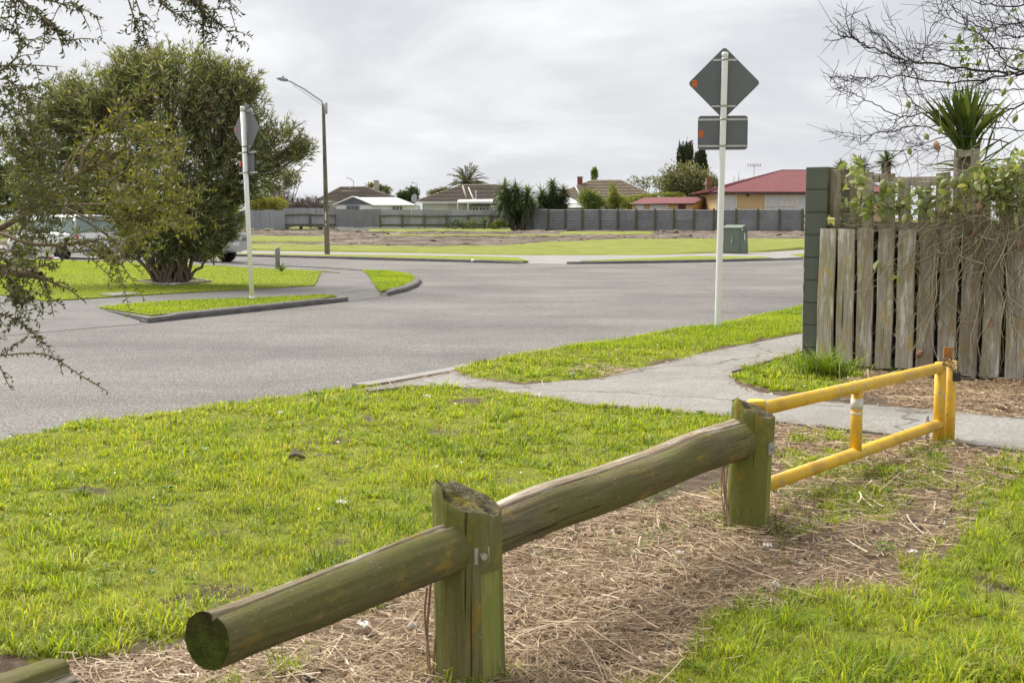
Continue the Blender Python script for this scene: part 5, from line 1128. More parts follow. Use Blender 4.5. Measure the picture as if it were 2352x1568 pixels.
def rib_plane(b, e0, e1, r0, r1, pitch=.35):
    e0, e1, r0, r1 = (Vector(v) for v in (e0, e1, r0, r1)); nm = (e1-e0).cross((r0+r1)/2-e0).normalized()
    if nm.z < 0: nm = -nm
    b.quad(e0, e1, r1, r0); L = (e1-e0).length; n = int(L/pitch); u = (e1-e0).normalized()
    rl = (r1-r0); 
    for i in range(1, n):
        p = e0+u*(L*i/n)                        # rib runs up the slope until it meets a hip
        up = (r0-e0); up = up-u*up.dot(u); s0 = (r0-e0).dot(u); s1 = (r1-e0).dot(u); s = L*i/n; t = 1.
        if s < s0: t = s/s0
        elif s > s1: t = (L-s)/max(1e-6, L-s1)
        q = p+up*t; w2 = u*.022; b.add([p-w2, p+w2, q+w2, q-w2, p+nm*.03, q+nm*.03], [(0, 4, 5, 3), (4, 1, 2, 5), (0, 1, 4)])
def hip_roof(par, x0, x1, y0, y1, ze, zr, inL, inR, mat, n=11, rib=False, ridge='ridge', ov=.0, gutter=None):
    ym = (y0+y1)/2; A, B, C, D_ = (x0, y0, ze), (x1, y0, ze), (x1, y1, ze), (x0, y1, ze); r0, r1 = (x0+inL, ym, zr), (x1-inR, ym, zr); b = MB()
    f = (lambda *a: rib_plane(b, *a)) if rib else (lambda *a: course_plane(b, *a, n))
    f(A, B, r0, r1); f(C, D_, r1, r0); f(D_, A, r0, r0) ; f(B, C, r1, r1)
    b.add([A, B, C, D_], [(3, 2, 1, 0)]); o = b.build('roof', MT[mat], par)
    c = MB(); c.tube([r0, r1], .075 if not rib else .05, 6)
    for p_, q_ in ((A, r0), (B, r1), (C, r1), (D_, r0)): c.tube([Vector(p_)+Vector((0, 0, .03)), q_], .07 if not rib else .04, 6)
    c.build('ridge_capping', MT[ridge], o)
    fb_ = MB(); fb_.box(((x0+x1)/2, y0-.03, ze-.07), (x1-x0, .06, .15)); fb_.build('fascia', MT[gutter or 'whitetrim'], o)
    return o
def wallbox(par, x0, x1, y0, y1, z0, z1_, mat, boards=False):
    b = MB()
    if boards:
        n = int((z1_-z0)/.16)
        for i in range(n):
            za, zb2 = z0+(z1_-z0)*i/n, z0+(z1_-z0)*(i+1)/n; k = .03
            c8 = [(x0-k, y0-k, za), (x1+k, y0-k, za), (x1+k, y1+k, za), (x0-k, y1+k, za), (x0, y0, zb2), (x1, y0, zb2), (x1, y1, zb2), (x0, y1, zb2)]
            b.add(c8, [(0, 1, 5, 4), (1, 2, 6, 5), (3, 0, 4, 7), (0, 3, 2, 1)])
    else: b.box(((x0+x1)/2, (y0+y1)/2, (z0+z1_)/2), (x1-x0, y1-y0, z1_-z0))
    return b.build('wall', MT[mat], par)
def window(par, x0, x1, z0, z1_, y, frame='whitetrim', pane='net', cols=1, rows=1, fr=.06):
    w_ = bpy.data.objects.new('window', None); COL.objects.link(w_); w_.parent = par; loc = Vector(((x0+x1)/2, y, z0)); w_.location = loc-Vector(par.location)
    b = MB(); W_ = x1-x0; H_ = z1_-z0
    for i in range(cols+1): b.box((-W_/2+W_*i/cols, -.05, H_/2), (fr, .10, H_+fr))
    for j in range(rows+1): b.box((0, -.052, H_*j/rows), (W_+fr, .10, fr))
    b.build('frame', MT[frame], w_, False)
    for i in range(cols):
        for j in range(rows):
            p = MB(); p.box((-W_/2+W_*(i+.5)/cols, -.02, H_*(j+.5)/rows), (W_/cols-.01, .02, H_/rows-.01)); p.build('pane', MT[pane], w_, False)
    return w_
def X(px, Y): return P(px, 500, Y).x
def Zp(py, Y): return P(1176, py, Y).z
# red roofed house, right
Y = 96.; x0, x1 = X(1625, Y), X(2060, Y); ze = Zp(441, Y); t = thing('weatherboard_house', 'yellow weatherboard house with a red iron hip roof behind the fence', 'house', (x0, Y, GB))
hip_roof(t, x0, x1, Y-.5, Y+9.5, ze, Zp(391, Y+4.5), X(1793, Y+4.5)-x0, 5., 'red_iron', rib=True, ridge='red_iron', gutter='gutter')
wx = X(1647, Y); wallbox(t, wx, x1-.6, Y, Y+8.5, GB-.3, ze-.08, 'cream', True)
for a, b, c, fr in ((1649, 1689, 2, .10), (1757, 1826, 3, .12), (1830, 1870, 2, .12)): window(t, X(a, Y), X(b, Y), Zp(479, Y)-.5, ze-.28, Y-.04, 'trim', 'net', c, 2 if c == 3 else 1, fr)
b = MB()
for a in (1690, 1756, 1827): b.box((X(a, Y), Y-.045, (ze+GB)/2), (.13, .10, ze-GB-.2))
b.box((wx, Y-.04, (ze+GB)/2), (.14, .12, ze-GB-.2)); b.build('corner_boards', MT['trim'], t)
q = P(1717, 446, Y); MB().box((q.x, Y-.06, q.z-.05), (.16, .08, .26)).build('wall_vent', MT['maroon'], t)
yc = Y+7.; ch = MB(); q = P(1628.5, 452, yc); ch.box((q.x, yc, q.z+.1), (.50, .5, 2.9)); ch.box((q.x, yc, P(1628, 422.5, yc).z-.05), (.56, .56, .1)); o = ch.build('chimney', MT['rusty'], t)
q = P(1641, 438, yc); MB().tube([(q.x, yc, q.z-.5), (q.x, yc, q.z+.35)], .07, 8).build('flue', MT['galv'], t)
def antenna(px, ybot, ytop, Y, label, bars=True):
    a, c = P(px, ybot, Y), P(px, ytop, Y); t = thing('tv_antenna', label, 'antenna', a); b = MB(); b.tube([(0, 0, -.4), (0, 0, c.z-a.z)], .022, 5); b.build('mast', MT['polepale'], t, False)
    if bars:
        b = MB(); h = c.z-a.z; b.box((0, 0, h-.05), (1.1, .02, .02))
        for i in range(6): b.box((-.5+.2*i, 0, h-.05), (.015, .5, .25))
        b.build('elements', MT['polepale'], t, False)
antenna(1732, 401, 378, 104, 'tv antenna with crossbars behind the red roofed house'); antenna(1696.5, 411, 388, 104, 'bare thin mast behind the red roofed house', False)
# garage beside it
Y = 99.; x0, x1, xe = X(1449, Y), X(1592, Y), X(1645, Y); ze = Zp(467.5, Y); zr_ = Zp(453.5, Y+3.4)
t = thing('garage', 'low yellow garage with red iron roof and maroon door', 'garage', (x0, Y, GB))
b = MB(); ym = Y+3.4; rib_plane(b, (x0-.1, Y-.3, ze), (x1, Y-.3, ze), (X(1480, ym), ym, zr_), (X(1621, ym), ym, zr_+.05)); 
b.quad((x1, Y-.3, ze), (xe+.15, Y+5.5, ze+.05), (xe+.3, Y+6.5, ze+.2), (X(1621, ym), ym, zr_+.05)); b.quad((x0-.1, Y-.3, ze), (X(1480, ym), ym, zr_), (X(1480, ym), Y+7, ze), (x0-.1, Y+7, ze)); b.build('roof', MT['red_iron'], t)
b = MB(); g0, g1 = Vector((x1, Y, GB)), Vector((xe, Y+5.4, GB)); ap_ = Vector((X(1621, ym), ym-.05, zr_)); b.add([g0, g1, Vector((g1.x, g1.y, ze)), ap_, Vector((g0.x, g0.y, ze))], [(0, 1, 2, 3, 4)]); b.build('gable_wall', MT['cream'], t)
wallbox(t, x0+.15, x1, Y, Y+.2, GB-.2, ze-.06, 'cream', True)
b = MB(); b.tube([(x0-.15, Y-.33, ze-.04), (x1+.05, Y-.33, ze-.04)], .055, 6); b.build('gutter', MT['gutter'], t)
window(t, X(1492, Y), X(1533, Y), GB+1., ze-.12, Y-.04, 'trim', 'net', 3, 2, .07); MB().box((X(1469, Y), Y-.05, ze-.5), (X(1478, Y)-X(1460, Y), .04, .95)).build('cover_panel', MT['whitetrim'], t)
b = MB(); b.box((X(1566, Y), Y-.06, (ze+GB)/2-.05), (X(1574, Y)-X(1558, Y), .06, ze-GB-.1)); dr = b.build('door', MT['maroon'], t); b = MB(); b.box((X(1566, Y), Y-.10, ze-.75), (.36, .03, .55)); b.build('door_panel', MT['trim'], dr)
dd = (g1-g0); b = MB(); b.box(g0+dd*.62+Vector((0, -.06, .95)), (dd.length*.5, .06, 1.9), math.atan2(dd.y, dd.x)); b.build('roller_door', MT['maroon'], t)
q = ap_+Vector((.35, -.3, -.05)); MB().box(q, (.5, .12, .14)).build('flood_light', MT['whitetrim'], t)
# tan tiled house in the middle
Y = 113.; x0, x1 = X(1255, Y), X(1514, Y); ze = Zp(457, Y); t = thing('tiled_house', 'house with a tan tiled hip roof behind the citrus tree', 'house', (x0, Y, GB))
hip_roof(t, x0, x1, Y-.4, Y+9, ze, Zp(415, Y+4.3), X(1358, Y+4.3)-x0, x1-X(1427, Y+4.3), 'tile_tan', 12); wallbox(t, x0+.5, x1-.5, Y, Y+8, GB-.2, ze-.05, 'rendered')
yc = Y+3.4; q = P(1332, 417, yc); b = MB(); b.box((q.x, yc, q.z-.45), (.47, .47, 1.7)); o = b.build('chimney', MT['brickred'], t); MB().box((q.x, yc, q.z+.40), (.53, .53, .10)).build('chimney_cap', MT['greyroof'], o)
window(t, X(1440, Y), X(1490, Y), GB+1, ze-.3, Y-.05, 'whitetrim', 'darkwin', 3); MB().tube([P(1322, 429, Y+1), P(1333, 449, Y-.2)], .05, 6).build('flashing', MT['whitetrim'], t)
antenna(1381, 424, 403, 117, 'thin antenna mast on the tan tiled roof', False); antenna(1400, 428, 405, 117, 'second thin antenna mast right of the narrow conifer', False)
# white brick house, left of the yuccas
Y = 106.; x0, x1 = X(955, Y), X(1235, Y); ze = Zp(463.5, Y); t = thing('brick_house', 'white brick house with a dark brown tiled roof in front of the palm', 'house', (x0, Y, GB))
hip_roof(t, x0, x1, Y-.6, Y+8.5, ze, Zp(425.5, Y+4), X(1062, Y+4)-x0, 3.4, 'tile_brown', 12); wallbox(t, x0+.55, x1-.4, Y, Y+7.8, GB-.2, ze-.04, 'whitewall')
MB().tube([P(1063, 428, Y+3.4), P(1073, 460, Y-.4)], .09, 6).build('ridge_capping', MT['ridge'], t); MB().tube([P(1076, 431, Y+3.2), P(1088, 460, Y-.4)], .06, 6).build('flashing', MT['whitetrim'], t)
for a, b_, c in ((1030, 1046, 1), (1054, 1075, 2)): window(t, X(a, Y), X(b_, Y), GB+.9, ze-.3, Y-.05, 'whitetrim', 'net', c)
for a, b_, c in ((1085, 1099, 2), (1101, 1124, 3)): window(t, X(a, Y-.5), X(b_, Y-.5), GB+1., ze-.45, Y-.55, 'whitetrim', 'darkwin', c)
b = MB(); xa, xb = X(1050, Y-2.5), X(1132, Y-2.5); za = Zp(463.5, Y-2.5); b.add([(xa, Y-2.5, za), (xb, Y-2.5, za+.06), (xb, Y-.2, za+.25), (xa, Y-.2, za+.2), (xa, Y-2.5, za-.13), (xb, Y-2.5, za-.1)], [(0, 1, 2, 3), (4, 5, 1, 0)]); o = b.build('porch_roof', MT['whitetrim'], t)
for a in (1051, 1075): MB().box((X(a, Y-2.4), Y-2.4, (za+GB)/2), (.1, .1, za-GB-.15)).build('porch_post', MT['whitetrim'], t)
wallbox(t, X(1082, Y), X(1128, Y), Y-.5, Y, GB-.2, ze-.3, 'greyroof')
b = MB(); q0, q1 = X(1131, Y-1), X(1162, Y-1); 
for i in range(9): b.box(((q0+q1)/2, Y-1-.1*i*.6, Zp(472, Y-1)+.055*i), (q1-q0, .06, .035))
b.build('iron_lean_to', MT['iron_dark'], t); q = P(1093, 458, Y-.5); b = MB(); b.tube([(q.x, Y-.3, q.z), (q.x, Y-.3, q.z+.75)], .05, 6); b.lathe((q.x, Y-.3, q.z-.05), [(.25, 0), (.05, .12)], 8); b.build('roof_vent', MT['galv'], t)
x0b, x1b = X(1126, Y-4), X(1172, Y-4); sh = thing('garden_shed', 'low pale flat roofed shed beside the white brick house', 'shed', (x0b, Y-4, GB)); wallbox(sh, x0b+.05, x1b-.05, Y-4, Y-2.5, GB-.1, Zp(475.5, Y-4), 'rendered'); MB().box(((x0b+x1b)/2, Y-3.3, Zp(474, Y-4)), (x1b-x0b, 1.9, .08)).build('roof', MT['whitetrim'], sh)
# white shed with blue grey gable
Y = 101.; t = thing('garden_shed', 'white shed with a blue grey gable end and white iron roof', 'shed', (X(769, Y), Y, GB)); xl, xm, xr, xE = X(769, Y), X(812, Y), X(857, Y), X(958, Y); ze = Zp(470.5, Y); za = Zp(452, Y)
wallbox(t, xl+.1, xr-.05, Y, Y+.3, GB-.2, ze, 'whitewall', True); wallbox(t, xr-.05, xE-.1, Y+.1, Y+5, GB-.2, ze, 'whitewall', True)
b = MB(); b.add([(xl, Y-.04, ze), (xr, Y-.04, ze), (xm, Y-.04, za-.08)], [(0, 1, 2)])
for i in range(1, 16):
    xx = xl+(xr-xl)*i/16; zz = ze+(za-.12-ze)*(1-abs(xx-xm)/(xr-xm) if xx > xm else 1-abs(xx-xm)/(xm-xl)); b.box((xx, Y-.05, (ze+zz)/2), (.03, .03, zz-ze))
b.build('gable', MT['bluegrey'], t); b = MB(); rib_plane(b, (xr+.05, Y-.25, ze-.02), (xE, Y-.25, ze-.02), (xm, Y+3., za), (X(911, Y+3), Y+3., za), .4); b.add([(xl-.15, Y-.2, ze-.05), (xm, Y-.2, za+.05), (xm, Y+3, za+.05), (xl-.15, Y+6, ze-.05), (xr+.06, Y-.2, ze-.04)], [(0, 1, 2, 3), (1, 4, 2)]); b.build('roof', MT['white_iron'], t)
MB().tube([(xl-.1, Y-.22, ze-.03), (xm, Y-.22, za+.02), (xr+.05, Y-.22, ze-.03), (xE, Y-.27, ze-.04)], .05, 6).build('barge_boards', MT['whitetrim'], t); MB().lathe((xm-.2, Y-.06, ze+.28), [(.16, 0), (.16, .01)], 12).build('gable_disc', MT['bluegrey'], t)
window(t, X(797, Y), X(825, Y), GB+.9, ze-.08, Y-.05, 'greyroof', 'darkwin', 3); window(t, X(901, Y), X(925, Y), GB+.9, ze-.08, Y+.05, 'whitetrim', 'darkwin', 3)
q = P(955, 470, Y-.3); ds = thing('satellite_dish', 'grey satellite dish on the corner of the white shed', 'dish', q); MB().tube([(0, 0, -.1), (0, 0, .35)], .03, 6).build('mast', MT['galv'], ds, False)
d_ = MB(); d_.lathe((0, 0, 0), [(.02, 0), (.2, .03), (.34, .10)], 16); o = d_.build('dish', MT['greypaint'], ds, False); o.location = (-.05, -.1, .5); o.rotation_euler = (R(80), 0, R(-40)); o.modifiers.new('s', 'SOLIDIFY').thickness = .02
# brown tiled house behind the shed
Y = 110.; x0, x1 = X(728, Y), X(918, Y); ze = Zp(461, Y); t = thing('tiled_house', 'house with a brown tiled roof and white chimney behind the white shed', 'house', (x0, Y, GB)); hip_roof(t, x0, x1, Y-.4, Y+8.5, ze, Zp(430, Y+4), X(783, Y+4)-x0, x1-X(843, Y+4), 'tile_brown', 11); wallbox(t, x0+.5, x1-.5, Y, Y+7.5, GB-.2, ze-.04, 'whitewall')
MB().box((P(864.5, 432, Y+5).x, Y+5, P(864, 432, Y+5).z), (.45, .45, 1.4)).build('chimney', MT['rendered'], t)
b = MB(); course_plane(b, (X(764, Y-1), Y-1.6, ze-.05), (X(872, Y-1), Y-1.6, ze-.05), (X(785, Y+2), Y+2, Zp(440, Y+2)), (X(826, Y+2), Y+2, Zp(440, Y+2)), 8); o = b.build('front_roof', MT['tile_brown'], t); MB().tube([(X(785, Y+2), Y+2, Zp(440, Y+2)), (X(826, Y+2), Y+2, Zp(440, Y+2))], .08, 6).build('ridge_capping', MT['ridge'], o)
antenna(803.5, 441, 425, 113, 'short mast on the brown tiled roof behind the white shed', False)
# small sheds by the citrus tree
Y = 102.; x0, x1 = X(1298, Y), X(1352, Y); t = thing('garden_shed', 'small shed with pale green iron roof beside the citrus tree', 'shed', (x0, Y, GB)); wallbox(t, x0, x1, Y, Y+2.5, GB-.1, Zp(476.5, Y), 'greyroof'); MT['palegreen'] = M('pale_green_iron', (.42, .46, .40), (.36, .4, .345), 2, .6)
b = MB(); b.add([(x0-.2, Y-.2, Zp(477, Y)), (x1+.15, Y-.2, Zp(477, Y)), (X(1337, Y), Y+1.3, Zp(469, Y)), (x0-.2, Y+1.3, Zp(469, Y)), (x1+.15, Y+2.7, Zp(477, Y))], [(0, 1, 2, 3), (1, 4, 2)]); b.build('roof', MT['palegreen'], t); MB().tube([(x0-.2, Y-.22, Zp(477.3, Y)), (x1+.2, Y-.22, Zp(477.3, Y))], .05, 6).build('gutter', MT['whitetrim'], t)
Y = 105.; x0, x1 = X(1290, Y), X(1328, Y); t = thing('garden_shed', 'white roofed shed just behind the pale green roofed one', 'shed', (x0, Y, GB)); wallbox(t, x0, x1, Y, Y+3, GB-.1, Zp(468.5, Y), 'bluegrey'); b = MB(); b.add([(x0, Y-.2, Zp(468, Y)), (x1+.2, Y-.2, Zp(468, Y)), (X(1312, Y+2), Y+2, Zp(455, Y+2)), (x0, Y+2, Zp(455, Y+2)), (x1+.2, Y+4, Zp(468, Y))], [(0, 1, 2, 3), (1, 4, 2)]); b.build('roof', MT['white_iron'], t)
# far street lamps and a power pole
def farlamp(pts, Y, label):
    q = [P(a, b, Y) for a, b in pts]; t = thing('street_lamp', label, 'street lamp', (q[0].x, Y, GB)); MB().tube([(q[0].x, Y, GB), q[0]]+q[1:-1], .05, 6).build('pole', MT['polepale'], t); MB().tube(q[-2:], [.06, .09], 6).build('lamp_head', MT['polepale'], t)
farlamp([(812, 430), (812, 417), (806, 411), (800, 408.5), (796, 408.5)], 170, 'distant street lamp above the brown tiled roof'); farlamp([(960, 446), (959.5, 430), (956, 422), (950, 419.5), (945, 419)], 160, 'distant curved street lamp above the round dark trees')
q = P(943, 445, 190); t = thing('power_pole', 'distant power pole with a crossarm beyond the shed roof', 'pole', (q.x, 190, GB)); MB().tube([(q.x, 190, GB), (q.x, 190, P(943, 431, 190).z)], .13, 6).build('pole', MT['fencepost'], t); MB().box((q.x, 190, P(943, 433, 190).z), (1.7, .12, .14)).build('crossarm', MT['fencepost'], t)

# ------------------------------------------------------------------ trees and shrubs behind the fences
def leafstops(c): return [(0, tuple(x*.35 for x in c)), (.5, c), (1, tuple(min(1, x*1.7) for x in c))]
MT['lf_olive'] = leafmat('olive_leaf', leafstops((.19, .205, .10)), .25); MT['lf_green'] = leafmat('mid_leaf', leafstops((.18, .24, .065)), .3); MT['lf_dark'] = leafmat('dark_leaf', leafstops((.095, .13, .055)), .2)
MT['lf_yellow'] = leafmat('hedge_leaf', leafstops((.30, .30, .06)), .3); MT['lf_lime'] = leafmat('lime_leaf', leafstops((.24, .28, .06)), .3); MT['lf_cypress'] = leafmat('cypress_leaf', leafstops((.08, .10, .058)), .12); MT['twig'] = M('grey_twig', (.20, .165, .14), (.13, .11, .09), 8, .9); MT['fruit'] = flat('orange_fruit', (.75, .35, .03), .4)
def crown(name, label, px, Y, lobes, mat, n, L, trunk=True, cat='tree', group=None, zb=None, up=.2, fruit=0):
    """lobes: (px, py, rx px, ry px)"""
    b = P(px, 500, Y); base = Vector((b.x, Y, GB if zb is None else zb)); t = thing(name, label, cat, base, group=group); k = Y/FPX
    area = [l[2]*l[3] for l in lobes]; ps = []; ds = []
    for (cx, cy, rx, ry), a in zip(lobes, area):
        m_ = max(20, int(n*a/sum(area))); c = np.array(P(cx, cy, Y)); d = unit(rng.normal(size=(m_, 3))); r = rng.uniform(.25, 1, m_)**.5
        q = c+d*np.array([rx*k, min(rx, ry)*k*.9, ry*k])*r[:, None]*(1+.18*rng.normal(size=(m_, 1))); ps.append(q); ds.append(unit(d+rng.normal(0, .6, d.shape)+np.array([0, 0, up])))
    ps = np.concatenate(ps); ds = np.concatenate(ds); ok = ps[:, 2] > base.z; ps, ds = ps[ok], ds[ok]
    v = np.clip(.5+.28*rng.normal(size=len(ps))+.25*(vnoise(ps[:, 0]*1.3, ps[:, 2]*1.3+ps[:, 1], 3)-.5), 0, 1)
    o = link('crown', leaf_mesh('crown', ps, ds, L*rng.uniform(.6, 1.3, len(ps)), L*.42, v), MT[mat], t); o.location = -base
    if trunk:
        tb_ = [(bez(base-Vector((0, 0, .2)), base+Vector((0, 0, 1.)), ps[rng.integers(len(ps))], 6), np.linspace(.10, .02, 6)) for i in range(9)]; o = link('trunk', tubes_mesh('trunk', tb_, 5), MT['twig'], t); o.location = -base
    for i in range(fruit):
        q = ps[rng.integers(len(ps))]; MB().lathe(Vector(q)+Vector((0, -.25, 0)), [(.01, -.05), (.045, -.02), (.045, .02), (.01, .05)], 8).build('fruit', MT['fruit'], t)
    return t
crown('olive_shrub', 'big rounded grey green tree in front of the dark cypresses', 1580, 108, [(1570, 415, 52, 38), (1545, 430, 30, 26), (1610, 425, 36, 32), (1580, 445, 55, 18), (1640, 430, 12, 20)], 'lf_olive', 7000, .28)
crown('cypress_tree', 'left one of two dark upright cypress tops behind the grey green tree', 1574, 113, [(1561, 362, 4.5, 30), (1569, 368, 5, 34), (1577, 362, 5, 32), (1586, 358, 5, 30), (1574, 395, 14, 18)], 'lf_cypress', 3800, .26, group='cypresses behind the houses', up=1.5)
crown('cypress_tree', 'right one of two dark upright cypress tops behind the grey green tree', 1606, 113, [(1601, 380, 5, 28), (1609, 370, 4.5, 30), (1615, 366, 4.5, 26), (1619, 382, 4, 22), (1608, 400, 11, 16)], 'lf_cypress', 3200, .26, group='cypresses behind the houses', up=1.5)
crown('conifer', 'narrow columnar conifer beyond the tan tiled roof', 1365, 135, [(1365, 403, 7, 16), (1366, 395, 5, 9)], 'lf_green', 900, .22, up=1.2)
crown('citrus_tree', 'round citrus tree with orange fruit behind the iron fence', 1356, 101, [(1355, 460, 26, 22), (1350, 448, 14, 14), (1368, 466, 18, 16)], 'lf_green', 3600, .17, fruit=9)
crown('leafy_shrub', 'tall narrow lime green shrub right of the citrus tree', 1408, 101, [(1408, 440, 8, 20), (1412, 458, 14, 18), (1400, 468, 16, 14), (1425, 465, 18, 14)], 'lf_lime', 2600, .17)
crown('leafy_shrub', 'long lime green hedge behind the red roofed garage', 1490, 106, [(1450, 466, 30, 14), (1480, 458, 26, 10), (1520, 452, 34, 9), (1550, 451, 24, 8)], 'lf_lime', 3400, .18, cat='hedge')
crown('yellow_hedge', 'trimmed yellow green hedge above the pale iron fence on the left', 614, 99, [(595, 470, 22, 16), (615, 468, 24, 15), (640, 470, 18, 15), (580, 474, 12, 14)], 'lf_yellow', 4200, .17, trunk=False, cat='hedge')
crown('dark_tree', 'round dark tree beside the satellite dish', 945, 128, [(925, 449, 14, 10), (948, 445, 13, 14), (938, 455, 22, 12)], 'lf_dark', 2600, .26)
crown('leafy_tree', 'green treetop behind the white chimney', 868, 135, [(858, 432, 20, 10), (880, 438, 18, 9)], 'lf_olive', 1500, .26)
crown('leafy_tree', 'low treetop left of the white brick house roof', 1015, 130, [(1005, 446, 22, 10), (1022, 440, 14, 8)], 'lf_olive', 1300, .26)
crown('leafy_tree', 'sparse grey brown treetop left of the grey green tree', 1480, 140, [(1455, 413, 14, 8), (1490, 418, 22, 12), (1470, 425, 20, 10), (1510, 415, 10, 10)], 'lf_olive', 520, .30)
crown('leafy_tree', 'grey green tree rising behind the oleander on its right', 660, 112, [(640, 415, 34, 28), (672, 410, 20, 20), (625, 445, 30, 20)], 'lf_olive', 2600, .26)
for i, (px, Y, lb2, mt, lab) in enumerate(((60, 70, [(40, 430, 70, 60), (110, 450, 60, 45), (-40, 440, 60, 60)], 'lf_dark', 'dark tree mass behind the white wagon at the far left'), (190, 78, [(190, 455, 70, 45), (250, 470, 50, 30), (150, 440, 40, 40)], 'lf_olive', 'grey green tree mass behind the wagon roof'), (330, 85, [(330, 470, 60, 35), (420, 478, 60, 26), (500, 480, 40, 20)], 'lf_green', 'low green trees seen through the oleander stems'))):
    crown('background_tree', lab, px, Y, lb2, mt, 5000, .34, zb=.3)
# bare winter trees
def bare(name, label, base, h, spread, levels=4, r0=.1, n0=5, seed=1, mat='twig', up=.5, group=None):
    rs = np.random.default_rng(seed); tb_ = []; base = np.array(base, float)
    def grow(p, d, L, r, lv):
        m = 5; q = [p]; 
        for i in range(m): d = d+rs.normal(0, .16, 3)+np.array([0, 0, .03*up]); d = d/np.linalg.norm(d); q.append(q[-1]+d*L/m)
        tb_.append((np.array(q), np.linspace(r, r*.6, m+1)))
        if lv == 0: return
        for k in range(rs.integers(3, 5) if lv > 1 else rs.integers(3, 6)):
            s = rs.integers(2, m+1); dd = d+rs.normal(0, .65, 3)*np.array([1, 1, .8])*spread+np.array([0, 0, .15*up]); grow(q[s], dd/np.linalg.norm(dd), L*rs.uniform(.55, .8), r*.66, lv-1)
    for k in range(n0):
        d = np.array([rs.normal(0, .5)*spread, rs.normal(0, .5)*spread, 1.]); grow(base.copy(), d/np.linalg.norm(d), h*.38, r0, levels)
    t = thing(name, label, 'tree', base, group=group); o = link('branches', tubes_mesh('branches', tb_, 4), MT[mat], t); o.location = -base; return t
for px, Y, h, sd, lab in ((690, 103, 3.4, 4, 'tangled bare tree above the patched iron fence'), (735, 106, 3.0, 9, 'bare twiggy tree behind the lamp post'), (645, 105, 3.8, 12, 'bare tree behind the yellow hedge')):
    b = P(px, 500, Y); bare('bare_tree', lab, (b.x, Y, GB), h, 1.1, 5, .13, 4, sd, group='leafless trees on the left')
b = P(1700, 500, 140); bare('bare_tree', 'faint bare treetop behind the red roofed house', (b.x, 140, GB), 5.6, .8, 5, .1, 4, 21)
# date palm
Y = 122.; c = P(1073, 421, Y); t = thing('date_palm', 'tall date palm with arching fronds behind the white brick house', 'palm', (c.x, Y, GB)); MT['palm'] = leafmat('palm_frond', leafstops((.12, .135, .06)), .2)
MB().tube([(c.x, Y, GB), (c.x, Y, c.z)], [.32, .26], 10).build('trunk', MT['trunk'], t); fp = []; fd = []; fl_ = []; rb_ = []
for i in range(64):
    a = rng.uniform(0, 6.28); el = rng.uniform(-.35, 1.35); d = np.array([math.cos(a)*math.cos(el), math.sin(a)*math.cos(el), math.sin(el)]); L = rng.uniform(1.7, 2.2); e = np.array(c)+d*L+np.array([0, 0, -.45*math.cos(el)]); q = bez(np.array(c), np.array(c)+d*L*.6+np.array([0, 0, .15]), e, 14); rb_.append((q, np.linspace(.03, .008, 14)))
    tg = unit(np.gradient(q, axis=0)); sd_ = unit(np.cross(tg, [0, 0, 1.]))
    for s in (-1, 1):
        for k in range(2): fp.append(q[2:]+tg[2:]*k*.06); fd.append(tg[2:]*.8+sd_[2:]*s*.7+np.array([0, 0, .15])); fl_.append(np.full(12, .34))
o = link('fronds', leaf_mesh('fronds', np.concatenate(fp), np.concatenate(fd), np.concatenate(fl_), .045, None, .05), MT['palm'], t); o.location = -Vector((c.x, Y, GB)); o = link('frond_ribs', tubes_mesh('frond_ribs', rb_, 3), MT['trunk'], t); o.location = -Vector((c.x, Y, GB))
# yucca clump at the fence junction
def bigyucca(label, px, Y, heads, trunks, mat='yuccadark', n=230, name='yucca_tree', group=None, base_py=None):
    b = P(px, 500, Y); base = Vector((b.x, Y, GB)); t = thing(name, label, 'yucca', base, group=group); hs = []; k = Y/FPX
    for (hx, hy, r) in heads:
        c = np.array(P(hx, hy, Y+rng.uniform(-.8, .8)))-np.array(base); d = unit(rng.normal(size=(n, 3))); d[:, 2] = d[:, 2]*1.0-.05; d = unit(d); dn = rng.random(n)**1.5*1.1; hs.append((c+np.zeros((n, 3))-np.array([0, 0, 1])*dn[:, None]*r*k, d, rng.uniform(.75, 1.08, n)*r*k, np.full(n, .085), .10))
    link('leaves', sword_mesh('leaves', hs), MT[mat], t); m_ = MB()
    for (hx, hy, r), (bx) in zip(heads, trunks): e = Vector(P(hx, hy, Y))-base; m_.tube([(bx, random.uniform(-.3, .3), -.1), (bx*.6+e.x*.4, 0, e.z*.4), e], [.09, .07, .05], 8)
    m_.build('trunk', MT['trunk'], t, False); return t
bigyucca('tall yucca clump with spiky heads at the left of the junction in the iron fence', 1195, 96.2, [(1159, 428, 31), (1186, 430, 31), (1212, 440, 32), (1170, 456, 30), (1198, 466, 32), (1220, 468, 30), (1150, 450, 24), (1182, 480, 26)], [-.6, -.55, .1, -.5, .2, .3, -.6, -.5], group='spiky yucca clumps')
bigyucca('yucca clump rising behind the horizontal iron fence', 1265, 98.6, [(1245, 442, 31), (1270, 421, 25), (1293, 436, 27), (1258, 462, 32), (1284, 460, 28), (1236, 468, 30), (1296, 470, 22), (1268, 445, 26)], [0, .1, .4, 0, .2, -.3, .4, .1], group='spiky yucca clumps')
yucca('yucca_plant', 'small yucca against the sagging iron fence', (P(1112, 500, 96).x, 96, GB), [((0, 0, .55), 40, .75, .07, .3, .15), ((.1, 0, .2), 26, .6, .06, .2, .2)], 'yuccadark', 'young yuccas by the back fence'); yucca('yucca_plant', 'low bushy yucca near the junction of the iron fences', (P(1158, 500, 96).x, 96, GB), [((0, 0, .25), 50, .8, .08, .3, .15)], 'yucca', 'young yuccas by the back fence')
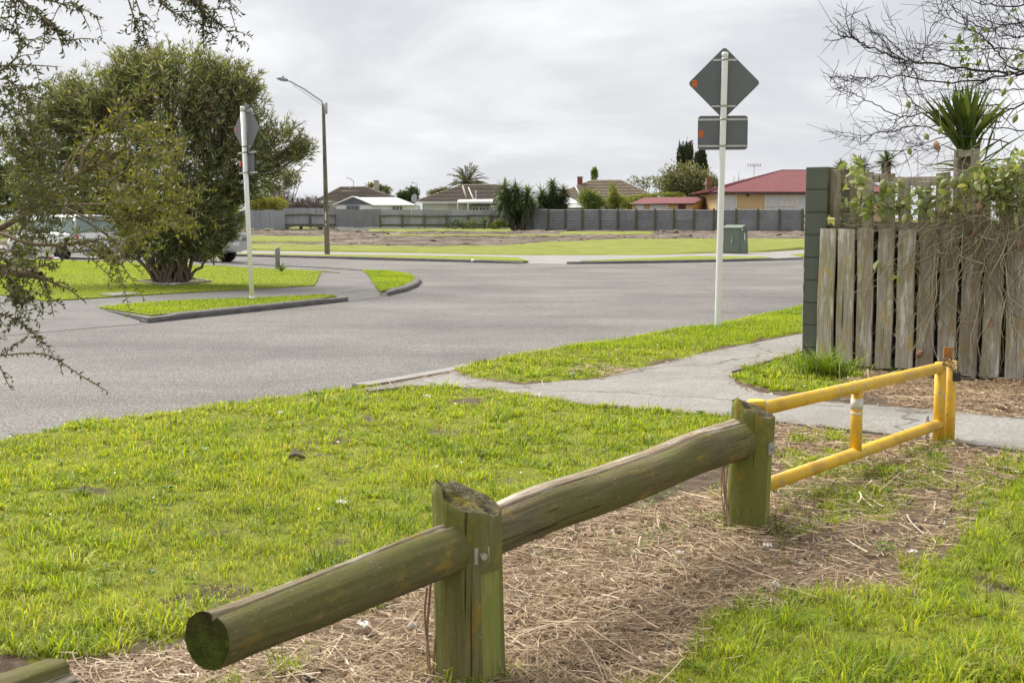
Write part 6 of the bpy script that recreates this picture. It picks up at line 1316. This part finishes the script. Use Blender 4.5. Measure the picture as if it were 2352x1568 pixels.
for i, (px, w_, h, lab) in enumerate(((1045, 26, 14, 'low weeds against the sagging fence behind the bright grass'), (1078, 20, 16, 'pale shrubby weeds against the sagging fence'), (1138, 12, 12, 'bright green weeds at the foot of the sagging fence'))):
    crown('fence_weeds', lab, px, 96.3, [(px, 518, w_, h*.7), (px+6, 512, w_*.6, h*.6)], ('lf_dark', 'lf_olive', 'lf_lime')[i], 700, .13, False, 'weeds', 'weeds along the back fence')
# ------------------------------------------------------------------ overhanging needle-leaved branches, left foreground
MT['needle'] = leafmat('needle_leaves', [(0, (.03, .042, .018)), (.3, (.075, .10, .032)), (.6, (.17, .195, .04)), (.85, (.31, .31, .05)), (1, (.44, .40, .09))], .35, .42, (1.3, 1.2, .6))
MT['limb'] = M('pale_branch', (.30, .23, .15), (.15, .115, .075), 14, .85, (1, 1, 1), bmp=.5, bscale=60)
tx, ty_ = -3.3, 4.1
con = thing('overhanging_conifer', 'needle leaved tree whose branches hang into the left foreground', 'tree', (tx, ty_, .05)); cz = Vector((tx, ty_, .05))
MB().tube([(tx, ty_, -.2), (tx+.05, ty_, 1.4), (tx, ty_+.05, 2.6), (tx+.1, ty_, 4.2)], [.17, .15, .12, .05], 14).build('trunk', MT['bark'], con)
woody = []; leafP = []; leafD = []; leafL = []; leafV = []
def pts3(path, Y, dY=0): return [np.array(P(a, b, Y+dY*i/max(1, len(path)-1))) for i, (a, b) in enumerate(path)]
def smooth_path(q, m=5):
    q = np.array(q); t = np.arange(len(q)); tt = np.linspace(0, len(q)-1, (len(q)-1)*m+1); 
    r = np.stack([np.interp(tt, t, q[:, i]) for i in range(3)], 1)
    for _ in range(3): r[1:-1] = (r[:-2]+2*r[1:-1]+r[2:])/4
    return r
def needles(path, v0, step=.0062, L=.019, skip=0.):
    seg = np.linalg.norm(np.diff(path, axis=0), axis=1); tot = seg.sum(); s = np.concatenate([[0], np.cumsum(seg)]); n = max(3, int(tot*(1-skip)/step)); u = np.linspace(tot*skip, tot, n)
    p = np.stack([np.interp(u, s, path[:, i]) for i in range(3)], 1); d = unit(np.gradient(p, axis=0)); sd_ = unit(np.cross(d, rng.normal(size=p.shape)))
    leafP.append(p); leafD.append(unit(d*.4+sd_)); leafL.append(L*rng.uniform(.65, 1.2, n)); leafV.append(np.clip(v0+rng.normal(0, .13, n), 0, 1))
def twig(path, v0, r=.0022, kids=0, klen=.12, L=.019, bare=0.):
    woody.append((path, np.linspace(r, r*.45, len(path)))); needles(path, v0, L=L, skip=bare)
    for k in range(kids):
        i = rng.integers(max(1, int(len(path)*bare)), len(path)-1); d = unit((path[i+1]-path[i-1])[None])[0]; sd_ = rng.normal(size=3)*np.array([1, .7, .8]); e = d*rng.uniform(.5, 1.)+sd_*.55+np.array([0, 0, -.25]); e = e/np.linalg.norm(e)*klen*rng.uniform(.4, 1.2)
        q = bez(path[i], path[i]+e*.5+np.array([0, 0, .015]), path[i]+e, 6); woody.append((q, np.linspace(r*.7, r*.3, 6))); needles(q, v0, L=L)
TOPS = [([(-60, -90), (30, -20), (75, 22), (120, 60), (158, 105)], 3.4, 16), ([(-30, -60), (60, -10), (130, 6), (190, 20), (226, 40)], 3.5, 12), ([(20, -20), (36, 12), (36, 40), (40, 66)], 3.4, 4), ([(-60, 30), (-10, 55), (14, 72)], 3.4, 4), ([(20, -40), (50, 15), (95, 35), (118, 60)], 3.45, 10),
 ([(280, -80), (293, -5), (306, 35), (314, 62), (323, 92)], 3.7, 7), ([(300, -90), (308, -10), (326, 40), (332, 90)], 3.7, 6), ([(300, -90), (359, -4), (389, 26), (428, 43), (478, 62)], 3.8, 16), ([(400, -90), (438, -3), (461, 20), (501, 53), (527, 76), (557, 102)], 3.8, 14), ([(440, -20), (471, 22), (500, 22), (533, 17)], 3.8, 5), ([(461, 16), (466, 50), (466, 88)], 3.8, 3), ([(350, -60), (400, 2), (440, 4), (470, 22)], 3.8, 8), ([(480, -50), (500, 0), (535, -4)], 3.8, 4),
 ([(-120, 165), (0, 152), (33, 148), (80, 150), (134, 154)], 3.5, 4), ([(-40, 190), (33, 140), (48, 112), (62, 86)], 3.5, 5), ([(-100, 220), (10, 175), (40, 200), (70, 250)], 3.5, 12), ([(-100, 260), (0, 230), (30, 270), (50, 330)], 3.5, 12), ([(-100, 300), (20, 300), (70, 320), (110, 370)], 3.5, 12)]
for pth_, Y, k in TOPS: twig(smooth_path(pts3(pth_, Y)), .12 if pth_[0][1] < 100 else .25, .003, k, .085, bare=.1)  # needle tone carries the light: upper twigs dark as silhouettes, lower ones brighter
LIMBS = [([(-260, 640), (-60, 560), (60, 490), (112, 452), (188, 392), (230, 375), (266, 362)], 3.5, .011), ([(188, 391), (188, 365), (194, 340), (231, 303), (270, 270), (304, 242)], 3.5, .0065), ([(250, 420), (290, 392), (330, 356), (350, 325), (366, 290)], 3.6, .004), ([(-200, 500), (0, 534), (66, 563), (148, 563), (214, 550), (250, 570), (272, 604)], 3.3, .006), ([(-200, 830), (0, 817), (60, 810), (115, 814), (185, 863), (246, 898)], 3.2, .0028), ([(-160, 760), (0, 840), (10, 865), (24, 893)], 3.2, .002), ([(-100, 880), (0, 818), (30, 795), (54, 776)], 3.2, .002), ([(60, 490), (130, 470), (240, 470), (330, 466), (410, 461)], 3.5, .004), ([(130, 470), (220, 510), (330, 501), (406, 517)], 3.5, .0035), ([(-60, 560), (20, 600), (80, 630), (132, 656)], 3.3, .004), ([(-60, 560), (0, 610), (30, 650), (62, 672)], 3.3, .003), ([(-100, 660), (0, 700), (20, 690), (36, 692)], 3.2, .002), ([(-120, 690), (0, 718), (45, 740), (88, 776)], 3.2, .003)]
for i, (pth_, Y, r) in enumerate(LIMBS):
    q = smooth_path(pts3(pth_, Y)); woody.append((q, np.linspace(r, r*.4, len(q))))
    if i in (4, 5, 6): twig(q, .3, r, 2 if i == 4 else 1, .04, bare=.25, L=.014)
    elif i >= 9: twig(q, .28, r, 14, .10, bare=.1)
    else: twig(q, .58, r*.5, 17, .13, bare=.4)
ZONE = [([(-20, 400), (60, 400), (140, 430), (150, 470), (80, 500), (60, 560), (50, 640), (-20, 660)], 70, .34), ([(150, 300), (230, 300), (310, 240), (370, 300), (400, 460), (405, 530), (300, 560), (240, 520), (200, 420)], 58, .62), ([(-20, 160), (50, 180), (110, 300), (140, 400), (-20, 420)], 20, .25), ([(60, 520), (260, 520), (270, 590), (180, 590), (60, 600)], 3, .5)]
for poly, n, v0 in ZONE:
    a = np.array(poly); k = 0
    while k < n:
        x, y = rng.uniform(a[:, 0].min(), a[:, 0].max()), rng.uniform(a[:, 1].min(), a[:, 1].max())
        if not inpoly(np.array([x]), np.array([y]), poly)[0]: continue
        k += 1; an = rng.uniform(-.6, 1.2); ln = rng.uniform(35, 95); p0 = (x, y); p1 = (x+math.cos(an)*ln*.5, y+math.sin(an)*ln*.4); p2 = (x+math.cos(an)*ln, y+math.sin(an)*ln)
        twig(smooth_path(pts3([p0, p1, p2], 3.5+rng.uniform(-.25, .35))), v0, .0012, 3, .06)
for sp in ((-.9, 3.35, 1.2), (-1.55, 3.5, 2.1), (-1.2, 3.8, 2.4), (-1.6, 3.4, 1.5)):
    woody.append((bez((tx, ty_, sp[2]-.3), ((tx+sp[0])/2, ty_-.2, sp[2]+.1), (sp[0]-.35, sp[1], sp[2]), 10), np.linspace(.05, .012, 10)))
o = link('branches', tubes_mesh('branches', woody, 5), MT['limb'], con); o.location = -cz
lp_ = np.concatenate(leafP); o = link('needles', leaf_mesh('needles', lp_, np.concatenate(leafD), np.concatenate(leafL), .0062, np.concatenate(leafV)), MT['needle'], con); o.location = -cz

# ------------------------------------------------------------------ leafless tree on the right
MT['darktwig'] = M('dark_winter_twig', (.06, .043, .038), (.038, .028, .025), 10, .85)
bt_ = Vector((5.6, 12.2, .05)); btr = thing('bare_tree', 'dark leafless tree spreading over the paling fence on the right', 'tree', bt_); tb_ = []
MB().tube([bt_-Vector((0, 0, .2)), bt_+Vector((-.1, 0, 1.2)), bt_+Vector((-.15, -.1, 2.2)), bt_+Vector((-.3, 0, 3.6))], [.11, .09, .075, .04], 10).build('trunk', MT['bark'], btr)
PR = [([(2460, 190), (2352, 168), (2262, 165), (2111, 141), (2056, 135), (2001, 110), (1979, 97), (1933, 80)], .016), ([(2111, 141), (2070, 150), (2050, 120), (2015, 80), (1979, 55), (1922, 10)], .008), ([(2400, 150), (2259, 187), (2155, 190), (2067, 174), (1996, 181), (1957, 177), (1905, 176)], .011), ([(2220, 300), (2111, 250), (2078, 211), (2067, 176), (2075, 150)], .009), ([(2300, 240), (2139, 255), (2067, 272), (2001, 233), (1957, 214), (1924, 203), (1902, 180)], .009), ([(2300, 280), (2166, 287), (2084, 291), (2007, 309), (1952, 319), (1891, 297)], .008), ([(2480, 200), (2352, 239), (2290, 266), (2200, 262)], .015), ([(2420, 20), (2352, 14), (2276, 14), (2200, -6)], .013), ([(2400, 190), (2312, 154), (2298, 129), (2262, 85), (2221, 63), (2174, 38), (2122, 23)], .012), ([(2130, 150), (2119, 124), (2139, 69), (2166, 14), (2180, -30)], .006), ([(2420, 80), (2330, 90), (2240, 60), (2190, 20), (2160, -20)], .009), ([(2420, 130), (2300, 110), (2200, 118), (2100, 110), (2040, 120)], .007), ([(2420, 40), (2300, 60), (2220, 30), (2140, -10)], .008), ([(2260, 165), (2180, 160), (2120, 165), (2075, 150), (2060, 100), (2055, 60)], .006), ([(2440, 60), (2340, 50), (2260, 70), (2200, 100), (2150, 95)], .008), ([(2440, 110), (2340, 120), (2290, 160), (2230, 210), (2170, 225)], .008), ([(2440, 150), (2360, 70), (2300, 20), (2270, -20)], .009), ([(2440, 220), (2340, 200), (2260, 215), (2180, 205), (2110, 215)], .007), ([(2320, 330), (2200, 310), (2110, 330), (2020, 380), (1990, 395)], .007), ([(2352, 300), (2260, 290), (2180, 330), (2120, 345), (2060, 380)], .007)]
def kink(q, s): q = np.array(q); q[1:-1] += rng.normal(0, s, (len(q)-2, 3)); return q
for pth_, r in PR:
    Y = rng.uniform(10.9, 12.4); q = kink(smooth_path(pts3(pth_, Y, .3), 6), .008); tb_.append((q, np.linspace(r, max(.0025, r*.3), len(q)))); Lq = np.linalg.norm(np.diff(q, axis=0), axis=1).sum()
    for k in range(int(Lq*13)):
        i = rng.integers(1, len(q)-1); d = unit((q[i+1]-q[i-1])[None])[0]; e = d*rng.uniform(.3, 1.1)+rng.normal(0, .65, 3)*np.array([1, .8, 1]); e = e/np.linalg.norm(e)*rng.uniform(.1, .48)*(1.05-.55*i/len(q)); p0 = q[i]
        b = kink(bez(p0, p0+e*.5+rng.normal(0, .04, 3)+np.array([0, 0, -.03]), p0+e+np.array([0, 0, .05]), 7), .004); tb_.append((b, np.linspace(max(.0034, r*.42), .002, 7)))
        for m in range(rng.integers(1, 5)):
            j = rng.integers(1, 6); f = e*.3+rng.normal(0, .10, 3); tb_.append((bez(b[j], b[j]+f*.5+rng.normal(0, .012, 3), b[j]+f, 5), np.linspace(.0026, .0016, 5)))
o = link('branches', tubes_mesh('branches', tb_, 4), MT['darktwig'], btr); o.location = -bt_
# sparse leaves clinging among the twigs
MT['vineleaf'] = leafmat('vine_leaves', [(0, (.08, .12, .035)), (.4, (.20, .26, .08)), (.8, (.34, .40, .16)), (1, (.48, .50, .22))], .35, .4)
lp2 = []; 
for (x, y, s, n) in ((2200, 100, 16, 16), (2215, 140, 18, 18), (2240, 90, 14, 10), (2225, 160, 12, 10), (2330, 10, 20, 16), (2205, 190, 18, 8), (2345, 130, 10, 10)):
    for i in range(n): lp2.append(np.array(P(x+rng.normal(0, s*.6), y+rng.normal(0, s), 11.3)))
lp2 = np.array(lp2); o = link('clinging_leaves', leaf_mesh('clinging_leaves', lp2, rng.normal(size=lp2.shape)+np.array([0, 0, -.6]), rng.uniform(.05, .09, len(lp2)), .04, rng.uniform(0, .5, len(lp2))), MT['vineleaf'], btr); o.location = -bt_

# ------------------------------------------------------------------ big yucca and others behind the fence
c = P(2215, 335, 11.7); by = thing('yucca_tree', 'large yucca with broad sword leaves rising behind the paling fence', 'yucca', (c.x, c.y, .05)); base = Vector((c.x, c.y, .05)); hs = []
n = 62; a = rng.uniform(-1.0, .75, n); d = np.stack([np.sin(a), rng.normal(-.1, .35, n), np.cos(a)], 1); hs.append((np.zeros((n, 3))+np.array([0, 0, c.z-.05])+rng.normal(0, .03, (n, 3)), unit(d), rng.uniform(.46, .72, n), np.full(n, .072), .02))
n = 30; a = rng.uniform(-1.9, 1.9, n); d = np.stack([np.sin(a), rng.normal(-.2, .4, n), np.cos(a)], 1); hs.append((np.zeros((n, 3))+np.array([.08, 0, c.z-.25])+rng.normal(0, .05, (n, 3)), unit(d), rng.uniform(.3, .6, n), np.full(n, .05), .12))
link('leaves', sword_mesh('leaves', hs), MT['yucca'], by); MB().tube([(0, 0, -.1), (.03, 0, c.z-.2)], [.08, .06], 10).build('trunk', MT['trunk'], by, False)
for hx, hy, r, lab in ((2036, 372, .17, 'round spiky yucca head peeking over the fence near the hollow post'), (1976, 384, .17, 'spiky yucca head peeking over the fence behind the vine shoot'), (1932, 388, .13, 'small spiky yucca top just right of the block wall')):
    c = P(hx, hy, 13.5); n = 120; t = thing('yucca_tree', lab, 'yucca', (c.x, 13.5, .05), group='yuccas behind the paling fence'); d = unit(rng.normal(size=(n, 3))+np.array([0, 0, .35])); link('leaves', sword_mesh('leaves', [(np.zeros((n, 3))+np.array([0, 0, c.z-.05]), d, rng.uniform(.7, 1.1, n)*r*.95, np.full(n, .016), .03)]), MT['yuccadark'], t); MB().tube([(0, 0, -.1), (0, 0, c.z-.05)], .05, 8).build('trunk', MT['trunk'], t, False)

# ------------------------------------------------------------------ climbing vine with pods on the fence
def onf(px, py, off=.05):
    a, b, c_ = ray(px, py); q0 = f0+FN*off; k = (FN.x*q0.x+FN.y*q0.y)/(FN.x*a+FN.y*b); return np.array([a*k, b*k, EYE+c_*k])
vb = onf(2230, 850, .03); vine = thing('climbing_vine', 'straggling vine with pale leaves and green pods over the paling fence', 'vine', (vb[0], vb[1], .08)); vz = Vector((vb[0], vb[1], .08))
MT['stem_tan'] = leafmat('vine_stems', [(0, (.17, .17, .08)), (.5, (.34, .29, .19)), (1, (.56, .48, .37))], .05, .8)
tb_ = []
for i in range(185):                                        # tangle and hanging stems
    x = 2352-abs(rng.normal(0, 105)) if i % 3 else rng.uniform(2160, 2400); y = rng.uniform(395, 560); q = [onf(x, y, rng.uniform(.02, .22))]; dx = rng.normal(-12, 16); dy = rng.uniform(4, 26)
    for k in range(rng.integers(6, 15)):
        x = max(x+dx+rng.normal(0, 9), 1960); y += dy+rng.normal(0, 9); dx = dx*.8+rng.normal(0, 8); dy = dy*.9+rng.normal(2, 7); q.append(onf(x, min(y, 868), rng.uniform(.03, .16)))
    tb_.append((smooth_path(q, 3), rng.uniform(.0013, .0036)))
for i in range(100):                                        # runners along the top
    x, y = rng.uniform(1930, 2352), rng.uniform(395, 520); q = []
    dx = rng.choice([-1, 1])*rng.uniform(14, 30); dy = rng.normal(0, 6)
    for k in range(7): q.append(onf(max(x, 1930), y, rng.uniform(-.1, .1) if y < 515 else .04)); x += dx; y += dy+rng.normal(0, 8)
    tb_.append((smooth_path(q, 3), rng.uniform(.0012, .0026)))
for px, py, h in ((2100, 868, 330), (2165, 800, 260), (2245, 862, 330), (2270, 880, 380), (2290, 885, 300), (2060, 800, 260), (2200, 800, 330), (2330, 830, 350)):
    tb_.append((kink(smooth_path([onf(px+rng.normal(0, 14), py-h*k/6, .05) for k in range(7)], 3), .006), .0028))
o = link('stems', tubes_mesh('stems', tb_, 4), MT['stem_tan'], vine); o.location = -vz
LP = []; LD = []; LV = []
for (cx, cy, sx, sy, n, v) in ((1965, 400, 22, 36, 46, .65), (1990, 470, 45, 26, 62, .45), (2030, 455, 55, 36, 52, .5), (2110, 470, 65, 26, 58, .45), (2180, 450, 55, 32, 60, .5), (2290, 440, 50, 44, 170, .58), (2335, 390, 25, 35, 80, .6), (2330, 470, 30, 40, 60, .5), (2250, 410, 30, 30, 50, .6), (2020, 610, 14, 12, 8, .8), (2060, 640, 14, 10, 6, .8), (1905, 500, 10, 8, 4, .9)):
    for i in range(n):
        LP.append(onf(cx+rng.normal(0, sx*.6), cy+rng.normal(0, sy*.6), rng.uniform(-.05, .16))); LD.append(rng.normal(0, .6, 3)+np.array([0, -.3, -.4])); LV.append(np.clip(v+rng.normal(0, .22), 0, 1))
LP = np.array(LP); n = len(LP)
# oval folded leaves: 6-sided blades
Dv = unit(np.array(LD)); Sv = unit(np.cross(Dv, rng.normal(size=(n, 3))+np.array([0, -1.2, .8]))); Nv = np.cross(Sv, Dv); Lv = rng.uniform(.055, .105, n)[:, None]; Wv = Lv*rng.uniform(.38, .52, n)[:, None]
V6_ = np.stack([LP, LP+Dv*Lv*.3+Sv*Wv*.5+Nv*Wv*.18, LP+Dv*Lv*.7+Sv*Wv*.42+Nv*Wv*.15, LP+Dv*Lv, LP+Dv*Lv*.7-Sv*Wv*.42+Nv*Wv*.15, LP+Dv*Lv*.3-Sv*Wv*.5+Nv*Wv*.18], 1).reshape(-1, 3); b0 = np.arange(n)[:, None]*6
o = link('leaves', npmesh('leaves', V6_, np.concatenate([b0+np.array([[0, 1, 2, 3]]), b0+np.array([[0, 3, 4, 5]])], 0), attr=np.repeat(np.array(LV), 6)), MT['vineleaf'], vine); o.location = -vz
MT['pod'] = M('green_pod', (.30, .34, .12), (.19, .23, .075), 9, .6, (1, 1, .3), layers=[((.48, .46, .24), 8, .55, .7, (1, 1, .2))]); MT['drypod'] = M('dry_pod', (.40, .25, .15), (.25, .14, .08), 8, .8)
def podmesh():
    b = MB(); prof = [(0, .004), (.1, .018), (.3, .030), (.55, .031), (.8, .017), (.95, .006), (1, .002)]; n = 16; vs = []
    for t, r in prof:
        for j in range(n): k = r*(1+.10*(j % 2)); vs.append((k*math.cos(2*math.pi*j/n), k*math.sin(2*math.pi*j/n), -t*.115))
    b.add(vs, [(i*n+j, (i+1)*n+j, (i+1)*n+(j+1) % n, i*n+(j+1) % n) for i in range(len(prof)-1) for j in range(n)], True); return b.mesh('pod')
podst = []; pm = podmesh(); pm.materials.append(MT['pod'])
for x, y, sw in ((1972, 408, .3), (2032, 412, -.3), (2065, 410, .5), (2111, 428, .2), (2150, 408, 1.3), (2175, 412, -.6), (2192, 405, 0), (2212, 398, -.3), (2245, 415, .1), (2095, 440, 1.1), (2020, 478, .3), (1974, 474, -.2), (2082, 490, .0), (2131, 482, .9), (2117, 462, 1.2), (2346, 445, .2), (2320, 178, .25), (2309, 202, -.3), (2085, 231, .2), (2162, 290, 0), (2123, 306, .6), (2086, 338, -.4), (2336, 263, -.3), (2300, 395, .2), (2270, 420, -.3)):
    o = link('pod', pm, None, vine); o.location = Vector(onf(x, y, .10))-vz; o.rotation_euler = (rng.uniform(-.3, .3), sw, rng.uniform(0, 3)); k = rng.uniform(.75, 1.0)*(.72 if y < 345 else 1); o.scale = (k, k, k); q = np.array(onf(x, y, .10)); podst.append((kink(bez(q, q+rng.normal(0, .03, 3)+np.array([0, 0, .08]), q+rng.normal(0, .06, 3)+np.array([0, .05, .22]), 6), .004), .002))
o = link('pod_stalks', tubes_mesh('pod_stalks', podst, 4), MT['stem_tan'], vine); o.location = -vz; o['kind'] = 'stuff'
def drymesh():
    b = MB(); vs = []; n = 7; m = 6
    for i in range(n):
        t = i/(n-1)
        for j in range(m): a = -1.3+2.6*j/(m-1); r = .030*math.sin(math.pi*min(1, t+.08))+.003; vs.append((r*math.sin(a), -r*math.cos(a)+.01, -t*.10))
    b.add(vs, [(i*m+j, (i+1)*m+j, (i+1)*m+j+1, i*m+j+1) for i in range(n-1) for j in range(m-1)], True); return b.mesh('dry_pod')
dm_ = drymesh(); dm_.materials.append(MT['drypod'])
for x, y, sw in ((2256, 462, .4), (2274, 728, .2), (2342, 550, 0), (2171, 478, 1.2), (2120, 806, .9), (2245, 520, .5), (2148, 324, -.4)):
    o = link('dry_pod', dm_, None, vine); o.location = Vector(onf(x, y, .09))-vz; o.rotation_euler = (rng.uniform(-.4, .4), sw, rng.uniform(-1, 1))

# ------------------------------------------------------------------ litter and small things on the ground
def scrap(px, py, s, label, mat='paper', cat='litter', seed=0, flatk=.4):
    p = G(px, py, .06); zg = float(gz(np.array([p.x]), np.array([p.y]))[0]) if p.y < 22 else .1; n = 6; rs = np.random.default_rng(seed+5); V = []
    for i in range(n):
        for j in range(n): V.append(((i/(n-1)-.5)*s*1.4, (j/(n-1)-.5)*s*.8, .02+flatk*s*rs.random()))
    me = bpy.data.meshes.new('scrap'); me.from_pydata(V, [], [(i*n+j, (i+1)*n+j, (i+1)*n+j+1, i*n+j+1) for i in range(n-1) for j in range(n-1)]); me.update(); o = link('litter_scrap', me, MT[mat]); o.location = (p.x, p.y, zg+.005); o.rotation_euler[2] = rs.uniform(0, 3); md = o.modifiers.new('thick', 'SOLIDIFY'); md.thickness = .002
    return tag(o, label, cat, 'scraps of pale litter on the grass')
for i, (x, y, s, lab) in enumerate(((785, 1166, .055, 'crumpled white paper in the grass above the nearest post'), (980, 917, .05, 'small white scrap in the grass near the path edge'), (1485, 943, .045, 'white scrap at the edge of the path behind the log'), (1762, 1264, .055, 'white torn strip on the straw right of the farther post'), (2096, 1286, .04, 'pale scrap lying on the bare soil at lower right'), (1560, 1283, .035, 'small white scrap on the straw under the log rail'), (835, 1448, .05, 'white plastic strip on straw below the left rail'), (1210, 890, .05, 'pale brown scrap on the path edge near the road'), (645, 955, .045, 'white scrap in grass close to the kerbless road edge'), (550, 1015, .04, 'pale dead leaf standing in the left grass'), (1315, 865, .05, 'pale scrap at the corner of the grass strip'))):
    scrap(x, y, s*.72, lab, 'paper' if i not in (7, 9) else 'drypod', seed=i)
st_ = MB(); a = G(662, 1047, .08); b_ = G(700, 1051, .08); st_.tube([a, (a+b_)/2+Vector((0, 0, .015)), b_], [.012, .015, .008], 8); tag(rebase(st_.build('stick', MT['bark']), a), 'short dark stick lying in the grass left of centre', 'stick')
# daisies scattered through the turf
def flowers(n, xr, yr, poly, sz):
    x = rng.uniform(*xr, n*6); y = rng.uniform(*yr, n*6); px, py = pix(x, y, .06); k = inpoly(px, py, poly) & (turf_density(x, y) > .25); x, y = x[k][:n], y[k][:n]; return np.stack([x, y, gz(x, y)+rng.uniform(.03, .06, len(x))], 1)
fpp = np.concatenate([flowers(60, (-.5, 6), (11, 21), V2, .02), flowers(22, (-4, 2), (4.5, 10), V1, .02), flowers(8, (2, 4), (9, 12.5), V3, .02)]); n = len(fpp); MT['petal'] = flat('daisy_petal', (.8, .8, .78), .6); an = np.linspace(0, 2*math.pi, 7)[:-1]; sz = rng.uniform(.004, .008, n)
Vf = (fpp[:, None]+np.stack([np.cos(an), np.sin(an)*.8, np.sin(an)*.5], 1)[None]*sz[:, None, None]).reshape(-1, 3); tag(link('daisy_flowers', npmesh('daisy_flowers', Vf, np.arange(6*n).reshape(n, 6)), MT['petal']), 'tiny white daisies dotted through the roadside grass', 'flowers', kind='stuff')
